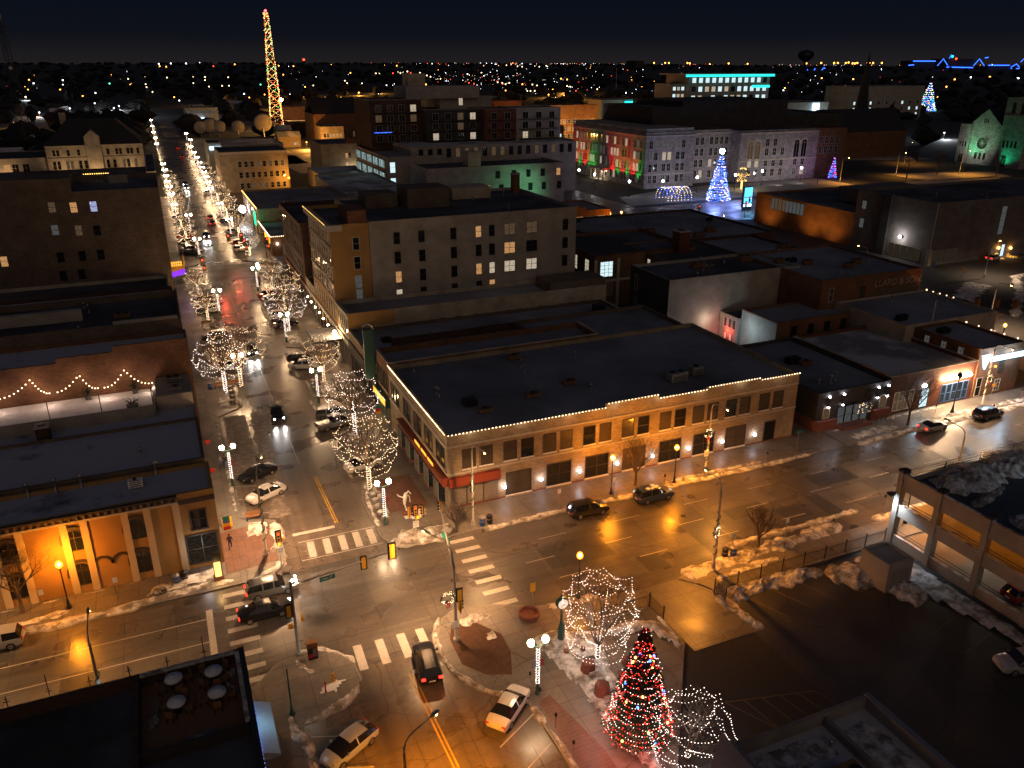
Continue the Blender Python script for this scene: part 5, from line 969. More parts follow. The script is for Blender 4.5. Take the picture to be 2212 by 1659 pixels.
# --- church side street museum
b=building('museum_main','large dark stone museum block with glazed ground floor corner',170,235,138,163,15.2,'museumstone','roofdark',.6)
for z0,z1 in ((10.5,12.6),(5.6,8.0)): window(b,'W',159.6,161,z0,z1,'litgrey','darkmetal',1,1,.08,name='slit_window')
for u in (141.5,143.5,145.5,147.5,149.5): window(b,'W',u-.95,u+.95,.6,3.6,'shopwin','metal',1,1,.06,name='glass_wall')
for u in (172,174.2,176.4,178.6): window(b,'S',u-1.05,u+1.05,.6,3.6,'shopwin','metal',1,1,.06,name='glass_wall')
MB().box(169.6,170.6,137.6,138.6,0,4).build('corner_pier','tanstone',b.root); MB().tube([(169.9,137.9,4),(169.9,137.9,15.4)],.05,5).build('lightning_rod','white',b.root); band(b,'W',151.5,154,0,15.21,.5,'darkgrey','dark_recess'); window(b,'S',192.6,194.4,6,13,'litgrey','darkmetal',1,4,.1,name='slit_window')
b2=building('museum_wing','long orange lit brick wing of the museum with glazed band',170,205,163,203,9.0,'orangebrick','roofdark',.5)
for u in lrange(182,196,9): window(b2,'W',u-.7,u+.7,5.2,8.4,GL('litgrey','litdim'),'darkmetal',1,1,.05,name='glass_panel')
part(b2,'upper_block','museumstone',lambda m:m.box(182,205,163.1,182,9,13))
for y,l in ((196,'a'),(178,'b'),(170,'c')): lamp('SPOT','facade_wash',(-17.5-6,y-163,.5),900,(1,.45,.1),b2.root,.3,(-17.5,y-163,6),110,1)
for k,px in enumerate((2155,2181)):
    X,Z=GY(px,535,138); X=min(X,228); m=MB(); m.ball((X,137.7,Z),.25,8); m.build('wall_lamp','sodiumspot',b.root); lamp('SPOT','wall_lamp_beam',(X-b.root.location.x,-.7,Z-.2),2400,(1,.45,.06),b.root,.1,(X-b.root.location.x,-.9,0),80,.8)
X,Z=GY(2166,535,138); window(b,'S',X-.6,X+.6,.2,3.2,'litcool','darkmetal',1,1,name='doorway')
# --- restaurant at the far corner with the orange wall
b=building('orange_corner_restaurant','low orange lit brick restaurant with shaped parapet and shop windows',92,124.5,214,232,5.4,'orangebrick','roof',.5)
for u in lrange(108,123.5,4): window(b,'S',u-1.4,u+1.4,.5,3.6,GL('litdim','litwarm'),'darktrim',3,2,name='shop_window')
for u in lrange(94,107,4): window(b,'S',u-1.2,u+1.2,.5,3.4,'litdim','darktrim',2,1,name='shop_window')
part(b,'shaped_parapet','orangebrick',lambda m:(m.box(108,116,213.9,214.3,5.4,6.4),m.box(110,114,213.9,214.3,6.4,7.0))); text('R T R',1.3,'sign_lettering','white',b.root,facing((-9,-.12,4.4),(0,-1,0)))
bulbs([(124.6,213.9,z*.3+.3) for z in range(14)],.12,'bulbgold','wound_lights',b.root)
# --- low corner shop with green neon
b=building('neon_corner_shop','low corner cafe edged with white bulbs and green neon sign',24.4,60,212,236,5.0,'orangebrick','rooflight',.5)
bulbs(edge((24.2,212,5.1),(24.2,236,5.1),.5)+edge((24.2,211.8,5.1),(34,211.8,5.1),.5),.13,'bulb','roofline_lights',b.root)
window(b,'W',213,216,.3,3,'litdim','darktrim',2,1,name='shop_window'); window(b,'W',218,224,.3,3,'litwarm','darktrim',3,1,name='shop_window'); window(b,'S',27,29,.2,3,'litdim','darktrim',1,1,name='doorway')
m=MB(); m.box(23.2,23.4,233,236,4.4,8.2); m.build('neon_sign','greenneon',b.root); m=MB(); m.box(24.0,24.2,213,222,3.3,4.6); m.build('red_sign','amberpanel',b.root)
for u in (25.8,30.6): 
    m=MB(); m.ball((u,211.7,3.2),.2,8); m.build('wall_light','sconce',b.root)
lamp('POINT','shop_glow',(24.4-3-b.root.location.x,5,3),300,(1,.6,.3),b.root,.3)
b=building('lit_edge_row','row of low shops with glowing roof edge along the avenue',24.4,66,236,275,8.4,'tanbrick','roof',.6)
m=MB(); m.tube([(24.2,237,8.5),(24.2,274,8.5)],.1,4); m.build('edge_light','bulbgold',b.root)
for u in lrange(238,274,9): window(b,'W',u-.7,u+.7,4.6,7.2,GL('glass','litdim'),'trim',1,2)
for u in lrange(238,274,8): window(b,'W',u-1.6,u+1.6,.4,3.4,GL('litwarm','litdim','litwhite'),'darktrim',2,1,name='shop_window')
m=MB(); m.ball((22.6,262,4.6),1.0,10); m.ball((22.6,259.6,4.6),.8,10); m.build('round_lit_sign','sconce',b.root)
for x,y,l in ((34,245,'boxy unit on the shop row nearest the neon cafe'),(45,262,'boxy unit further back on the shop row roof'),(54,250,'wide unit on the shop row roof near the parking tower')): roofunit(l,x,y,7.8,2.5,1.6,1.2)
b=building('grey_roof_hall','pale low hall with flat grey roof behind the shop row',52,73.5,240,300,9.0,'whitewash','rooflight',.5)
# --- parking tower, condominium and white house
b=building('white_school_house','long pale four storey house washed with faint green light',82,133,262,281,13.8,'whitewash','roofdark',.6)
for X,z,p in ((107.5,9.5,'glass'),(113.5,9.5,'glass'),(119,9.5,'glass'),(124.5,9.5,'glass'),(130.6,9.5,'litwarm'),(93.5,4.6,'litcool'),(96.6,4.6,'litwhite'),(103.8,4.9,'litwarm'),(108.8,4.9,'glass'),(114.6,4.9,'litcool'),(119.8,4.9,'glass'),(125,4.9,'glass'),(131,4.9,'glass')): window(b,'S',X-.75,X+.75,z,z+2.4,p,'darktrim',1,2,.1)
part(b,'stair_tower','cream',lambda m:m.box(97,101.5,262.5,268,13.8,18.5)); lamp('SPOT','green_wash',(12,-12,6.5),2600,(.25,1,.5),b.root,.5,(8,0,5),120,1)
b=building('lit_parking_tower','parking tower with bright white lit open floors',74.4,96,283,330,15.8,'concrete','roof',.5)
for z0,z1 in ((11.8,14.6),(7.2,10.2),(2.6,5.6)):
    for i in range(5): window(b,'W',285+i*8.8,285+i*8.8+8.2,z0,z1,'litgarage','concrete',4,1,.2,.5,name='open_floor')
window(b,'S',75.4,77.2,10.5,14,'litcool','concrete',1,2,name='stair_window'); window(b,'S',75.4,77.2,5.6,8.6,'litcool','concrete',1,2,name='stair_window')
b=building('condo_podium','white podium storey with tall dark windows under the apartments',84,150,286,330,18.6,'whitewash','roofsnow',.4)
for u in lrange(86,149,18): window(b,'S',u-.8,u+.8,14.6,17.6,GL('glass','glass','litdim','glass'),'darktrim',1,1,.06)
def condo(name,label,x0,x1,y0,y1,z0,z1,mat,cols,face='S',lit=.2):
    b=building(name,label,x0,x1,y0,y1,z1,mat,'roofdark',.4,coping='trim',z0=0); n=int((z1-z0)/3.6)
    for r in range(n):
        for u in lrange(x0+1,x1-1,cols): window(b,face,u-1.1,u+1.1,z0+r*3.6+.5,z0+r*3.6+2.9,GL('glass','glass','glass','litdim','litwhite') if R.random()<lit*2 else 'glass','trim',2,1,.1)
        m=MB(); fbox(m,b,face,x0+1,x1-1,z0+r*3.6+.1,z0+r*3.6+.3,0,1.2); fbox(m,b,face,x0+1,x1-1,z0+r*3.6+1.1,z0+r*3.6+1.15,1.1,1.2); m.build('balcony','darkmetal',b.root)
    return b
condo('apartment_block','pale apartment block with stacked balconies above the podium',131,150,300,318,18.6,30.2,'whitewash',3); condo('red_apartment_block','dark red brick apartment block beside the pale balconies',118,131,300,318,18.6,30,'redbrick',2,lit=.05)
condo('grey_apartment_block','dark grey apartment block with lit living rooms and blue string',96,118,304,325,18.6,30,'darkgrey',4,lit=.5); bw=condo('corner_apartment_block','dark corner apartment block with white roof edge and terrace lights',76,96,310,335,18,33.5,'darkbrick',4,lit=.1)
bulbs(edge((77,309,22),(84,309,22),.5),.12,'bulbblue','balcony_lights',bw.root); part(bw,'penthouse','whitewash',lambda m:(m.box(92,122,316,333,33.5,38),))
b=building('apartment_penthouse','white stepped penthouse with a lit doorway on the apartment roofs',106,128,318,334,34.2,'whitewash','roofdark',.4); window(b,'S',114,115.6,30.8,33.6,'litwhite','trim',2,1); part(b,'lift_tower','tanstone',lambda m:m.box(96,103,326,334,33,42.5))
# --- civic building with red and green light
b=building('civic_hall','huge pale stone civic hall lit red green and purple',176,199,277.5,338.5,21.2,'purplestone','roofdark',1.2)
def civic(b,face,us,zs,w=1.5,lit=.3):
    for z in zs:
        for u in us: window(b,face,u-w/2,u+w/2,z,z+2.9,GL('glass','glass','litwhite','litgrey') if R.random()<lit*2 else 'glass','trim',2,2,.12,.12)
civic(b,'W',[280+i*3.0+(.6 if i%3==0 else -.6 if i%3==2 else 0) for i in range(19)],(2.0,6.4,10.8,15.2),1.5,.35); civic(b,'S',[178.4,180.8,184.6,187,191,193.4],(2.0,6.4,10.8,15.2),1.6,.55)
for f,a,c in (('W',277.5,338.5),('S',176,199)): band(b,f,a,c,19.6,20.1,.5,'tanstone'); band(b,f,a,c,5.2,5.6,.25,'tanstone','string_course'); band(b,f,a,c,.0,1.2,.2,'stone','plinth')
part(b,'attic','stone',lambda m:m.box(176.6,198.4,278.2,337.8,20.0,22.6)); p=thing('entrance_portico','columned entrance porch on the red and green lit facade','porch',(174,310,0)); MB().box(172.4,175.7,304,316,4.4,5.2).build('roof','tanstone',p)
for y in (304.6,308.3,311.7,315.4): MB().lathe([(.4,0),(.32,.3),(.28,4.1),(.4,4.4)],10,(172.9,y,.4)).build('column','tanstone',p)
MB().box(171.4,175.7,303,317,0,.42).build('steps','stone',p); lamp('POINT','porch_light',(.4,0,3.6),500,(1,.8,.55),p,.3)
for k,y in enumerate((335.5,326.5,302,294,286)): lamp('SPOT','red_wash',(-11.5-4,y-277.5,.5),9000,(1,.012,.01),b.root,.15,(-11.5,y-277.5,11),58,.8)
for k,y in enumerate((331,322,318,298,290,281.5)): lamp('SPOT','green_wash',(-11.5-3,y-277.5,.5),3600,(.01,.9,.06),b.root,.15,(-11.5,y-277.5,8),50,.9)
b2=building('civic_hall_recess','recessed middle range of the civic hall behind the blue tree',199,221,284,338,21,'purplestone','roofdark',1.2); civic(b2,'S',[202,204.5,207,211.5,214,216.5,219],(2,6.4,10.8,15.2),1.5,.12); band(b2,'S',199,221,19.5,20,.4,'tanstone'); arch_window(b2,'S',200.3,1.4,2,5,'glass','trim')
b3=building('civic_hall_east','purple lit end range of the civic hall with great arched windows',221,262,277.5,338,20.6,'purplestone','roofdark',1.2)
for u in (226.5,230.2,250.6,254.6): arch_window(b3,'S',u,2.8,9.2,16.4,'litdim' if u<240 else 'glass','trim','tanstone',.15,.4)
civic(b3,'S',[226.5,230.2,235,239,243.2,250.6,254.6],(2,6.0),1.8,.15); civic(b3,'S',[235,239,243.2],(10.4,14.2),1.8,.15); band(b3,'S',221,262,19.2,19.8,.5,'tanstone'); band(b3,'S',221,262,8.4,8.8,.25,'tanstone','string_course')
for f,x in ((b,187),(b2,210),(b3,232),(b3,243)): lamp('SPOT','facade_wash',(x-f.root.location.x,-16,1),2100,(1,.93,.95),f.root,.4,(x-f.root.location.x,0,9),120,1)
lamp('SPOT','purple_wash',(256-b3.root.location.x,-12,1),1500,(.7,.4,.9),b3.root,.4,(256-b3.root.location.x,0,10),100,1)
b=building('civic_hall_wing','unlit brown end wing of the civic hall',262,279,279,338,20.4,'brownbrick','roofdark',1); civic(b,'S',[265,268,271,274],(10,14),1.6,0)
b=building('stage_house','tall black windowless stage house above the civic hall roof',190,207,296,337,29.5,'darkgrey','roofdark',.6,z0=19); b=building('stage_house_upper','second higher black block behind the stage house',207.2,263,300,340,31.4,'darkgrey','roofdark',.6,z0=19); b=building('stage_house_step','lower dark roof block at the purple end of the civic hall',263.2,296,300,338,25,'darkgrey','roofdark',.6,z0=0)
# --- churches
b=building('green_church','stone church front washed with green light beside a square tower',373,418,276,292,17.0,'stone','shingle',.1); 
m=MB(); yc=283.6
m.add([(371,274.6,0),(371,292.5,0),(371,292.5,18),(371,yc,26),(371,274.6,18),(420,274.6,0),(420,292.5,0),(420,292.5,18),(420,yc,26),(420,274.6,18)],[(4,3,2,1,0),(5,6,7,8,9),(0,1,6,5),(2,7,6,1),(0,5,9,4)]); m.build('nave','stone',b.root)
m=MB(); m.quad((370.7,292.8,18),(420,292.8,18),(420,yc,26.2),(370.7,yc,26.2)); m.quad((370.7,yc,26.2),(420,yc,26.2),(420,274.3,18),(370.7,274.3,18)); m.build('pitched_roof','shingle',b.root)
b.x0=371; b.y0=274.6; b.y1=292.5
def rose(b,uc,zc,r):
    m=MB(); K=16; m.add([P3(b,'W',uc+r*math.cos(2*PI*i/K),zc+r*math.sin(2*PI*i/K),.05) for i in range(K)][::-1],[tuple(range(K))],1)
    for i in range(K):
        a=2*PI*i/K; c,s=math.cos(a),math.sin(a); m.tube([P3(b,'W',uc,zc,.12),P3(b,'W',uc+r*c,zc+r*s,.12)],.09,4)
    m.tube([P3(b,'W',uc+r*math.cos(2*PI*i/K),zc+r*math.sin(2*PI*i/K),.12) for i in range(K+1)],.22,5); m.build('rose_window',['tanstone','glass'],b.root)
rose(b,yc,10.2,3.0)
for u in (yc-2.4,yc,yc+2.4): arch_window(b,'W',u,1.3,2.6,5.8,'glass','tanstone')
for u in (yc-1,yc,yc+1): window(b,'W',u-.35,u+.35,19.5,21.4,'glass','tanstone',1,1)
t=building('church_side_tower','low battlemented stone tower on the green church corner',370.2,376,290.4,296.6,18.6,'stone','roofdark',.8); arch_window(t,'W',293.5,2.4,.2,4.6,'glass','tanstone')
for u in (292,293.5,295): window(t,'W',u-.4,u+.4,8,10.4,'glass','tanstone',1,1)
t=building('church_tower','massive square stone bell tower of the green lit church',370.4,382,262,274.6,31.5,'stone','roofdark',1.0); arch_window(t,'W',270.5,2.6,.2,5.4,'glass','tanstone')
for u in (266,268,270,272): window(t,'W',u-.5,u+.5,9.2,12.4,'glass','tanstone',1,1)
for u in (266,270.5): arch_window(t,'W',u,1.8,24.5,29.5,'glass','tanstone')
band(t,'W',262,274.6,23,23.5,.3,'tanstone','string_course'); lamp('SPOT','green_wash',(-25.5-4,14,1.0),7000,(.04,.9,.35),b.root,.3,(-25.5,8,13),85,.9); lamp('SPOT','white_wash',(-25.5-16,7,1.5),5200,(.9,.95,.85),b.root,.3,(-25.5,10,9),80,1); lamp('SPOT','green_wash',(-25.5-3,-4,.8),2600,(.02,.9,.4),b.root,.3,(-25.0,-7.5,6),80,.9)
X0,Y0=G(1830,330); b=building('dark_cathedral','dark brick church with steep black roof and slender spire',318,372,330,352,13,'brownbrick','shingle',.1)
m=MB(); m.add([(318,330,13),(372,330,13),(372,341,24),(318,341,24),(318,352,13),(372,352,13)],[(0,1,2,3),(3,2,5,4)]); m.build('pitched_roof','shingle',b.root); m=MB(); m.add([(318,330,13),(318,341,24),(318,352,13)],[(0,1,2)]); m.build('gable','brownbrick',b.root)
m=MB(); m.lathe([(3.4,0),(3.2,22),(3.6,22.2),(.1,52)],8,(368,360,0)); m.build('spire','shingle',b.root)
# --- old stone courthouse at the left
ch_=building('stone_courthouse','old stone public building with hipped roof and central dormer',-42,-4,405,440,13.4,'tanstone','shingle',.05)
m=MB(); A=[(-42.6,404.4),(-3.4,404.4),(-3.4,440.6),(-42.6,440.6)]; T_=[(-33,417),(-13.5,417),(-13.5,428),(-33,428)]
m.v=[(x,y,13.4) for x,y in A]+[(x,y,23.2) for x,y in T_]; m.f=[(0,1,5,4),(1,2,6,5),(2,3,7,6),(3,0,4,7),(4,5,6,7)]; m.m=[0]*5; m.build('hipped_roof','shingle',ch_.root)
m=MB(); m.box(-26.5,-20.5,404.2,409,0,16.6); m.add([(-26.8,404.1,16.6),(-20.2,404.1,16.6),(-23.5,404.1,19.6),(-26.8,412,16.6),(-20.2,412,16.6),(-23.5,412,19.6)],[(0,1,2),(0,2,5,3),(1,4,5,2)]); m.build('gabled_dormer','tanstone',ch_.root)
for u in (-39,-37.5,-33.5,-29.5,-25,-22,-18,-14.5,-13,-10,-8.5,-6): window(ch_,'S',u-.55,u+.55,9.2,11.6,'glass','tanstone',1,2,.1)
for u in (-39.5,-37.8,-34.5,-32.8,-29.5,-27.4,-18.6,-16,-12.2,-10.5,-7.5): window(ch_,'S',u-.6,u+.6,3.6,7,GL('glass','litdim','glass'),'tanstone',1,2,.1)
band(ch_,'S',-42,-4,12.9,13.4,.6,'trim'); band(ch_,'S',-42,-4,8,8.3,.3,'trim','string_course'); chimney('square stone chimney at the left end of the courthouse ridge',-35,428,21,25.5,2.4,'tanstone')
lo=building('courthouse_wing','low stone wing of the old courthouse with lit shop windows',-95,-42,406,440,8.8,'tanstone','shingle',.2)
for u in (-66,-62.5,-57.5,-54.5,-50.5): window(lo,'S',u-1.2,u+1.2,3.2,6.4,GL('litwarm','glass','litdim'),'trim',2,2,.1)
for x in (-36,-24,-10): lamp('SPOT','facade_wash',(x+23,-6,.5),1500,(1,.6,.28),ch_.root,.3,(x+23,0,8),120,1)
lamp('SPOT','facade_wash',(10,-6,.5),1300,(1,.6,.28),lo.root,.3,(10,0,6),120,1)
t=building('white_stair_building','white low house between the courthouse and the avenue',-3.4,0,330,400,9.5,'cream','roofdark',.3)
t=building('courthouse_corner_shop','dark low block before the courthouse',-70,-.2,330,395,4.5,'darkbrick','roofdark',.4)
# ---------------------------------------------------------------- street furniture and vehicles
tl=twin_lamp()
GW='twin globe lamps along the avenue'
LL=[(2.9,89.3,0),(7.2,121.4,0),(7.4,162,1),(7.0,216.4,2),(6.8,253.6,2),(3.8,275,2),(3.8,300,2),(3.6,318,2),(3.5,334,2),(3.4,352,2),(3.4,372,2),(3.3,395,2)]
RL=[(17.1,74.0,0),(16.9,140.5,0),(16.9,110.5,0),(16.6,178,1),(17,242,2),(17,272,2),(16.8,308.8,2),(17.4,326,2),(17.8,342,2),(18,358,2),(18.2,376,2),(18.4,395,2),(18.6,418,2),(18.8,444,2),(19,475,2)]
for L,s in ((LL,'left'),(RL,'right')):
    for i,(x,y,k) in enumerate(L): place(tl,(x,y,.13),0,1,'twin globe lamp with light wrapped post, %s from the junction on the %s kerb'%(ORD[i],s),GW)
place(tl,(21.5,44.9,.13),0,1,'twin globe lamp with light wrapped post on the plaza before the Christmas tree',GW)
for i,(x,y) in enumerate(((2.5,500),(2.4,540),(2.3,590),(2.3,650),(2.2,720),(21,520),(21,570))): place(tl,(x,y,.13),0,1,'small bright twin lamp far down the avenue towards the hill',GW)
sl_=sodium_lamp(); GS='orange single globe lamps'
for x,y,l in ((50.7,69.5,'orange globe lamp before the corner building, near the parked black wagon'),(42.6,70.2,'orange globe lamp whose globe shows before an upper window'),(30.1,54.4,'orange globe lamp behind the white lit tree of the plaza'),(-13.0,71.4,'orange globe lamp before the ochre arched building'),(68.5,52.2,'orange globe lamp just behind the parking deck corner'),(128.6,87,'orange globe lamp at the snowy corner by the peach store'),(98.6,71.4,'unlit looking black lamp post by the snow before brick shops'),(129,182,'orange globe lamp before the museum wing near the warehouse'),(126,210,'orange globe lamp at the corner of the orange restaurant'),(23.2,128,'globe lamp beside the snow covered hotel canopy'),(17.5,183,'globe lamp at the far corner of the hotel block')):
    o=place(sl_,(x,y,.13),0,.95 if x<90 or x>100 else 1.15,l,GS)
    if 'unlit' in l or 'hotel' in l:
        for c in o.children:
            if c.type=='MESH' and c.name.startswith('globe'):
                c.data=c.data.copy(); c.data.materials[0]=MAT['glass' if 'unlit' in l else 'globe']
                for q in list(c.children):
                    if q.name.startswith('lamp_bulb'): bpy.data.objects.remove(q)
c1=cobra_lamp('tall_arm_lamp',9.6,2.4); c1['category']='street lamp'
def cobra(x,y,rz,l,kind=c1,s=1,power=1500,col=(1,.5,.18),on=True,h=9.6,arm=2.5,cone=150):
    o=place(kind,(x,y,.13),rz,s,l,'tall arm lamps over the cross street')
    if on: lamp('SPOT','lamp_beam',(0,-arm,h-.2),power,col,o,.12,(0,-arm-.6,0),cone,.9)
    return o
cobra(55.1,69.5,0.1,'tall arm lamp with wreath before the corner building windows',power=4600,col=(1,.36,.05))
cobra(44.4,53.4,PI,'tall arm lamp with wreath on the snowy pavement by the fence',power=5200,col=(1,.33,.03))
cobra(25.7,70.2,.2,'tall arm lamp with wreath at the red shopfront corner',power=4400,col=(1,.5,.2))
cobra(104,71,0,'tall arm lamp with wreath before the brick bar',power=5600,col=(1,.6,.32))
cobra(75.5,52.6,PI,'tall arm lamp with wreath behind the parking deck rail',power=5600,col=(1,.6,.32))
cobra(-9.0,53.0,PI,'tall lamp with blue lit post by the dark roof',power=3700,col=(1,.54,.22))
cobra(-24,70.2,0,'tall arm lamp beyond the left edge before the ochre building',power=3700,col=(1,.52,.2))
cobra(4.6,73.2,PI*.9,'slim arm lamp at the left corner of the avenue',power=8200,col=(1,.56,.28))
cobra(130,170,PI/2,'curved arm lamp with wreath before the museum wing',power=3000)
c2=cobra_lamp('curved_arm_lamp',8.4,2.6,'metal','cobra',False); c2['label']='curved arm lamp'
hx,hy=G(930,1557,8.3); qx,qy=G(880,1596,8.3); qx-=.3; qy-=.2
o=cobra(qx,qy,math.atan2(hy-qy,hx-qx)+PI/2,'curved silver arm lamp glowing orange at the bottom of the photo',c2,1,10500,(1,.31,.01),True,8.4,2.6,122)
for i,(x,y,r) in enumerate(((262,262,0),(300,268,0),(332,262,0),(340,300,PI/2))): cobra(x,y,r,'orange curved arm lamp, %s along the snowy road before the churches'%ORD[i],c2,1.2,5200,(1,.42,.06),True,8.4,2.6)
wr=wreath_proto(); GWr='lit wreaths with red bows'
for x,y,z,rz,l in ((54.7,69.2,6.0,0,'lit wreath on the lamp post before the corner building windows'),(44.0,53.0,4.6,.5,'lit wreath on the lamp post by the fence'),(25.4,69.8,5.0,1.2,'lit wreath seen edge on at the red shopfront'),(103.6,70.6,4.8,0,'lit wreath before the brick bar'),(75.0,52.2,5.2,.6,'lit wreath behind the parking deck rail'),(16.9,52.7,5.2,0,'lit wreath on the signal post of the plaza corner'),(129.5,169.6,5,0,'lit wreath before the museum wing'),(17.6,205,3,0,'dark wreath like ring on the far avenue corner')):
    place(wr,(x,y,z),rz,1.0,l,GWr)
# signal posts
def post(name,label,x,y,h,mat='metal',r=.1,cat='traffic signal'):
    t=thing(name,label,cat,(x,y,.13)); MB().tube([(x,y,.1),(x,y,h)],[r,r*.8],8).build('pole',mat,t,True); MB().lathe([(r*2,0),(r*2,.15),(r*1.2,.25)],8,(x,y,.12)).build('base',mat,t); return t
t=post('mast_arm_signal','pale mast arm signal reaching over the junction with yellow heads and street sign',5.1,56.9,7.4,'bluepole',.15)
e=G(1072,1252-2,6.7) if False else (15.2,58.6); MB().tube([(5.1,56.9,6.9),(9,57.6,6.95),(14.4,58.6,7.0)],[.1,.08,.05],7).build('mast_arm','polepaint',t,True)
signal_head(t,(11.3,58.0,6.8),PI,None,'signal_head'); signal_head(t,(13.9,58.5,7.0),PI,None,s=1.25); signal_head(t,(4.7,56.9,4.6),PI,None); ped_head(t,(4.7,56.7,3.2),PI,None); ped_head(t,(5.7,56.9,3.6),PI/2,None)
sp=sign_plate(t,(8.1,57.38,6.55),.15,1.3,.42,'signgreen',(('10th ST',0,.3),),'white',.2,'street_sign'); lamp('SPOT','arm_lamp_beam',(.3,0,7.3),4200,(1,.62,.36),t,.15,(6,4,0),140,.8); MB().box(5.2,5.6,56.8,57.0,7.36,7.46).build('arm_lamp','cobrawhite',t)
cb=thing('signal_cabinet','traffic signal cabinet wrapped in a colourful picture with orange top','utility cabinet',(6.1,56.0,.13)); MB().box(5.7,6.5,55.75,56.25,.13,1.3).build('casing','darkmetal',cb); MB().box(5.68,6.52,55.73,56.27,1.3,1.75).build('top','orangebrick',cb); MB().box(5.75,6.1,55.735,55.748,.3,.7).build('picture','red',cb); MB().box(6.1,6.45,55.735,55.748,.4,1.2).build('picture','purplestone',cb)
t=post('mast_arm_signal','mast arm signal on the plaza corner reaching over the crosswalk on the right',17.8,53.4,7.4,'polepaint',.15)
MB().tube([(17.8,53.4,6.9),(18.8,58,7.0),(20.2,64.5,7.1)],[.1,.08,.05],7).build('mast_arm','polepaint',t,True); signal_head(t,(20.2,64.2,6.9),-PI/2,2); signal_head(t,(18.1,53.2,4.8),PI,None); signal_head(t,(18.2,53.4,3.6),PI/2,None); sign_plate(t,(19.0,59.2,6.7),-1.35,1.4,.4,'signgreen',(),'white',.2,'street_sign'); sign_plate(t,(17.7,53.2,1.9),0,.6,.7,'white',(),'red',.2,'no_parking_sign')
MB().tube([(17.8,53.4,7.3),(17.9,54,8.6),(17.5,55,9.1),(16.6,57,9.1)],[.07,.06,.05,.05],6).build('lamp_arm','metal',t,True); MB().tube([(16.8,56.6,9.1),(16.3,57.8,9.08)],[.12,.1],7).build('lamp_head','metal',t); lamp('SPOT','arm_lamp_beam',(-1.4,4.2,8.8),7600,(1,.52,.23),t,.15,(-3,7,0),150,.9); MB().ball((16.5,57.4,8.98),.12,8,0,.6).build('lens','cobra',t)
t=post('corner_signal','short signal post with red light and one way sign at the right corner',19.3,70.0,4.0,'polepaint',.06); signal_head(t,(19.3,69.85,3.6),0,0); signal_head(t,(18.7,70.0,3.4),PI/2*.9,2); signal_head(t,(20.1,70.0,3.3),-PI/2*.8,2); ped_head(t,(19.5,69.85,2.75),0); sign_plate(t,(19.3,69.9,1.9),0,.62,.75,'white',(('ONE',.17,.24),('WAY',-.08,.24),('→',-.28,.2)),'blackpaint',.2,'one_way_sign')
t=post('corner_signal','short signal post with red light and one way sign at the left corner',5.7,70.5,4.0,'polepaint',.06); signal_head(t,(5.7,70.35,3.6),0,0); ped_head(t,(5.7,70.35,2.75),0); ped_head(t,(6.1,70.5,3.1),PI/2,None); sign_plate(t,(5.75,70.4,1.9),0,.62,.75,'white',(('ONE',.17,.24),('WAY',-.08,.24),('→',-.28,.2)),'blackpaint',.2,'one_way_sign')
for x,y,l,k in ((6.6,190.4,'far left signal with two red lights at the side street',0),(17.6,209,'far right signal with red lights beyond the side street',0),(23,208.5,'signal with red and amber lights by the neon cafe',0)):
    t=post('far_signal',l,x,y,5.2,'sigyellow',.08); signal_head(t,(x,y-.2,4.9),0,k,s=1.3); signal_head(t,(x+.2,y-.2,3.2),0,k,s=1.1)
t=post('far_mast_arm','dark mast arm with hanging red signals over the side street',22.6,209.5,6.6,'darkmetal',.1); MB().tube([(22.6,209.5,6.3),(13.5,209.5,6.5)],[.08,.05],6).build('mast_arm','darkmetal',t); signal_head(t,(14,209.4,6.2),0,0,s=1.4); signal_head(t,(17,209.4,6.2),0,0,s=1.4)
for i,(x,y) in enumerate(((178,216),(171,209),(190,216),(153,209))): t=post('boulevard_signal','small red signal, %s at the blue tree crossing'%ORD[i],x,y,5,'darkmetal',.08); signal_head(t,(x,y-.2,4.6),0,0,s=1.3)
# parking meters and small signs
pm=thing('parking_meter','meter','parking meter'); MB().tube([(0,0,0),(0,0,1.1)],.035,6).build('pole','metal',pm); MB().lathe([(.05,1.08),(.11,1.15),(.12,1.32),(.07,1.44),(.02,1.47)],8).build('meter_head','darkmetal',pm)
for i,(px,py,l) in enumerate(((1435,1050,'parking meter in the snow before the black wagon'),(2143,895,'parking meter between silver coupe and black car'),(2019,895,'parking meter behind the silver coupe'),(2205,860,'parking meter in the snow beyond the black car'),(1797,1148,'parking meter in the ploughed snow near the fence'),(1145,1485,'parking meter left of the plaza lamp'),(1166,1520,'parking meter just below the plaza lamp'),(1200,1575,'third parking meter down the red brick strip'),(1238,1635,'last parking meter down the red brick strip'),(1909,1095,'parking meter near the parking deck'),(1655,1000,'parking meter near the end of the corner building'))):
    x,y=G(px,py); place(pm,(x,y,.13),0,1,l,'parking meters')
def street_sign(px,py,l,h=2.3,mat='white',lines=(),w=.4,hh=.55,tm='blackpaint',col='metal'):
    x,y=G(px,py); t=thing('road_sign',l,'sign',(x,y,.13)); MB().tube([(x,y,.1),(x,y,h+.3)],.035,6).build('pole',col,t); sign_plate(t,(x,y-.05,h),0,w,hh,mat,lines,tm); return t
street_sign(1207,1100,'thin no parking sign before the first black car'); street_sign(1325,1075,'thin no parking sign between the two black cars'); street_sign(1695,1165,'white sign post in the ploughed snow by the bare tree'); street_sign(1580,1200,'small sign above the bins near the fence lamp'); street_sign(1720,975,'street name sign at the alley mouth',2.8,'signgreen',(),1.1,.25); street_sign(1924,930,'slim meter post with sign before the restaurant tree',2); street_sign(100,1325,'pale sign post in front of the ochre building near its tree'); street_sign(258,1298,'pale sign post between lamp and bins on the left pavement')
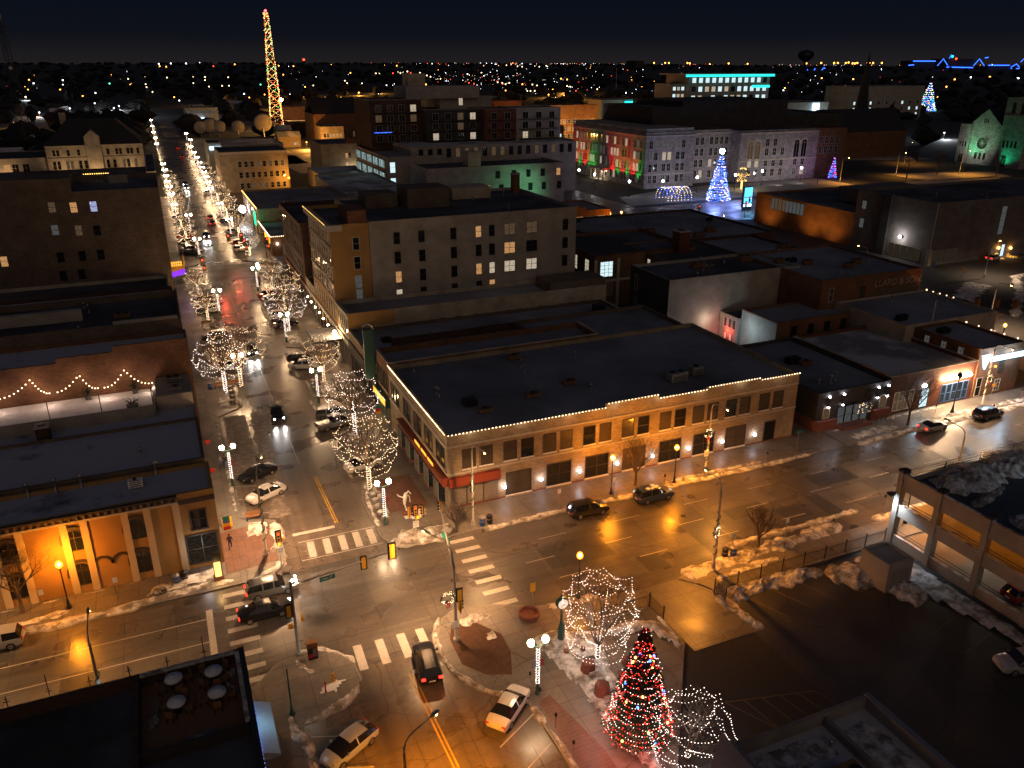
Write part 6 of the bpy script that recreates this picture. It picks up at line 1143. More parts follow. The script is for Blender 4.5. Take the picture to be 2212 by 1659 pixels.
street_sign(727,1010,'white speed limit sign among the parked trucks',3.2,'white',(('SPEED',.3,.14),('LIMIT',.15,.14),('15',-.12,.4)),.7,.9); t=street_sign(1520,1032,'speed limit sign with yellow plate on the wreathed lamp post',3.3,'white',(('20',-.1,.35),),.6,.8); street_sign(1150,1320,'yellow crossing sign in the stone planter behind the clock',2.6,'sigyellow',(),.5,.9); street_sign(2137,970-100,'yellow sign on the lamp post beyond the black car',2.8,'sigyellow',(),.7,.4); street_sign(1667+408,600+10,'yellow diamond pedestrian sign at the snowy corner',3,'sigyellow',(),.9,.9); street_sign(2012,592,'blue parking sign by the museum corner',2.2,'blue',(),1.0,1.2); street_sign(626,745,'white and yellow sign below the hotel lamp',2.2,'white',(),.8,.6)
# bins, planters, benches
def bin_(px,py,l,mat):
    x,y=G(px,py); t=thing('litter_bin',l,'litter bin',(x,y,.13)); MB().lathe([(.26,0),(.31,.1),(.33,.85),(.3,.95)],12,(x,y,.12)).build('bin','%s'%mat,t,True); MB().lathe([(.34,.95),(.34,1.02),(.14,1.12),(.12,1.02)],12,(x,y,.12)).build('lid','darkmetal' if mat!='blue' else 'metal',t); m=MB(); m.lathe([(.335,.55),(.34,.58),(.335,.61)],12,(x,y,.12)); m.build('hoop','metal',t)
bin_(1042,1137,'blue recycling bin by the wreathed lamp at the red shopfront','blue'); bin_(1057,1132,'black litter bin beside the blue one at the red shopfront','blackpaint'); bin_(1565,1205,'black litter bin in the snow by the fence lamp','blackpaint'); bin_(1583,1203,'blue recycling bin in the snow by the fence lamp','blue'); bin_(383,1264,'blue recycling bin in the snow at the ochre building corner','blue'); bin_(400,1257,'black litter bin in the snow at the ochre building corner','blackpaint'); bin_(455,842,'blue bin beside the benches on the left pavement','blue')
pl=thing('stone_planter','stone planter','planter'); MB().lathe([(.3,0),(.44,.15),(.46,.5),(.4,.6)],12).build('pot','planter',pl,True); MB().ball((0,0,.56),.38,10,0,.45).build('snow_cap','snow',pl,True)
for i,(x,y) in enumerate(((17.25,74.6),(17.1,75.9),(17.15,77.3),(17.2,78.7),(17.3,80.1),(17.5,114.2),(17.4,115.6),(17.4,117),(17.5,118.4),(17.5,96),(17.6,97.6))): place(pl,(x,y,.13),0,1,'round snow capped stone planter, %s from the junction along the right kerb'%ORD[i],'stone planters on the right kerb')
for i,(x,y) in enumerate(((5.4,115),(5.5,117),(5.6,119),(5.5,121),(5.4,154),(5.6,156))): place(pl,(x,y,.13),0,.9,'small snow capped planter, %s from the junction along the left kerb'%ORD[i],'planters on the left kerb')
bn=thing('bench','bench','bench'); MB().box(-.9,.9,-.2,.22,.42,.47).build('seat','timber',bn); MB().box(-.9,.9,.2,.26,.5,.92).build('backrest','timber',bn)
for s in(-.75,.75): MB().box(s-.04,s+.04,-.2,.26,0,.42).build('leg','darkmetal',bn)
for x,y,l in ((4.2,122.0,'dark bench left of the light wrapped trunks'),(6.2,122.2,'dark bench right of the light wrapped trunks'),(4.6,156.2,'bench on the next snowy kerb island'),(4.3,80.6,'bench at the snowy left corner island')): place(bn,(x,y,.13),0,1,l,'benches on the avenue')
hy=thing('hydrant','yellow fire hydrant in the cleared snow of the lower left corner','fire hydrant',(7.1,52.6,.13)); MB().lathe([(.18,0),(.18,.06),(.12,.1),(.12,.55),(.15,.6),(.12,.72),(.04,.8)],10,(7.1,52.6,.13)).build('barrel','sigyellow',hy,True); MB().tube([(6.9,52.6,.55),(7.3,52.6,.55)],.06,8).build('side_cap','sigyellow',hy)
hy=thing('bollard','red marker post in the snow beside the yellow hydrant','bollard',(6.3,51.6,.13)); MB().lathe([(.1,0),(.1,.08),(.06,.1),(.06,1.0),(.02,1.06)],8,(6.3,51.6,.13)).build('post','red',hy,True)
t=thing('dark_lamp_post','dark green post without visible globe near the lower left snow','lamp post',(3.5,50.3,.13)); MB().lathe([(.24,0),(.24,.12),(.16,.3),(.1,.8)],10,(3.5,50.3,.13)).build('base','greenpaint',t,True); MB().tube([(3.5,50.3,.9),(3.5,50.3,4.4)],[.08,.05],8).build('pole','greenpaint',t,True)
# clock
t=thing('street_clock','green cast iron street clock with white dial on the snowy plaza','clock',(26.0,49.8,.13)); x,y=26.0,49.8
MB().lathe([(.4,0),(.4,.2),(.32,.3),(.28,1.5),(.2,1.7),(.12,2.0)],4,(x,y,.13)).build('pedestal','greenpaint',t); MB().lathe([(.11,1.9),(.09,3.3),(.16,3.4)],10,(x,y,.13)).build('column','greenpaint',t,True)
m=MB(); m.lathe([(.5,0),(.56,.1),(.56,.32),(.5,.42)],20); m.v=[(x+v[0],y-.21+v[2],4.0+v[1]) for v in m.v]; cs=m.build('clock_case','greenpaint',t); m=MB(); m.lathe([(.45,0),(.45,.02)],20); m.v=[(x+v[0],y-.225-v[2]+.0,4.0+v[1]) for v in m.v]; m.build('dial','white',cs)
m=MB(); m.add([(x-.02,y-.26,4.0),(x+.02,y-.26,4.0),(x+.22,y-.26,3.8),(x+.18,y-.26,3.77)],[(0,1,2,3)]); m.add([(x-.02,y-.26,4.0),(x+.02,y-.26,4.02),(x-.14,y-.26,3.66),(x-.18,y-.26,3.68)],[(0,1,2,3)]); m.build('hand','blackpaint',cs); MB().lathe([(.2,0),(.1,.2),(.02,.45)],8,(x,y,4.5)).build('finial','greenpaint',t)
# kiosk with glowing panel and statue
t=thing('lit_kiosk','glowing orange advertising pillar with black hood at the left corner','kiosk',(-.2,70.6,.13)); MB().box(-.6,.35,70.3,70.9,.1,.5).build('base','redstone',t); MB().box(-.5,.25,70.35,70.85,.5,2.9).build('frame','blackpaint',t); MB().box(-.42,.17,70.33,70.348,.6,2.2).build('poster','kiosk',t); MB().box(-.56,.31,70.3,70.9,2.9,3.1).build('hood','blackpaint',t); lamp('POINT','kiosk_glow',(0,-1,1.4),40,(1,.6,.2),t,.3)
t=thing('upside_down_statue','white upside down figure sculpture with splayed limbs on a snowy base','sculpture',(19.6,75.2,.13)); m=MB(); x,y=19.6,75.2
m.tube([(x+.2,y,.5),(x+.1,y,1.0),(x,y,1.5)],[.07,.08,.1],7); m.tube([(x,y,1.45),(x+.05,y,1.8),(x+.15,y,2.3),(x+.2,y,2.7)],[.12,.2,.22,.14],8); m.tube([(x+.1,y,2.6),(x-.1,y,2.2),(x-.6,y,2.5),(x-.75,y,2.75)],[.1,.08,.06,.05],7); m.tube([(x+.25,y,2.6),(x+.5,y,2.9),(x+.75,y,2.5)],[.1,.07,.06],7); m.tube([(x+.2,y,2.6),(x+.6,y,2.2),(x+.65,y,1.5)],[.1,.07,.05],7); m.ball((x+.02,y,1.42),.15,8); m.build('figure','white',t,True); MB().lathe([(.6,0),(.55,.35),(.5,.4)],10,(x+.2,y,.13)).build('base','redstone',t)
# bike rack hoops
t=thing('bicycle_rack','round hoop bicycle rack half buried in the snow by the left corner','bicycle rack',(-5.6,70.2,.13)); m=MB()
for k in range(2): m.tube([(-5.6+k*.5+.35*math.cos(a),70.2,.5+.35*math.sin(a)) for a in [i*PI/6 for i in range(13)]],.03,5)
m.build('hoops','darkmetal',t)
# iron fences
def fence(label,P,h=1.4,z=.13,step=.14):
    t=thing('iron_fence',label,'fence',(*P[0],z)); m=MB(); po=MB(); ra=MB()
    for i in range(len(P)-1):
        a,b=Vector(P[i]),Vector(P[i+1]); L=(b-a).length; n=int(L/step)
        for k in range(n): p=a.lerp(b,(k+.5)/n); m.box(p.x-.012,p.x+.012,p.y-.012,p.y+.012,z,z+h)
        for zz in (.2,h-.2): ra.tube([(a.x,a.y,z+zz),(b.x,b.y,z+zz)],.025,4)
        q=max(1,int(L/2.6))
        for k in range(q+1): p=a.lerp(b,k/q); MB().box(p.x-.05,p.x+.05,p.y-.05,p.y+.05,z-.1,z+h+.15).build('post','blackpaint',t)
    m.build('pickets','blackpaint',t); ra.build('rail','blackpaint',t); pass
    MB().box(*((min(p[0] for p in P),max(p[0] for p in P),min(p[1] for p in P)-.14,max(p[1] for p in P)+.14) if len(P)==2 else (P[0][0],P[1][0],P[0][1]-.14,P[0][1]+.14)),-.02,z+.04).build('plinth','kerb',t)
fence('long black iron fence between parking lot and pavement',[(42.2,50.2),(63.6,50.4)]); fence('short black iron fence behind the clock on the plaza',[(30.4,50.7),(35.4,50.7),(35.5,48.6)]); 
t=thing('fence_notice','two notice boards at the end of the long fence','notice board',(42.2,50.0,.13)); MB().box(42.15,42.2,48.6,50.0,.4,.95).build('board','greybrown',t); MB().box(42.15,42.2,48.8,49.8,1.0,1.5).build('board','greybrown',t); MB().tube([(42.2,48.6,0),(42.2,48.6,1.7)],.05,5).build('post','blackpaint',t)
t=thing('brick_fence','black fence with brick piers around the snowy corner across the avenue','fence',(150,108,0)); m=MB()
for i in range(7): MB().box(149.5+i*3-.4,149.5+i*3+.4,107.6-i*2,108.4-i*2,0,1.8).build('pier','brownbrick',t)
m=MB()
for i in range(50): p=Vector((149.5,108)).lerp(Vector((167.5,96)),i/50); m.box(p.x-.03,p.x+.03,p.y-.03,p.y+.03,0,1.5)
m.build('pickets','blackpaint',t)
# ticket box and grey gate building by the deck
t=building('plant_box','concrete plant enclosure with glossy flat roof beside the parking deck',56.8,59.9,43.9,47.2,3.0,'concrete','roof',.12); window(t,'S',57.3,59.4,.4,2.2,'grey','concrete',1,1,.08,name='shutter')
# red stones and sculpture pieces on the plaza
for x,y,s,l in ((26.2,45.3,1.2,'tall red stone marker with plaque in the plaza snow'),(26.0,42.6,1.3,'bell topped red stone marker lower on the plaza'),(28.4,43.6,.8,'round boulder beside the red stone markers'),(25.6,48,.5,'flat red rock at the kerb of the snowy plaza'),(27.0,47.7,.5,'small red rock below the plaza lit tree'),(29.6,45.2,.6,'dark log pile right of the lit plaza tree')):
    t=thing('stone_marker',l,'stone',(x,y,.13)); m=MB(); m.lathe([(.52*s,0),(.5*s,.5*s),(.42*s,1.0*s),(.2*s,1.1*s)],7,(x,y,.1)); m.v=[(v[0]+R.uniform(-.06,.06),v[1]+R.uniform(-.06,.06),v[2]) for v in m.v]; m.build('stone','redstone',t); 
    if s>1: MB().box(x-.25,x+.25,y-.6*s,y-.52*s,.5,.8).build('plaque','trim',t)
t=thing('info_board','dark tilted information board under the lit plaza tree','sign',(26.6,45.9,.13)); MB().tube([(26.6,45.9,.1),(26.6,45.9,1.0)],.04,5).build('pole','darkmetal',t); MB().box(26.1,27.1,45.7,46.1,1.0,1.06).build('panel','darkmetal',t)
t=thing('stone_planter_wall','broken ring stone planter at the plaza edge behind the clock','planter',(24.8,53.8,.13)); MB().lathe([(.9,0),(1.0,.5),(.8,.55),(.75,.3)],10,(24.8,53.8,.1)).build('ring','redstone',t)
# overhead street banner-free small boxes
# ---------------------------------------------------------------- trees
GT='light wrapped street trees on the avenue'
tv=[bare_tree('lit_street_tree','lit tree',h,cr,2.9,3,.6,'bulb' if i!=1 else 'bulbcool',lp,.04,.33,3.1) for i,(h,cr,lp) in enumerate(((8.6,3.6,6),(7.8,3.5,5),(8.2,3.3,6),(7.4,3.1,5)))]
tf=[bare_tree('lit_street_tree','lit tree',h,cr,2.8,2,.6,'bulb',4,.065,.8,3.1) for h,cr in ((8.0,3.4),(7.4,3.2),(8.3,3.1))]
TL=[(4.8,119.8,1,1.15),(7.2,121.1,0,1.12),(5,157.8,2,.9),(4.5,179.3,3,.8),(4.6,226,1,.9),(5,243,0,.85),(4.6,262,2,.9),(4.6,285,1,.9),(4.6,305,3,1),(4.6,325,2,.9),(4.4,350,0,.9)]
TR=[(17.4,82.1,0,1.05),(19.3,97.7,1,1.1),(19.2,118.2,2,.92),(18.2,146,1,1.12),(19.7,160,0,1.05),(19.7,179.2,3,.9),(19.1,214.6,3,.85),(19,239.8,2,1),(18.9,258,0,1.05),(18.9,274.3,1,1.05),(19,290,2,1),(19,312,0,1),(19,334,1,1),(19.2,352,2,.9),(19.2,372,3,.9)]
for L,s in ((TL,'left'),(TR,'right')):
    for i,(x,y,k,sc_) in enumerate(L):
        o=place(tv[k] if y<200 else tf[k%3],(x,y,.13),R.uniform(0,6),sc_,'bare tree wrapped in white bulbs, %s from the junction on the %s kerb'%(ORD[i],s),GT)
        if y<200: lamp('POINT','bulb_glow',(0,0,4.6),330,(1,.56,.27),o,1.2)
        elif i%2: lamp('POINT','bulb_glow',(0,0,4.6),620,(1,.54,.25),o,1.2)
o=bare_tree('plaza_tree','tall vase shaped plaza tree looped with cool white bulbs beside the clock',8.0,3.3,1.4,3,.5,'bulbcool',8,.03,.24,1.7,.14,.12); o.location=(27.7,46.4,.13); lamp('POINT','bulb_glow',(0,0,4),260,(1,.88,.8),o,1)
o=bare_tree('plaza_shrub_tree','low spreading bare tree with cool white loops right of the Christmas tree',5.0,3.3,.7,4,.85,'bulbcool',7,.03,.24,.9,.1,.13); o.location=(28.6,34.9,.13); lamp('POINT','bulb_glow',(0,0,3),160,(1,.88,.8),o,1)
for x,y,h,cr,dp,l,sp_ in ((46.2,70.8,6.2,2.9,4,'bare unlit street tree between the two black cars before the corner building',.7),(50.8,54.6,4.6,1.7,4,'small bare vase shaped tree in the snow by the fence lamp',.5),(89.3,70.7,7.6,3.6,4,'bare spreading street tree before the charcoal restaurant',.7),(-16.8,72.3,7.4,3.6,4,'bare tree with pale trunk before the ochre arched building',.8),(23.6,69.6,3.6,1.5,3,'thin bare young tree by the red shopfront corner',.7),(7.6,124.5,9.0,2.6,4,'bare dark tree leaning over the avenue lane behind the wrapped trunks',.6),(131,160,6,1.8,4,'bushy pale young tree before the museum wing',.45),(131,92,6.5,2.2,4,'bare tree at the peach store corner',.6),(318,262,11,5,4,'orange lit bare tree before the churches',.6),(340,250,10,4,4,'dark bare tree by the flagpole crossing',.6),(300,262,9,3.4,3,'slim bare tree left of the orange lit one',.5),(250,262,7,3,3,'bare tree at the purple end of the civic hall',.5)):
    o=bare_tree('bare_tree',l,h,cr,h*.3,dp,sp_,None); o.location=(x,y,.1)
# Christmas trees
xt=conifer('christmas_tree','big Christmas tree wrapped in red and white bulbs with coloured baubles',9.4,2.55,lambda: R.choice((0,0,0,1,1)),['bulbcool','bulbred'],19,.2,.031,9000)
P=[]
for i in range(420):
    z=.5+8.7*R.random()**1.25; f=1-(z-.5)/8.9; rr=2.55*f**.9+.05; a=R.uniform(0,2*PI); P.append((rr*math.cos(a),rr*math.sin(a),z))
P+=[(.33*(9.5-z)*math.cos(q),.33*(9.5-z)*math.sin(q),z) for z,q in ((R.uniform(7.3,9.45),R.uniform(0,6.3)) for _ in range(110))]
bulbs(P,.036,'bulbred','red_light_string',xt)
for i in range(34):
    z=1+7*R.random(); f=1-(z-.5)/8.9; rr=2.6*f**.9; a=R.uniform(PI*.95,PI*2.05); MB().ball((rr*math.cos(a),rr*math.sin(a),z),.1,8).build('bauble',R.choice(('bulbgold','bulbgold','bulbred','bulbblue','red','bulbgold')),xt,True)
xt.location=(26.6,38.3,.1); lamp('POINT','tree_glow',(-2.2,-2.2,2.2),240,(1,.2,.14),xt,.8); lamp('POINT','tree_glow',(-2.6,1.5,2.5),170,(1,.45,.36),xt,.8)
m=MB(); 
bt=conifer('blue_christmas_tree','tall blue and white bulb tree topped by a bright star before the civic hall',17,4.2,lambda: R.choice((0,0,0,1)),['bulbblue','bulbpink'],20,.5,.16,2500); MB().ball((0,0,17.4),.9,8).build('star','led',bt); bt.location=(184.5,241,0); lamp('POINT','tree_glow',(-5,-5,5),2600,(.25,.35,1),bt,2); lamp('POINT','tree_glow',(5,-4,4),2600,(.25,.35,1),bt,2)
ct=conifer('colour_christmas_tree','distant triangular tree of blue green and violet bulbs behind the dark cathedral',22,7,lambda: R.choice((0,0,1,2,3)),['bulbblue','bulbgreen','bulbpink','bulb'],14,1.2,.3,900); x,y=G(2000,240); ct.location=(x,y,0); ct.scale=(1.3,1.3,1.3)
st_=conifer('small_blue_tree','slim blue light tree at the end of the civic hall',9,1.6,lambda: R.choice((0,0,0,1)),['bulbblue','bulbred'],9,.4,.14,500); x,y=G(1797,386); st_.location=(x,y,0)
t=thing('light_arch','arched tunnel of white and blue bulbs before the civic hall','light display',(176,250,0)); m=MB()
for k in range(8):
    for i in range(17):
        a=PI*i/16; m.octa((168+k*1.3,252+4*math.cos(a)-k*.2,.2+4.2*math.sin(a)),.13,R.choice((0,0,1)))
m.build('light_string',['bulbcool','bulbblue'],t); m=MB()
for k in range(0,8,2): m.tube([(168+k*1.3,252+4*math.cos(PI*i/8)-k*.2,.1+4.1*math.sin(PI*i/8)) for i in range(9)],.06,4)
m.build('hoops','darkmetal',t)
o=bare_tree('gold_lit_tree','small bare tree with trunk and limbs wrapped in gold bulbs',8,3,3,2,.7,'bulbgold',3,.12,.5); x,y=G(1601,408); o.location=(x,y,0); lamp('POINT','bulb_glow',(0,-2,4),600,(1,.8,.4),o,1)
bx=thing('blue_screen_sign','tall double sided blue screen sign at the boulevard crossing','sign',(181,221,0)); MB().box(179.6,183,220.8,221.4,0,1).build('base','darkgrey',bx); MB().box(179.4,183.2,220.7,221.5,1,7.8).build('cabinet','darkmetal',bx)
for z0,z1 in ((4.6,7.6),(2.6,4.3),(1.3,2.2)): MB().box(179.7,182.9,220.66,220.69,z0,z1).build('screen','screen' if z0>2 else 'signwhite',bx)
lamp('POINT','screen_glow',(0,-3,4),500,(.2,.5,1),bx,.5)
FX,FY=G(1955,398); t=thing('flagpole','tall flagpole with dark striped flag by the crossing','flag',(FX,FY,0)); MB().tube([(FX,FY,0),(FX,FY,16)],[.14,.07],6).build('pole','darkmetal',t); m=MB()
for i in range(8): m.v+=[(FX+i*.7,FY+.3*math.sin(i),14.5-i*.35),(FX+i*.7,FY+.3*math.sin(i),11.5-i*.45)]
m.f=[(2*i,2*i+1,2*i+3,2*i+2) for i in range(7)]; m.m=[0]*7; m.build('flag','cloth',t)
# ---------------------------------------------------------------- people and vehicles
person('person in dark jacket walking towards the camera on the left pavement by the glowing kiosk',(1.4,75.6,.13),0,'cloth','denim'); person('person in grey jacket walking away past the red heart signs',(2.0,94.2,.13),PI,'jacket','denim'); person('person in dark brown coat walking beside the one in grey',(2.55,94.4,.13),PI*.9,'cloth','cloth')
pc=[('suv','carblack',(14.2,48.9),(14.75,53.5),'black estate car braking before the junction with red lights on',0,1,False),
('sedan','carwhite',(16.9,42.5),(20.5,45.6),'white sedan with sunroof parked at an angle beside the plaza',0,0,False),
('hatch','carice',(8.7,46.3),(4.7,44.0),'pale silver blue hatchback parked at the left kerb below',0,0,False),
('pickup','carwhite',(10.2,40.6),(7.2,36.3),'white pickup bed cut by the bottom edge',0,0,True),
('suv','carblack',(35.9,67.5),(40.4,67.5),'black off roader parked before the corner building windows',0,0,False),
('suv','carblue',(44.2,67.4),(48.9,67.4),'black wagon with snow on the roof parked by the bare tree',0,0,True),
('coupe','carsilver',(89.2,68.4),(93.5,68.5),'silver coupe with orange rear lights before the charcoal restaurant',0,1,False),
('suv','carblack',(99.6,68.3),(104.1,68.4),'black car with blue gleam on the roof parked beyond the silver coupe',0,0,False),
('suv','carsilver',(-16.2,68.0),(-20.8,68.0),'grey car cut by the left edge parked before the ochre building',0,0,False),
('sedan','carblack',(7.9,91.6),(3.9,89.6),'black sedan parked at an angle left of the avenue',0,0,False),
('sedan','carwhite',(8.3,86.4),(4.0,84.0),'white sedan parked at an angle left of the avenue nearest the corner',0,0,False),
('suv','carblack',(10.4,110.8),(10.6,104.6),'dark car with bright headlights driving towards the junction',1,0,False),
('suv','carblack',(10.4,139.6),(10.5,134.4),'second dark car with headlights following on the avenue behind the leaning tree',1,0,False),
('sedan','carblack',(1.0,63.4),(5.4,63.5),'dark car crossing the junction nearer the camera',1,1,False),
('suv','cargrey',(2.0,66.6),(6.5,66.7),'grey car crossing the junction on the far lane',1,1,False),
('suv','carsilver',(61.4,31.0),(57.0,32.6),'silver off roader alone in the dark parking lot',0,0,False),
('sedan','carred',(80.2,105.6),(84.6,106.4),'red sedan with snow on its roof in the back yard',0,0,True),
('suv','carwhite',(16.2,156.4),(20.4,155.0),'white off roader parked by the hotel under the lit trees',0,0,False),
('sedan','carsilver',(15.4,126.9),(19.4,125.4),'silver sedan parked at an angle below the hotel canopy',0,0,False),
('hatch','carblack',(15.6,130.2),(19.6,128.8),'dark hatchback beside the silver sedan below the canopy',0,0,True),
('pickup','cargrey',(15.2,100.8),(20.0,101.8),'grey pickup truck parked under the second lit tree',0,0,True),
('suv','cargrey',(15.6,105.0),(19.9,104.0),'grey off roader with blue gleam beside the pickup',0,0,False),
('sedan','carwhite',(15.8,87.4),(20.2,88.4),'white sedan half hidden under the first lit tree on the right',0,0,False),
('suv','carwhite',(188,135.5),(193,136.6),'white car with headlights leaving past the museum',1,1,False),
('suv','carwhite',(126.0,79.4),(130.6,80.6),'white estate car parked at the brick bar corner',0,0,False),
('sedan','carsilver',(7.6,118.0+13),(3.9,129.4+1.0),'silver sedan parked behind the light wrapped trunks on the left',0,0,False),
('suv','carred',(66.0,38.4),(70.5,38.0),'red car inside the lower floor of the parking deck',0,0,False)]
for c in pc: put_car(c[0],c[1],c[2],c[3],c[4],c[5],c[6],c[7])
GP='cars parked or driving far down the avenue'
fc=[((10,168+0),None)]
i=0
for (x,y,a,k,pm_,l,ta) in [(5.4,147,.0,'suv','carblack',0,0),(5.5,166,-.3,'sedan','cargrey',0,0),(5.3,170,-.3,'suv','carwhite',0,0),(5.2,174,-.3,'sedan','carblack',0,0),(18.2,150,.3,'sedan','carblack',0,0),(18.4,168,.3,'suv','cargrey',0,0),(18.2,173,.3,'sedan','carred',0,0),(18,222,.3,'suv','carwhite',0,0),(18.2,226,.3,'sedan','carblack',0,0),(18.2,230,.3,'suv','carred',0,0),(18,248,.3,'sedan','cargrey',0,0),(18.2,266,.3,'suv','carblack',0,0),(18.2,280,.3,'sedan','carwhite',0,0),(4.8,222.5,-.3,'sedan','carblack',0,0),(4.8,226.5,-.3,'suv','cargrey',0,0),(4.8,229.5,-.3,'sedan','carsilver',0,0),(4.8,237,-.3,'suv','carblack',0,0),(4.9,246,-.3,'sedan','carred',0,0),(4.9,250,-.3,'suv','carsilver',0,0),(4.9,268,-.3,'sedan','cargrey',0,0),(4.9,280,-.3,'suv','carblack',0,0)]:
    i+=1; c,s=math.cos(a+(PI if x<10 else 0)),math.sin(a+(PI if x<10 else 0)); put_car(k,pm_,(x-2.3*c,y-2.3*s),(x+2.3*c,y+2.3*s),'%s %s at the kerb, parked %s the side street on the %s'%({'carblack':'black','carwhite':'white','cargrey':'grey','carred':'red','carsilver':'silver'}[pm_],{'suv':'off roader','sedan':'sedan'}[k],'just before' if y<200 else 'beyond','left' if x<10 else 'right'),0,0,False,GP)
for p,q,k,l,ta,lab in (((10.3,247),(10.4,241.5),'suv',1,0,'dark car with blue white headlights on the far avenue before the side street'),((13.6,262),(13.7,267),'sedan',0,1,'car with red tail lights ahead on the avenue'),((13.6,272),(13.7,277),'suv',0,1,'second red tail light car right in front of the first'),((10,352),(10.1,346),'suv',1,0,'far car with glaring headlights beside the lit trees'),((10,362),(10.1,357),'suv',1,0,'far car with headlights queued behind the glaring one'),((13.8,470),(13.9,475),'sedan',0,1,'distant car with red tail lights at the far crossing'),((13.8,520),(13.9,525),'sedan',0,1,'most distant car with red tail lights near the hill'),((15,330),(20,331),'suv',0,0,'white car turning across the avenue beyond the lit row')): put_car(k,'carblack' if 'white' not in lab[:5] else 'carwhite',p,q,lab,l,ta,False,GP)

t=thing('facade_flag','rainbow flag hanging from the ochre building corner','flag',(.9,76,3)); MB().tube([(.62,76,3.6),(1.7,76,3.9)],.03,4).build('pole','metal',t)
for k,c in enumerate(('red','sigyellow','blue','signgreen')): MB().box(1.0,1.7,75.96,76.0,2.2+k*.38,2.2+k*.38+.379).build('stripe',c,t)
t=thing('facade_flag','rainbow flag hanging at the green fronted shop','flag',(23.4,100,3)); MB().tube([(23.65,99.5,3.0),(22.8,99.5,3.3)],.03,4).build('pole','metal',t)
for k,c in enumerate(('sigyellow','red','signgreen')): MB().box(22.7,23.4,99.46,99.5,1.7+k*.4,1.7+k*.4+.399).build('stripe',c,t)
t=thing('sandwich_board','orange folding board on the left pavement','sign',(1.5,80.4,.13))
for s_ in (-1,1): m=MB(); m.add([(1.0,80.4+s_*.3,.13),(2.0,80.4+s_*.3,.13),(2.0,80.4,1.2),(1.0,80.4,1.2)],[(0,1,2,3)]); m.build('panel','sigyellow',t)
for i,(y,l) in enumerate(((88,'red heart sign hung from the left facades, nearest the flag'),(96,'red heart sign hung from the left facades, further up'))):
    t=thing('heart_sign',l,'sign',(.9,y,3.2)); m=MB(); m.prism([(0,-.35),(.32,0),(.3,.22),(.14,.3),(0,.2),(-.14,.3),(-.3,.22),(-.32,0)],-.03,.03); m.v=[(.95+v[0],y+v[2],3.2+v[1]) for v in m.v]; m.build('heart','red',t); MB().box(.5,1.0,y-.02,y+.02,3.5,3.54).build('bracket','darkmetal',t)

lp=cobra_lamp('deck_lamp',7,1.6,'darkmetal','led',False); lp['label']='blue white lamp on the parking deck roof'; lp['category']='street lamp'; lp.location=(88,33,6.95); lp.rotation_euler=(0,0,-PI/2); lamp('SPOT','lamp_beam',(0,-1.7,6.7),4200,(.5,.78,1),lp,.2,(0,-1.9,0),165,.9)
for i,(x,y) in enumerate(((140,98),(172,124),(141,130))): cobra(x,y,PI/2*i,'added arm lamp over the snowy street by the museum, %s from the brick bar'%ORD[i],c2,1,3600,(1,.7,.45),True,8.4,2.6)  # arm lamps added to brighten the street around the museum
wl=thing('wall_flood','white flood lamp on the museum wall near the glazed corner','wall lamp',(169.6,146.8,5.6)); MB().box(169.5,170,146.5,147.1,5.4,5.8).build('housing','darkmetal',wl); MB().ball((169.3,146.8,5.6),.35,8).build('lens','sconce',wl); lamp('POINT','flood_glow',(-1.2,0,0),420,(1,.95,.9),wl,.3)
for i,(x,y) in enumerate(((160,262),(158,285),(159,300),(160,315),(166,330),(172,258),(208,262),(226,268),(248,270),(190,262),(150,300),(155,340))): place(sl_,(x,y,.05),0,1.15,'white globe lamp by the civic hall, %s around its forecourt'%ORD[i],'white globe lamps by the civic hall')
for o in [q for q in bpy.data.objects if q.get('group')=='white globe lamps by the civic hall']:
    if o.get('group')=='white globe lamps by the civic hall':
        for ch in o.children:
            if ch.type=='MESH' and ch.name.startswith('globe'):
                ch.data=ch.data.copy(); ch.data.materials[0]=MAT['sconce']
                for q in list(ch.children):
                    if q.name.startswith('lamp_bulb'): bpy.data.objects.remove(q)

o=[q for q in bpy.data.objects if q.get('label','').startswith('tall lamp with blue lit post')][0]
lamp('SPOT','post_light',(0,3.2,8.3),1300,(.35,.75,1),o,.1,(0,.1,3.6),34,.6)
for x,y,z,ty in ((10,188.6,5.6,166),(15,208.5,6.6,186)): 
    t=[q for q in bpy.data.objects if q.get('label','').startswith('far left signal' if y<200 else 'dark mast arm')][0]; lamp('SPOT','signal_glow',(x-t.location.x,y-.6-t.location.y,z),420,(1,.09,.04),t,.2,(12-t.location.x,ty-t.location.y,0),70,1)
# ---------------------------------------------------------------- middle distance
def lattice(name,label,cat,x,y,h,w0,w1,n,mat,r=.25,legs=4):
    t=thing(name,label,cat,(x,y,0)); m=MB(); br=MB(); C=[]
    for i in range(n+1):
        f=i/n; w=w0+(w1-w0)*f; C.append([(x+w*math.cos(2*PI*k/legs+.6),y+w*math.sin(2*PI*k/legs+.6),h*f) for k in range(legs)])
    for k in range(legs): m.tube([c[k] for c in C],r,4)
    for i in range(n):
        for k in range(legs):
            j=(k+1)%legs; br.tube([C[i][k],C[i+1][j]],r*.5,3); br.tube([C[i+1][k],C[i+1][j]],r*.5,3)
            if i%2==0: br.tube([C[i][j],C[i+1][k]],r*.5,3)
    m.build('legs',mat,t); br.build('bracing',mat,t); return t,C
t,C=lattice('broadcast_tower','tapering lattice broadcast tower covered in red green and gold bulbs','tower',87,640,80,6.4,1.7,16,'timber',.3)
P=[]
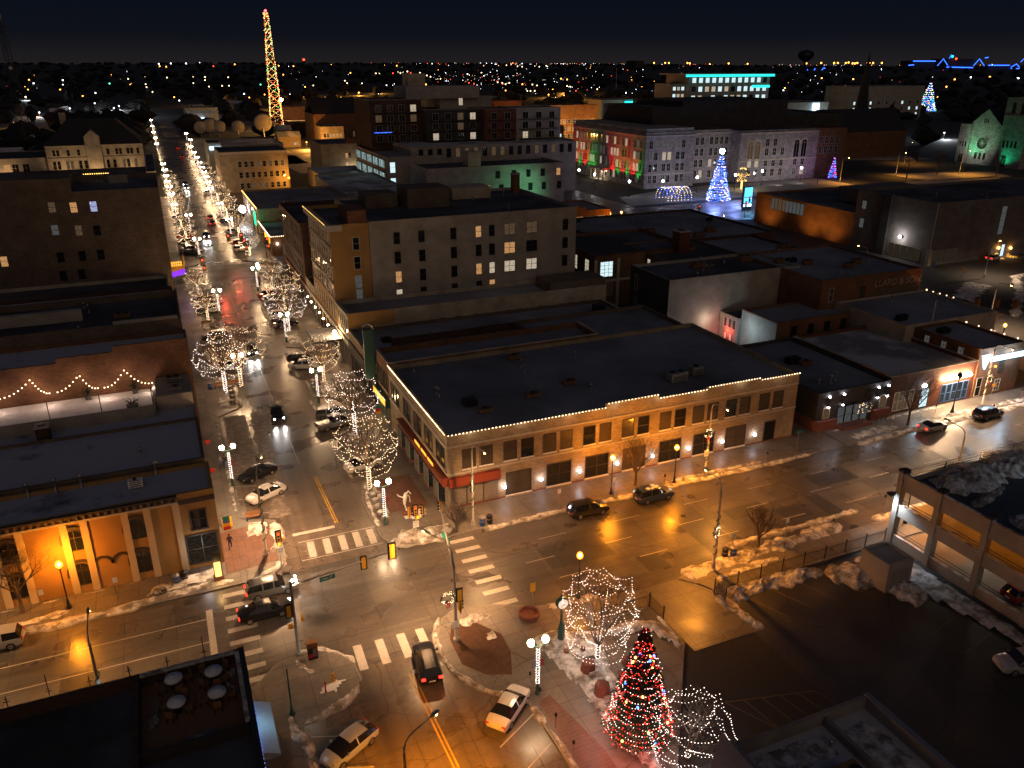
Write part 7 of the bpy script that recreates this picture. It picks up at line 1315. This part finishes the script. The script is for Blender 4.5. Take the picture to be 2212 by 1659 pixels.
for i in range(16):
    for k in range(4):
        a,b_,c_=Vector(C[i][k]),Vector(C[i+1][k]),Vector(C[i+1][(k+1)%4])
        for q in range(7): 
            if i>1 or R.random()<.5: P.append(a.lerp(b_,q/7)+Vector((R.uniform(-.3,.3),R.uniform(-.3,.3),0))); P.append(a.lerp(c_,q/7)+Vector((0,R.uniform(-.3,.3),0)))
bulbs(P,.27,['bulb','bulbgold','bulbred','bulbgreen'],'light_string',t,lambda:R.choice((0,0,1,1,1,1,2,3)))
MB().ball((87,640,80.6),.9,8).build('beacon','starred',t); MB().tube([(87,640,79),(87,640,83)],.12,5).build('antenna','darkmetal',t); MB().ball((90.5,632,22),1.2,8).build('floodlight','cobra',t); lamp('POINT','flood_glow',(4,-11,20),30000,(1,.5,.12),t,1)
t,C=lattice('radio_mast','unlit dark lattice radio mast rising at the left','tower',-62,520,68,4.2,1.2,18,'darkmetal',.16,3); MB().lathe([(.5,0),(.5,6)],6,(-62,520,67)).build('antenna','metal',t); m=MB(); m.lathe([(.9,0),(.9,.4)],10); m.v=[(-61.5+v[0],516-v[2],44+v[1]) for v in m.v]; m.build('dish','metal',t)
def simple(label,x0,x1,y0,y1,z,mat,us=None,zs=None,w=1.2,h=1.8,panes=('glass',),roof='roofdark',fr='trim',cat='building',faces='S',z0=0,par=.4):
    b=building('town_building',label,x0,x1,y0,y1,z,mat,roof,par,z0=z0,cat=cat)
    if us:
        for f in faces:
            U=us if f=='S' else [y0+(y1-y0)*(u-x0)/(x1-x0) for u in us]
            for zz in zs:
                for u in U: window(b,f,u-w/2,u+w/2,zz,zz+h,R.choice(panes),fr,1,2,.1)
    return b
def FB(label,px0,px1,pyt,Y,dep,mat,**k):
    x0,z=GY(px0,pyt,Y); x1,_=GY(px1,pyt,Y); return simple(label,x0,x1,Y,Y+dep,max(3,z),mat,**k),x0,x1,z
b,x0,x1,z=FB('yellow lit three storey block with bracketed cornice by the avenue',472,620,329,330,24,'tanbrick',us=None); 
for u in lrange(x0+6,x1-1,8):
    for zz in (1.5,5.5,9.5): window(b,'S',u-.6,u+.6,zz,zz+2,R.choice(('glass','glass','litdim')),'trim',1,2,.1)
band(b,'S',x0-.4,x1+.2,z-.9,z-.1,.6,'trim'); lamp('POINT','street_glow',(x1-1-(x0+x1)/2,-5,5),2200,(1,.4,.05),b.root,.4); MB().tube([(x1-1,325,0),(x1-1,325,5)],.08,5).build('lamp_post','blackpaint',b.root); MB().ball((x1-1,325,5.3),.5,8).build('lamp_globe','sodium',b.root)
for u in (334,340,346,352): window(b,'W',u-.6,u+.6,8.5,11,'glass','trim',1,2,.1)
b,x0,x1,z=FB('tan brick apartment house with arched pediment and bright windows',692,797,312,356,26,'tanbrick',us=None)
for u in (x0+10.8,x0+12.2,x0+15.6,x0+18.8,x0+20.1):
    for zz in (1,4.6,8.6): window(b,'S',u-.5,u+.5,zz,zz+1.9,R.choice(('litwarm','litwhite','glass')),'trim',1,2,.1)
m=MB(); m.prism([(0,0)]+[(3*math.cos(PI*i/8)+0,2.2*math.sin(PI*i/8)) for i in range(9)],0,.5); m.v=[((x0+x1)/2+3+v[0],356-.1-v[2],z+v[1]) for v in m.v]; m.build('pediment','redbrick',b.root); lamp('POINT','door_glow',(3,-3,3),900,(1,.8,.55),b.root,.3)
FB('low white warehouse with frosted roof in front of the tan apartments',690,800,378,318,26,'whitewash',roof='rooflight'); 
b,x0,x1,z=FB('broadcast studio with dishes on its flat roof and white glazed front',470,612,314,470,40,'whitewash',roof='rooflight')
for k,(px,py,s) in enumerate(((433,275,3.5),(453,272,4),(473,274,3.6),(514,274,3.6),(568,265,5.2))):
    X,Z=GY(px,py,500); d=thing('satellite_dish',['leftmost satellite dish on the studio roof','large second satellite dish on the studio roof','third satellite dish on the studio roof','fourth satellite dish right of the gap on the studio roof','biggest orange lit satellite dish beside the tower foot'][k],'satellite dish',(X,500,Z-s)); m=MB(); m.lathe([(s*.05,.9),(s*.5,.45),(s*.85,.1),(s,-.3)],16); m.v=[(X+v[0],500-v[2]*1.0-.3*v[1],Z+v[1]) for v in m.v]; m.build('reflector','concrete',d,True); MB().tube([(X,500.5,Z-s*1.5),(X,500.8,Z)],.3,6).build('mount','metal',d)
for i in range(16): window(b,'S',x0+2+i*(x1-x0-4)/16,x0+2+(i+.9)*(x1-x0-4)/16,1.5,4,'shopwin','white',1,1,.2,name='glass_panel')
b,x0,x1,z=FB('pale office with a row of dim letters along its top and a bright screen',400,470,233,660,30,'whitewash'); X,Z=GY(433,262,659); m=MB(); m.box(X-3,X+3,658.4,658.8,Z-2.6,Z+2.6); m.build('screen','signwhite',b.root)
for i,px in enumerate((401,414,427,440,453)): X,Z=GY(434+(i-2)*13,242,659); MB().box(X-1.8,X+1.8,659.5,659.8,Z-.7,Z+.7).build('sign_letters','litgrey',b.root)
b,x0,x1,z=FB('small white clinic with a lit panel beside the avenue',447,476,309,395,20,'whitewash'); MB().box(x0+.8,x0+6,394.6,394.9,z-3,z-1.6).build('lit_panel','signwhite',b.root)
def wins(label,px0,px1,pyt,Y,dep,mat,n,rows,z0=1.2,dz=3.6,pn=('litwarm','glass'),w=1.3,h=2.0,roof='roofdark'):
    b,x0,x1,z=FB(label,px0,px1,pyt,Y,dep,mat,roof=roof)
    for r in range(rows):
        for u in lrange(x0+1,x1-1,n): window(b,'S',u-w/2,u+w/2,z0+r*dz,z0+r*dz+h,R.choice(pn),'trim',1,2,.12)
    return b
b=wins('orange lit brick school with rows of white framed windows',1170,1289,228,470,25,'brownbrick',11,3,2.5,4.4,('litgrey','litwarm','litdim'),1.8,2.6); lamp('POINT','street_glow',(-12,-14,9),16000,(1,.5,.12),b.root,1); lamp('POINT','street_glow',(16,-14,9),9000,(1,.45,.1),b.root,1)
wins('plain orange office with three rows of small lit windows',1140,1218,273,400,24,'orangebrick',10,3,1.5,4.2,('litwhite','litcool'),1.1,1.6); b=FB('round ended pale hall beside the red lit facade',1218,1244,303,352,14,'concrete')[0]; MB().ball(((b.x0+b.x1)/2,351,11),.7,8).build('wall_lamp','sconce',b.root); lamp('POINT','wall_glow',(0,-3,11),2600,(.75,.95,1),b.root,.4)
wins('brown gabled house among orange lamps beyond the school',1068,1127,218,640,20,'redbrick',6,2,3,4,('litdim','glass')); 
b=wins('long brown brick church hall with steep dark roof near the tower',676,796,247,520,30,'brownbrick',9,1,4,4,('litdim','glass','litwarm'),1,3); lamp('POINT','street_glow',(-10,-16,9),14000,(1,.5,.12),b.root,1); m=MB(); m.add([(b.x0,519.8,b.z),(b.x1,519.8,b.z),(b.x1,535,b.z+9),(b.x0,535,b.z+9),(b.x0,550,b.z),(b.x1,550,b.z)],[(0,1,2,3),(3,2,5,4)]); m.build('pitched_roof','shingle',b.root)
wins('small brick rectory lit orange in front of the church hall',693,742,274,500,18,'tanbrick',6,2,1.5,4,('litdim','litwarm','glass'))
FB('low orange lit store behind the broadcast tower',608,690,231,700,30,'orangebrick'); FB('snowy roofed shed with bright lamps near the tower foot',622,668,262,600,16,'greybrown',roof='rooflight')
b=wins('brick tower block with one tall pale lift shaft behind the apartments',878,930,203,560,20,'tanbrick',3,3,6,4,('litwarm','glass'))
# teal lit office
b=building('teal_office','modern five storey office ringed by teal neon with bright windows',*[v for v in (GY(1485,225,700)[0],GY(1657,225,700)[0])],700,740,GY(1500,162,700)[1],'concrete','roofdark',.5); z=b.z
for r,(a,c) in enumerate(((.62,.92),(.0,1),(.0,1),(.05,.95))):
    zz=z-7.2-r*8.2
    for i,u in enumerate(lrange(b.x0+2,b.x1-2,12)):
        window(b,'S',u-2.2,u+2.2,zz,zz+4.6,R.choice(('litcool','litcool','litwhite','glass','litcool')),'metal',2,1,.15)
MB().box(b.x0-8,b.x1+2,696,741,z,z+1.3).build('roof_slab','concrete',b.root); m=MB(); m.box(b.x0-7,b.x1+2,695.4,695.8,z-1.6,z-.7); m.box(b.x0-7,b.x1+2,695.4,695.8,z-.3,z+.4); m.box(b.x1-22,b.x1,699,699.4,z-12.2,z-10); m.build('neon_strip','tealneon',b.root)
w=building('office_wing','lower end block of the teal lit office with lit windows',GY(1448,225,705)[0],b.x0,705,735,z-8,'concrete','roofdark',.4)
for r in range(3):
    for u in lrange(w.x0+1,w.x1-1,3): window(w,'S',u-1.6,u+1.6,z-14-r*6.6,z-10.8-r*6.6,R.choice(('litcool','litwhite')),'metal',2,1,.15)
for i,px in enumerate((1290,1375,1412)): 
    pass
b=wins('low petrol station with glowing green canopy lights',1300,1400,216,600,24,'concrete',6,1,1.5,4,('litcool','litcool')); x0,z=GY(1355,216,596); MB().box(x0,x0+32,590,600,z-2.5,z-1.2).build('canopy','tealneon',b.root); lamp('POINT','canopy_glow',(20,-14,6),9000,(.4,1,.9),b.root,1)
b=wins('long pale apartment range behind the dark cathedral',1840,1998,187,560,30,'whitewash',9,3,3,5,('glass','glass','litcool'),2,2.4)
b=wins('low bank with white pediment and square lit sign before the teal office',1700,1790,222,480,26,'whitewash',5,1,1.5,4,('litcool','litwhite')); X,Z=GY(1762,231,479); MB().box(X-3,X+3,478.6,478.9,Z-2.6,Z+2.6).build('lit_sign','signwhite',b.root); lamp('POINT','sign_glow',(10,-8,4),5000,(.7,.95,1),b.root,1)
b=FB('dark rectangular tower on the horizon right of the mast',1373,1391,131,2600,60,'darkgrey')[0]
# water tower
x,y,z=hit(1737,152); D=math.hypot(x,y); k=D/1740/1.05
t=thing('water_tower','bulb shaped water tower standing dark on the horizon','water tower',(x,y,z)); Z=lambda py: GY(1737,py,y)[1]
zt,zb=Z(107),Z(133); r=16*k; MB().lathe([(2.2*k,0),(2.2*k,zb-z-2),(5*k,zb-z+1),(r*.8,zb-z+(zt-zb)*.28),(r,zb-z+(zt-zb)*.55),(r*.8,zb-z+(zt-zb)*.85),(.1,zt-z)],16,(x,y,z)).build('tank','darkmetal',t,True)
# arena with blue light lines
m=MB(); ar=thing('stadium','far stadium buildings outlined in blue light on the horizon','stadium',(*hit(2060,150)[:2],0)); Ya=hit(2060,150)[1]
def L2(pts): m.tube([(GY(px,py,Ya-8)[0],Ya-8,GY(px,py,Ya-8)[1]) for px,py in pts],1.6,4)
for pts in (((1973,132),(2021,132)),((1963,141),(1974,140)),((2025,142),(2038,127),(2047,141)),((2045,145),(2102,146)),((2103,142),(2116,127),(2126,142)),((2135,141),(2181,141)),((2184,145),(2196,138),(2202,145)),((2184,148),(2202,148)),((2205,134),(2212,127)),((2128,125),(2135,124)),((1735,155),(1741,145),(1747,156)),((1757,154),(1761,148)),((1772,155),(1780,146),(1786,151)),((1808,153),(1815,145),(1820,153)),((2051,126),(2055,118))): L2(pts)
m.build('neon_lines','blueneon',ar); xa,za=GY(1973,131,Ya); xb,_=GY(2212,131,Ya); m=MB(); m.box(xa,GY(2021,132,Ya)[0],Ya,Ya+60,0,za); m.box(GY(2045,145,Ya)[0],GY(2103,145,Ya)[0],Ya,Ya+80,0,GY(2070,127,Ya)[1]); m.box(GY(2135,141,Ya)[0],xb+50,Ya,Ya+60,0,GY(2150,141,Ya)[1]); m.build('hall','darkgrey',ar); X,Z=GY(2053,122,Ya); MB().ball((X,Ya-10,Z),5,8).build('crest','tealneon',ar); X,Z=GY(2061,127,Ya); MB().ball((X,Ya-10,Z),4,8).build('beacon','cityred',ar)
# slim mast and small posts far off
for px,py0,py1,l in ((1330,147,205,'slim unlit pole before the petrol station'),(961,203,232,'thin pole among orange lamps')):
    x,y,z=hit(px,py1); t=thing('mast',l,'mast',(x,y,z)); MB().tube([(x,y,z),(x,y,GY(px,py0,y)[1])],.35,5).build('pole','metal',t)
x,y,z=hit(658,150); t=thing('chimney_stack','far chimney with red beacon on the horizon right of the tower','chimney',(x,y,z)); Zt=GY(658,131,y)[1]; MB().lathe([(4,0),(3,Zt-z)],8,(x,y,z)).build('stack','darkbrick',t); MB().ball((x,y,Zt+3),4,8).build('beacon','cityred',t)
# ---------------------------------------------------------------- the dark wooded town out to the horizon
m=MB()
for i in range(2600):
    a=-.72+1.75*R.random(); d=480*(7500/480)**(R.random()**.8); x,y=d*math.sin(a+YAW*.0),d*math.cos(a)
    if abs(x-13)<14 and y<1500: continue
    if d<800 and x>40 and y<700 and R.random()<.75: continue
    z=gz(x,y); r=R.uniform(5,11)*(1+d/9000); hh=R.uniform(6,13)
    K=6; vs=[]
    for j,(rr,zz) in enumerate(((.25,0.),(.9,.35),(1,.6),(.6,.88),(.05,1))):
        for k in range(K): q=R.uniform(.65,1.2); vs.append((x+r*rr*q*math.cos(k*PI/3),y+r*rr*q*math.sin(k*PI/3),z+hh*zz*R.uniform(.9,1.1)))
    m.add(vs,[(j*K+k,j*K+(k+1)%K,(j+1)*K+(k+1)%K,(j+1)*K+k) for j in range(4) for k in range(K)])
m.build('distant_woods','woods',None,False,'stuff')
# brighter far lamps, each on its own post
FL=[]
def fl(c,s,*pts): FL.extend((x,y,c,s) for x,y in pts)
fl('cityorange',1.0,(240,161),(63,174),(61,197),(38,208),(16,222),(117,227),(113,237),(76,250),(196,235),(282,185),(345,143),(359,144),(507,139),(377,215),(539,215),(572,208),(60,163),(195,178),(602,142),(634,143),(612,162),(703,215),(737,215),(757,158),(857,142))
fl('cityorange',1.6,(772,216),(818,199),(797,221),(862,225),(758,224),(600,233),(698,264),(664,328),(1212,171),(1185,208),(1225,173),(1218,210),(1239,212),(1223,234),(1311,221),(900,160),(920,185),(661,158))
fl('cityorange',2.0,(1413,136),(1437,136),(1445,136),(1485,136),(1490,137),(1533,139),(1574,137),(1615,138),(1742,137),(1774,136),(1802,136),(1810,136),(1827,136),(1833,135),(1842,137),(1847,137),(1852,136),(1874,136),(1878,136),(1886,136),(1905,136))
fl('cityorange',1.4,(1710,173),(1695,193),(1764,192),(1802,194),(1843,172),(2044,190),(2062,173),(2138,167),(2195,207),(2069,217),(2025,214),(1420,179),(1365,173),(1775,170))
fl('citywarm',.8,(417,168),(443,168),(493,168),(417,175),(443,175),(418,182),(452,190),(480,188),(495,188),(315,184),(314,168),(317,191),(361,169),(330,202),(277,172),(745,176),(742,186),(677,187),(690,187),(750,182),(782,182),(800,176),(812,159),(820,159),(827,159),(846,183),(835,187),(1045,143),(1094,141),(1118,143),(1128,144),(1155,143),(1165,144),(1180,142))
fl('citywhite',1.1,(136,175),(73,182),(207,205),(215,217),(247,240),(258,235),(260,245),(291,251),(233,237),(152,241),(436,208),(388,222),(343,138),(369,137),(402,137),(431,136),(136,186),(616,196),(808,198),(835,187),(841,181),(672,283),(736,284),(1352,204),(1386,205),(1450,207),(1418,220),(1530,231),(1308,210),(1257,208),(1249,196),(1860,213),(1835,216),(1972,217),(1921,219),(2038,298),(1786,211),(1692,198),(1700,238),(2097,168),(2200,170))
fl('citywhite',2.6,(1045,166)); fl('citygreen',1.2,(237,183),(245,183),(563,185),(699,191),(801,232),(813,232)); fl('cityred',1.2,(244,191),(849,159),(887,158),(1003,180),(1170,184),(1244,199),(1165,184),(1013,181),(1024,183),(461,143),(1086,183))
fl('citywarm',1.3,(1018,158),(1030,160),(1040,158),(1010,161),(1060,180),(1068,181),(1075,180),(1085,182),(1092,184),(1100,181),(1060,178),(1150,185),(1160,187),(1225,188),(1232,190),(1139,200),(1155,200),(1146,200),(859,156),(871,157),(880,155),(865,158),(901,159),(907,158),(915,163),(922,164),(930,167),(937,170),(946,173),(952,172))
STREETL=[]
def to_px(X,Y,Z):
    x=X*cW_-Y*sW_; f_=X*sW_+Y*cW_; z=Z-H; dd=f_*cP_-z*sP_; uu=f_*sP_+z*cP_; return CX+F*x/dd,CY-F*uu/dd
for Yl in (430,520,640,780,930,1120,1350):
    X=-420
    while X<560:
        X+=R.uniform(55,120)
        if -30<X<36 or (60<X<300 and Yl<460) or (300<X<430 and Yl<520) or R.random()<.3: continue
        px,py=to_px(X,Yl+R.uniform(-6,6),gz(X,Yl)+7)
        if 0<px<2212 and not (560<px<620): FL.append((px,py,R.choice(('cityorange','cityorange','cityorange','citywarm','citywhite')),R.choice((.9,1.1,1.4,1.7))))
protos={}
names={'cityorange':'orange','citywhite':'white','citywarm':'warm','citygreen':'green','cityred':'red'}
def sector(px,py):
    return ('far left hillside' if px<330 else 'hillside above the avenue' if px<570 else 'streets behind the broadcast tower' if px<830 else 'streets beyond the apartments' if px<1100 else 'streets beyond the school' if px<1330 else 'streets near the teal office' if px<1720 else 'streets behind the churches')+(' on the skyline' if py<146 else '')
for px,py,c,s in FL:
    x,y,z=hit(px,py+3); d=math.sqrt(x*x+y*y+(46-z)**2); rad=d/1740*1.05*(.75+.35*s)
    X,Zh=GY(px,py,y); hgt=max(4,Zh-z)
    t=thing('far_street_lamp','tiny %s lamp glowing in the dark %s'%(names[c],sector(px,py)),'street lamp',(x,y,z),0,'far street lamps')
    key=(c,)
    if c not in protos: protos[c]=MB().ball((0,0,0),1,6).build('lamp_head',c,None); protos[c].data.use_fake_user=True; bpy.data.objects.remove(protos[c]); protos[c]=bpy.data.meshes[-1] if False else [q for q in bpy.data.meshes if q.name.startswith('lamp_head') and q.materials and q.materials[0]==MAT[c]][0]
    if 1.0<=s<1.6 and d<1000 and c in ('cityorange','citywhite'): lamp('POINT','lamp_glow',(X-x,-2,hgt-1),9000,(1,.42,.07) if c=='cityorange' else (.85,.93,1),t,.5)
    if s>=1.6 and d<1500: lamp('POINT','lamp_glow',(X-x,-2,hgt-1),16000*(1.6 if c=='cityorange' else 1),{'cityorange':(1,.42,.07)}.get(c,(.9,.95,1)),t,.5)
    o=bpy.data.objects.new('lamp_head',protos[c]); COL.objects.link(o); o.parent=t; o.location=(X-x,0,hgt); o.scale=(rad,rad,rad)
    MB().tube([(x,y,z-.5),(X,y,z+hgt-rad*.5)],rad*.14,4).build('pole','darkmetal',t)
# small dark houses of the far neighbourhoods with a lit window or two
k=0
for i in range(60):
    a=R.uniform(-.62,.62); d=R.uniform(440,1050); x,y=d*math.sin(a),d*math.cos(a)
    if -14<x<34 or (60<x<330 and y<480) or (310<x<440 and y<520): continue
    z=gz(x,y); w_,dp,hh=R.uniform(9,16),R.uniform(8,12),R.uniform(4,7); t=thing('far_house','small dark gabled house with lit windows in the %s'%sector(*to_px(x,y,z)),'house',(x,y,z),0,'far dark houses')
    MB().box(x-w_/2,x+w_/2,y-dp/2,y+dp/2,z-1,z+hh).build('wall',R.choice(('whitewash','greybrown','cream','brownbrick')),t)
    m=MB(); m.add([(x-w_/2-.4,y-dp/2-.4,z+hh),(x+w_/2+.4,y-dp/2-.4,z+hh),(x+w_/2+.4,y,z+hh+3),(x-w_/2-.4,y,z+hh+3),(x-w_/2-.4,y+dp/2+.4,z+hh),(x+w_/2+.4,y+dp/2+.4,z+hh)],[(0,1,2,3),(3,2,5,4),(0,3,4),(1,5,2)]); m.build('roof','rooflight',t)
    for q in range(R.choice((1,2,2,3))): u=x+R.uniform(-.38,.38)*w_; zz=z+R.choice((1.2,hh-2.2)); MB().box(u-.6,u+.6,y-dp/2-.06,y-dp/2-.01,zz,zz+1.5).build('window',R.choice(('litwarm','litwhite','litwarm','litdim')),t)
m=MB()
for i in range(420):
    u=R.random()
    px=R.choice((R.gauss(1160,90),R.gauss(1240,60),R.gauss(1380,110),R.uniform(0,2212),R.gauss(1000,150),R.uniform(1650,1960))); py=138.5+abs(R.gauss(0,3)) if R.random()<.55 else R.uniform(146,225)
    if R.random()<.25: px=R.gauss(1060,70); py=R.gauss(178,10)
    if px<800 and py<142: py+=R.uniform(10,60)
    x,y,z=hit(px,py); d=math.hypot(x,y); r=d/1740*R.uniform(.28,.75); m.octa((x,y,z+R.uniform(3,9)+r),r,R.choice((0,0,1,1,1,2,3)))
m.build('distant_city_lights',['citysmall','citywhite','cityorange','cityred'],None,False,'stuff')
# ---------------------------------------------------------------- night sky, faint skyglow, camera
w=bpy.data.worlds.new('World'); sc.world=w; w.use_nodes=True; n=w.node_tree; n.nodes.clear(); out=n.nodes.new('ShaderNodeOutputWorld'); bg=n.nodes.new('ShaderNodeBackground'); tc=n.nodes.new('ShaderNodeTexCoord'); se=n.nodes.new('ShaderNodeSeparateXYZ'); n.links.new(tc.outputs['Generated'],se.inputs[0])
col=ramp(n,se.outputs[2],(0.0,(.0085,.0072,.0078)),(.03,(.0026,.0033,.0056)),(.10,(.0010,.0021,.0052)),(.32,(.0055,.0086,.017)))  # top stop brightened above the view to give the roofs blue light
sky=n.nodes.new('ShaderNodeTexSky'); sky.sky_type='NISHITA'; sky.sun_disc=False; sky.sun_elevation=math.radians(-8); sky.sun_rotation=math.radians(200)
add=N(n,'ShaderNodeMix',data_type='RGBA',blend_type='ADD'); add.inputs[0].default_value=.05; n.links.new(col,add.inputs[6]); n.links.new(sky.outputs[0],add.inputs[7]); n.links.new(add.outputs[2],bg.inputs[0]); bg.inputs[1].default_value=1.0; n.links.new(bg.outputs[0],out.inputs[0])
l=bpy.data.lights.new('city_glow_fill','SUN'); l.energy=.15; l.angle=math.radians(70); l.color=(1,.68,.45); o=bpy.data.objects.new('city_glow_fill',l); COL.objects.link(o); o.rotation_euler=(math.radians(70),0,math.radians(-12))  # warm low sun added behind the camera, standing in for city glow
cam=bpy.data.cameras.new('camera'); cam.sensor_width=36; cam.lens=36*F/2212; cam.clip_end=20000; cam.clip_start=.5; o=bpy.data.objects.new('camera',cam); COL.objects.link(o); o.location=(0,0,H); o.rotation_euler=(PI/2-PITCH,0,-YAW); sc.camera=o
sc.view_settings.view_transform='Standard'; sc.view_settings.look='None'; sc.view_settings.exposure=.8; sc.view_settings.gamma=1
cy=sc.cycles; cy.sample_clamp_indirect=1.5; cy.sample_clamp_direct=0; cy.max_bounces=5; cy.diffuse_bounces=2; cy.glossy_bounces=3; cy.caustics_reflective=False; cy.caustics_refractive=False; cy.use_denoising=True
try: cy.use_light_tree=True
except Exception: pass

k_=0
for bl,nm in ((b_,n_) for b_,n_ in ROOFS):
    x0,x1,y0,y1,zr=bl
    for i in range(nm[1]):
        x,y=R.uniform(x0,x1),R.uniform(y0,y1); l='%s small roof fitting on the %s'%(ORD[i],nm[0])
        if i%3==2: roofunit(l,x,y,zr,R.uniform(1.0,2.0),R.uniform(.8,1.3),R.uniform(.5,1.0),R.choice(('metal','timber','darkmetal')))
        else: vent(l,x,y,zr,R.uniform(.5,1.2),R.uniform(.12,.22))
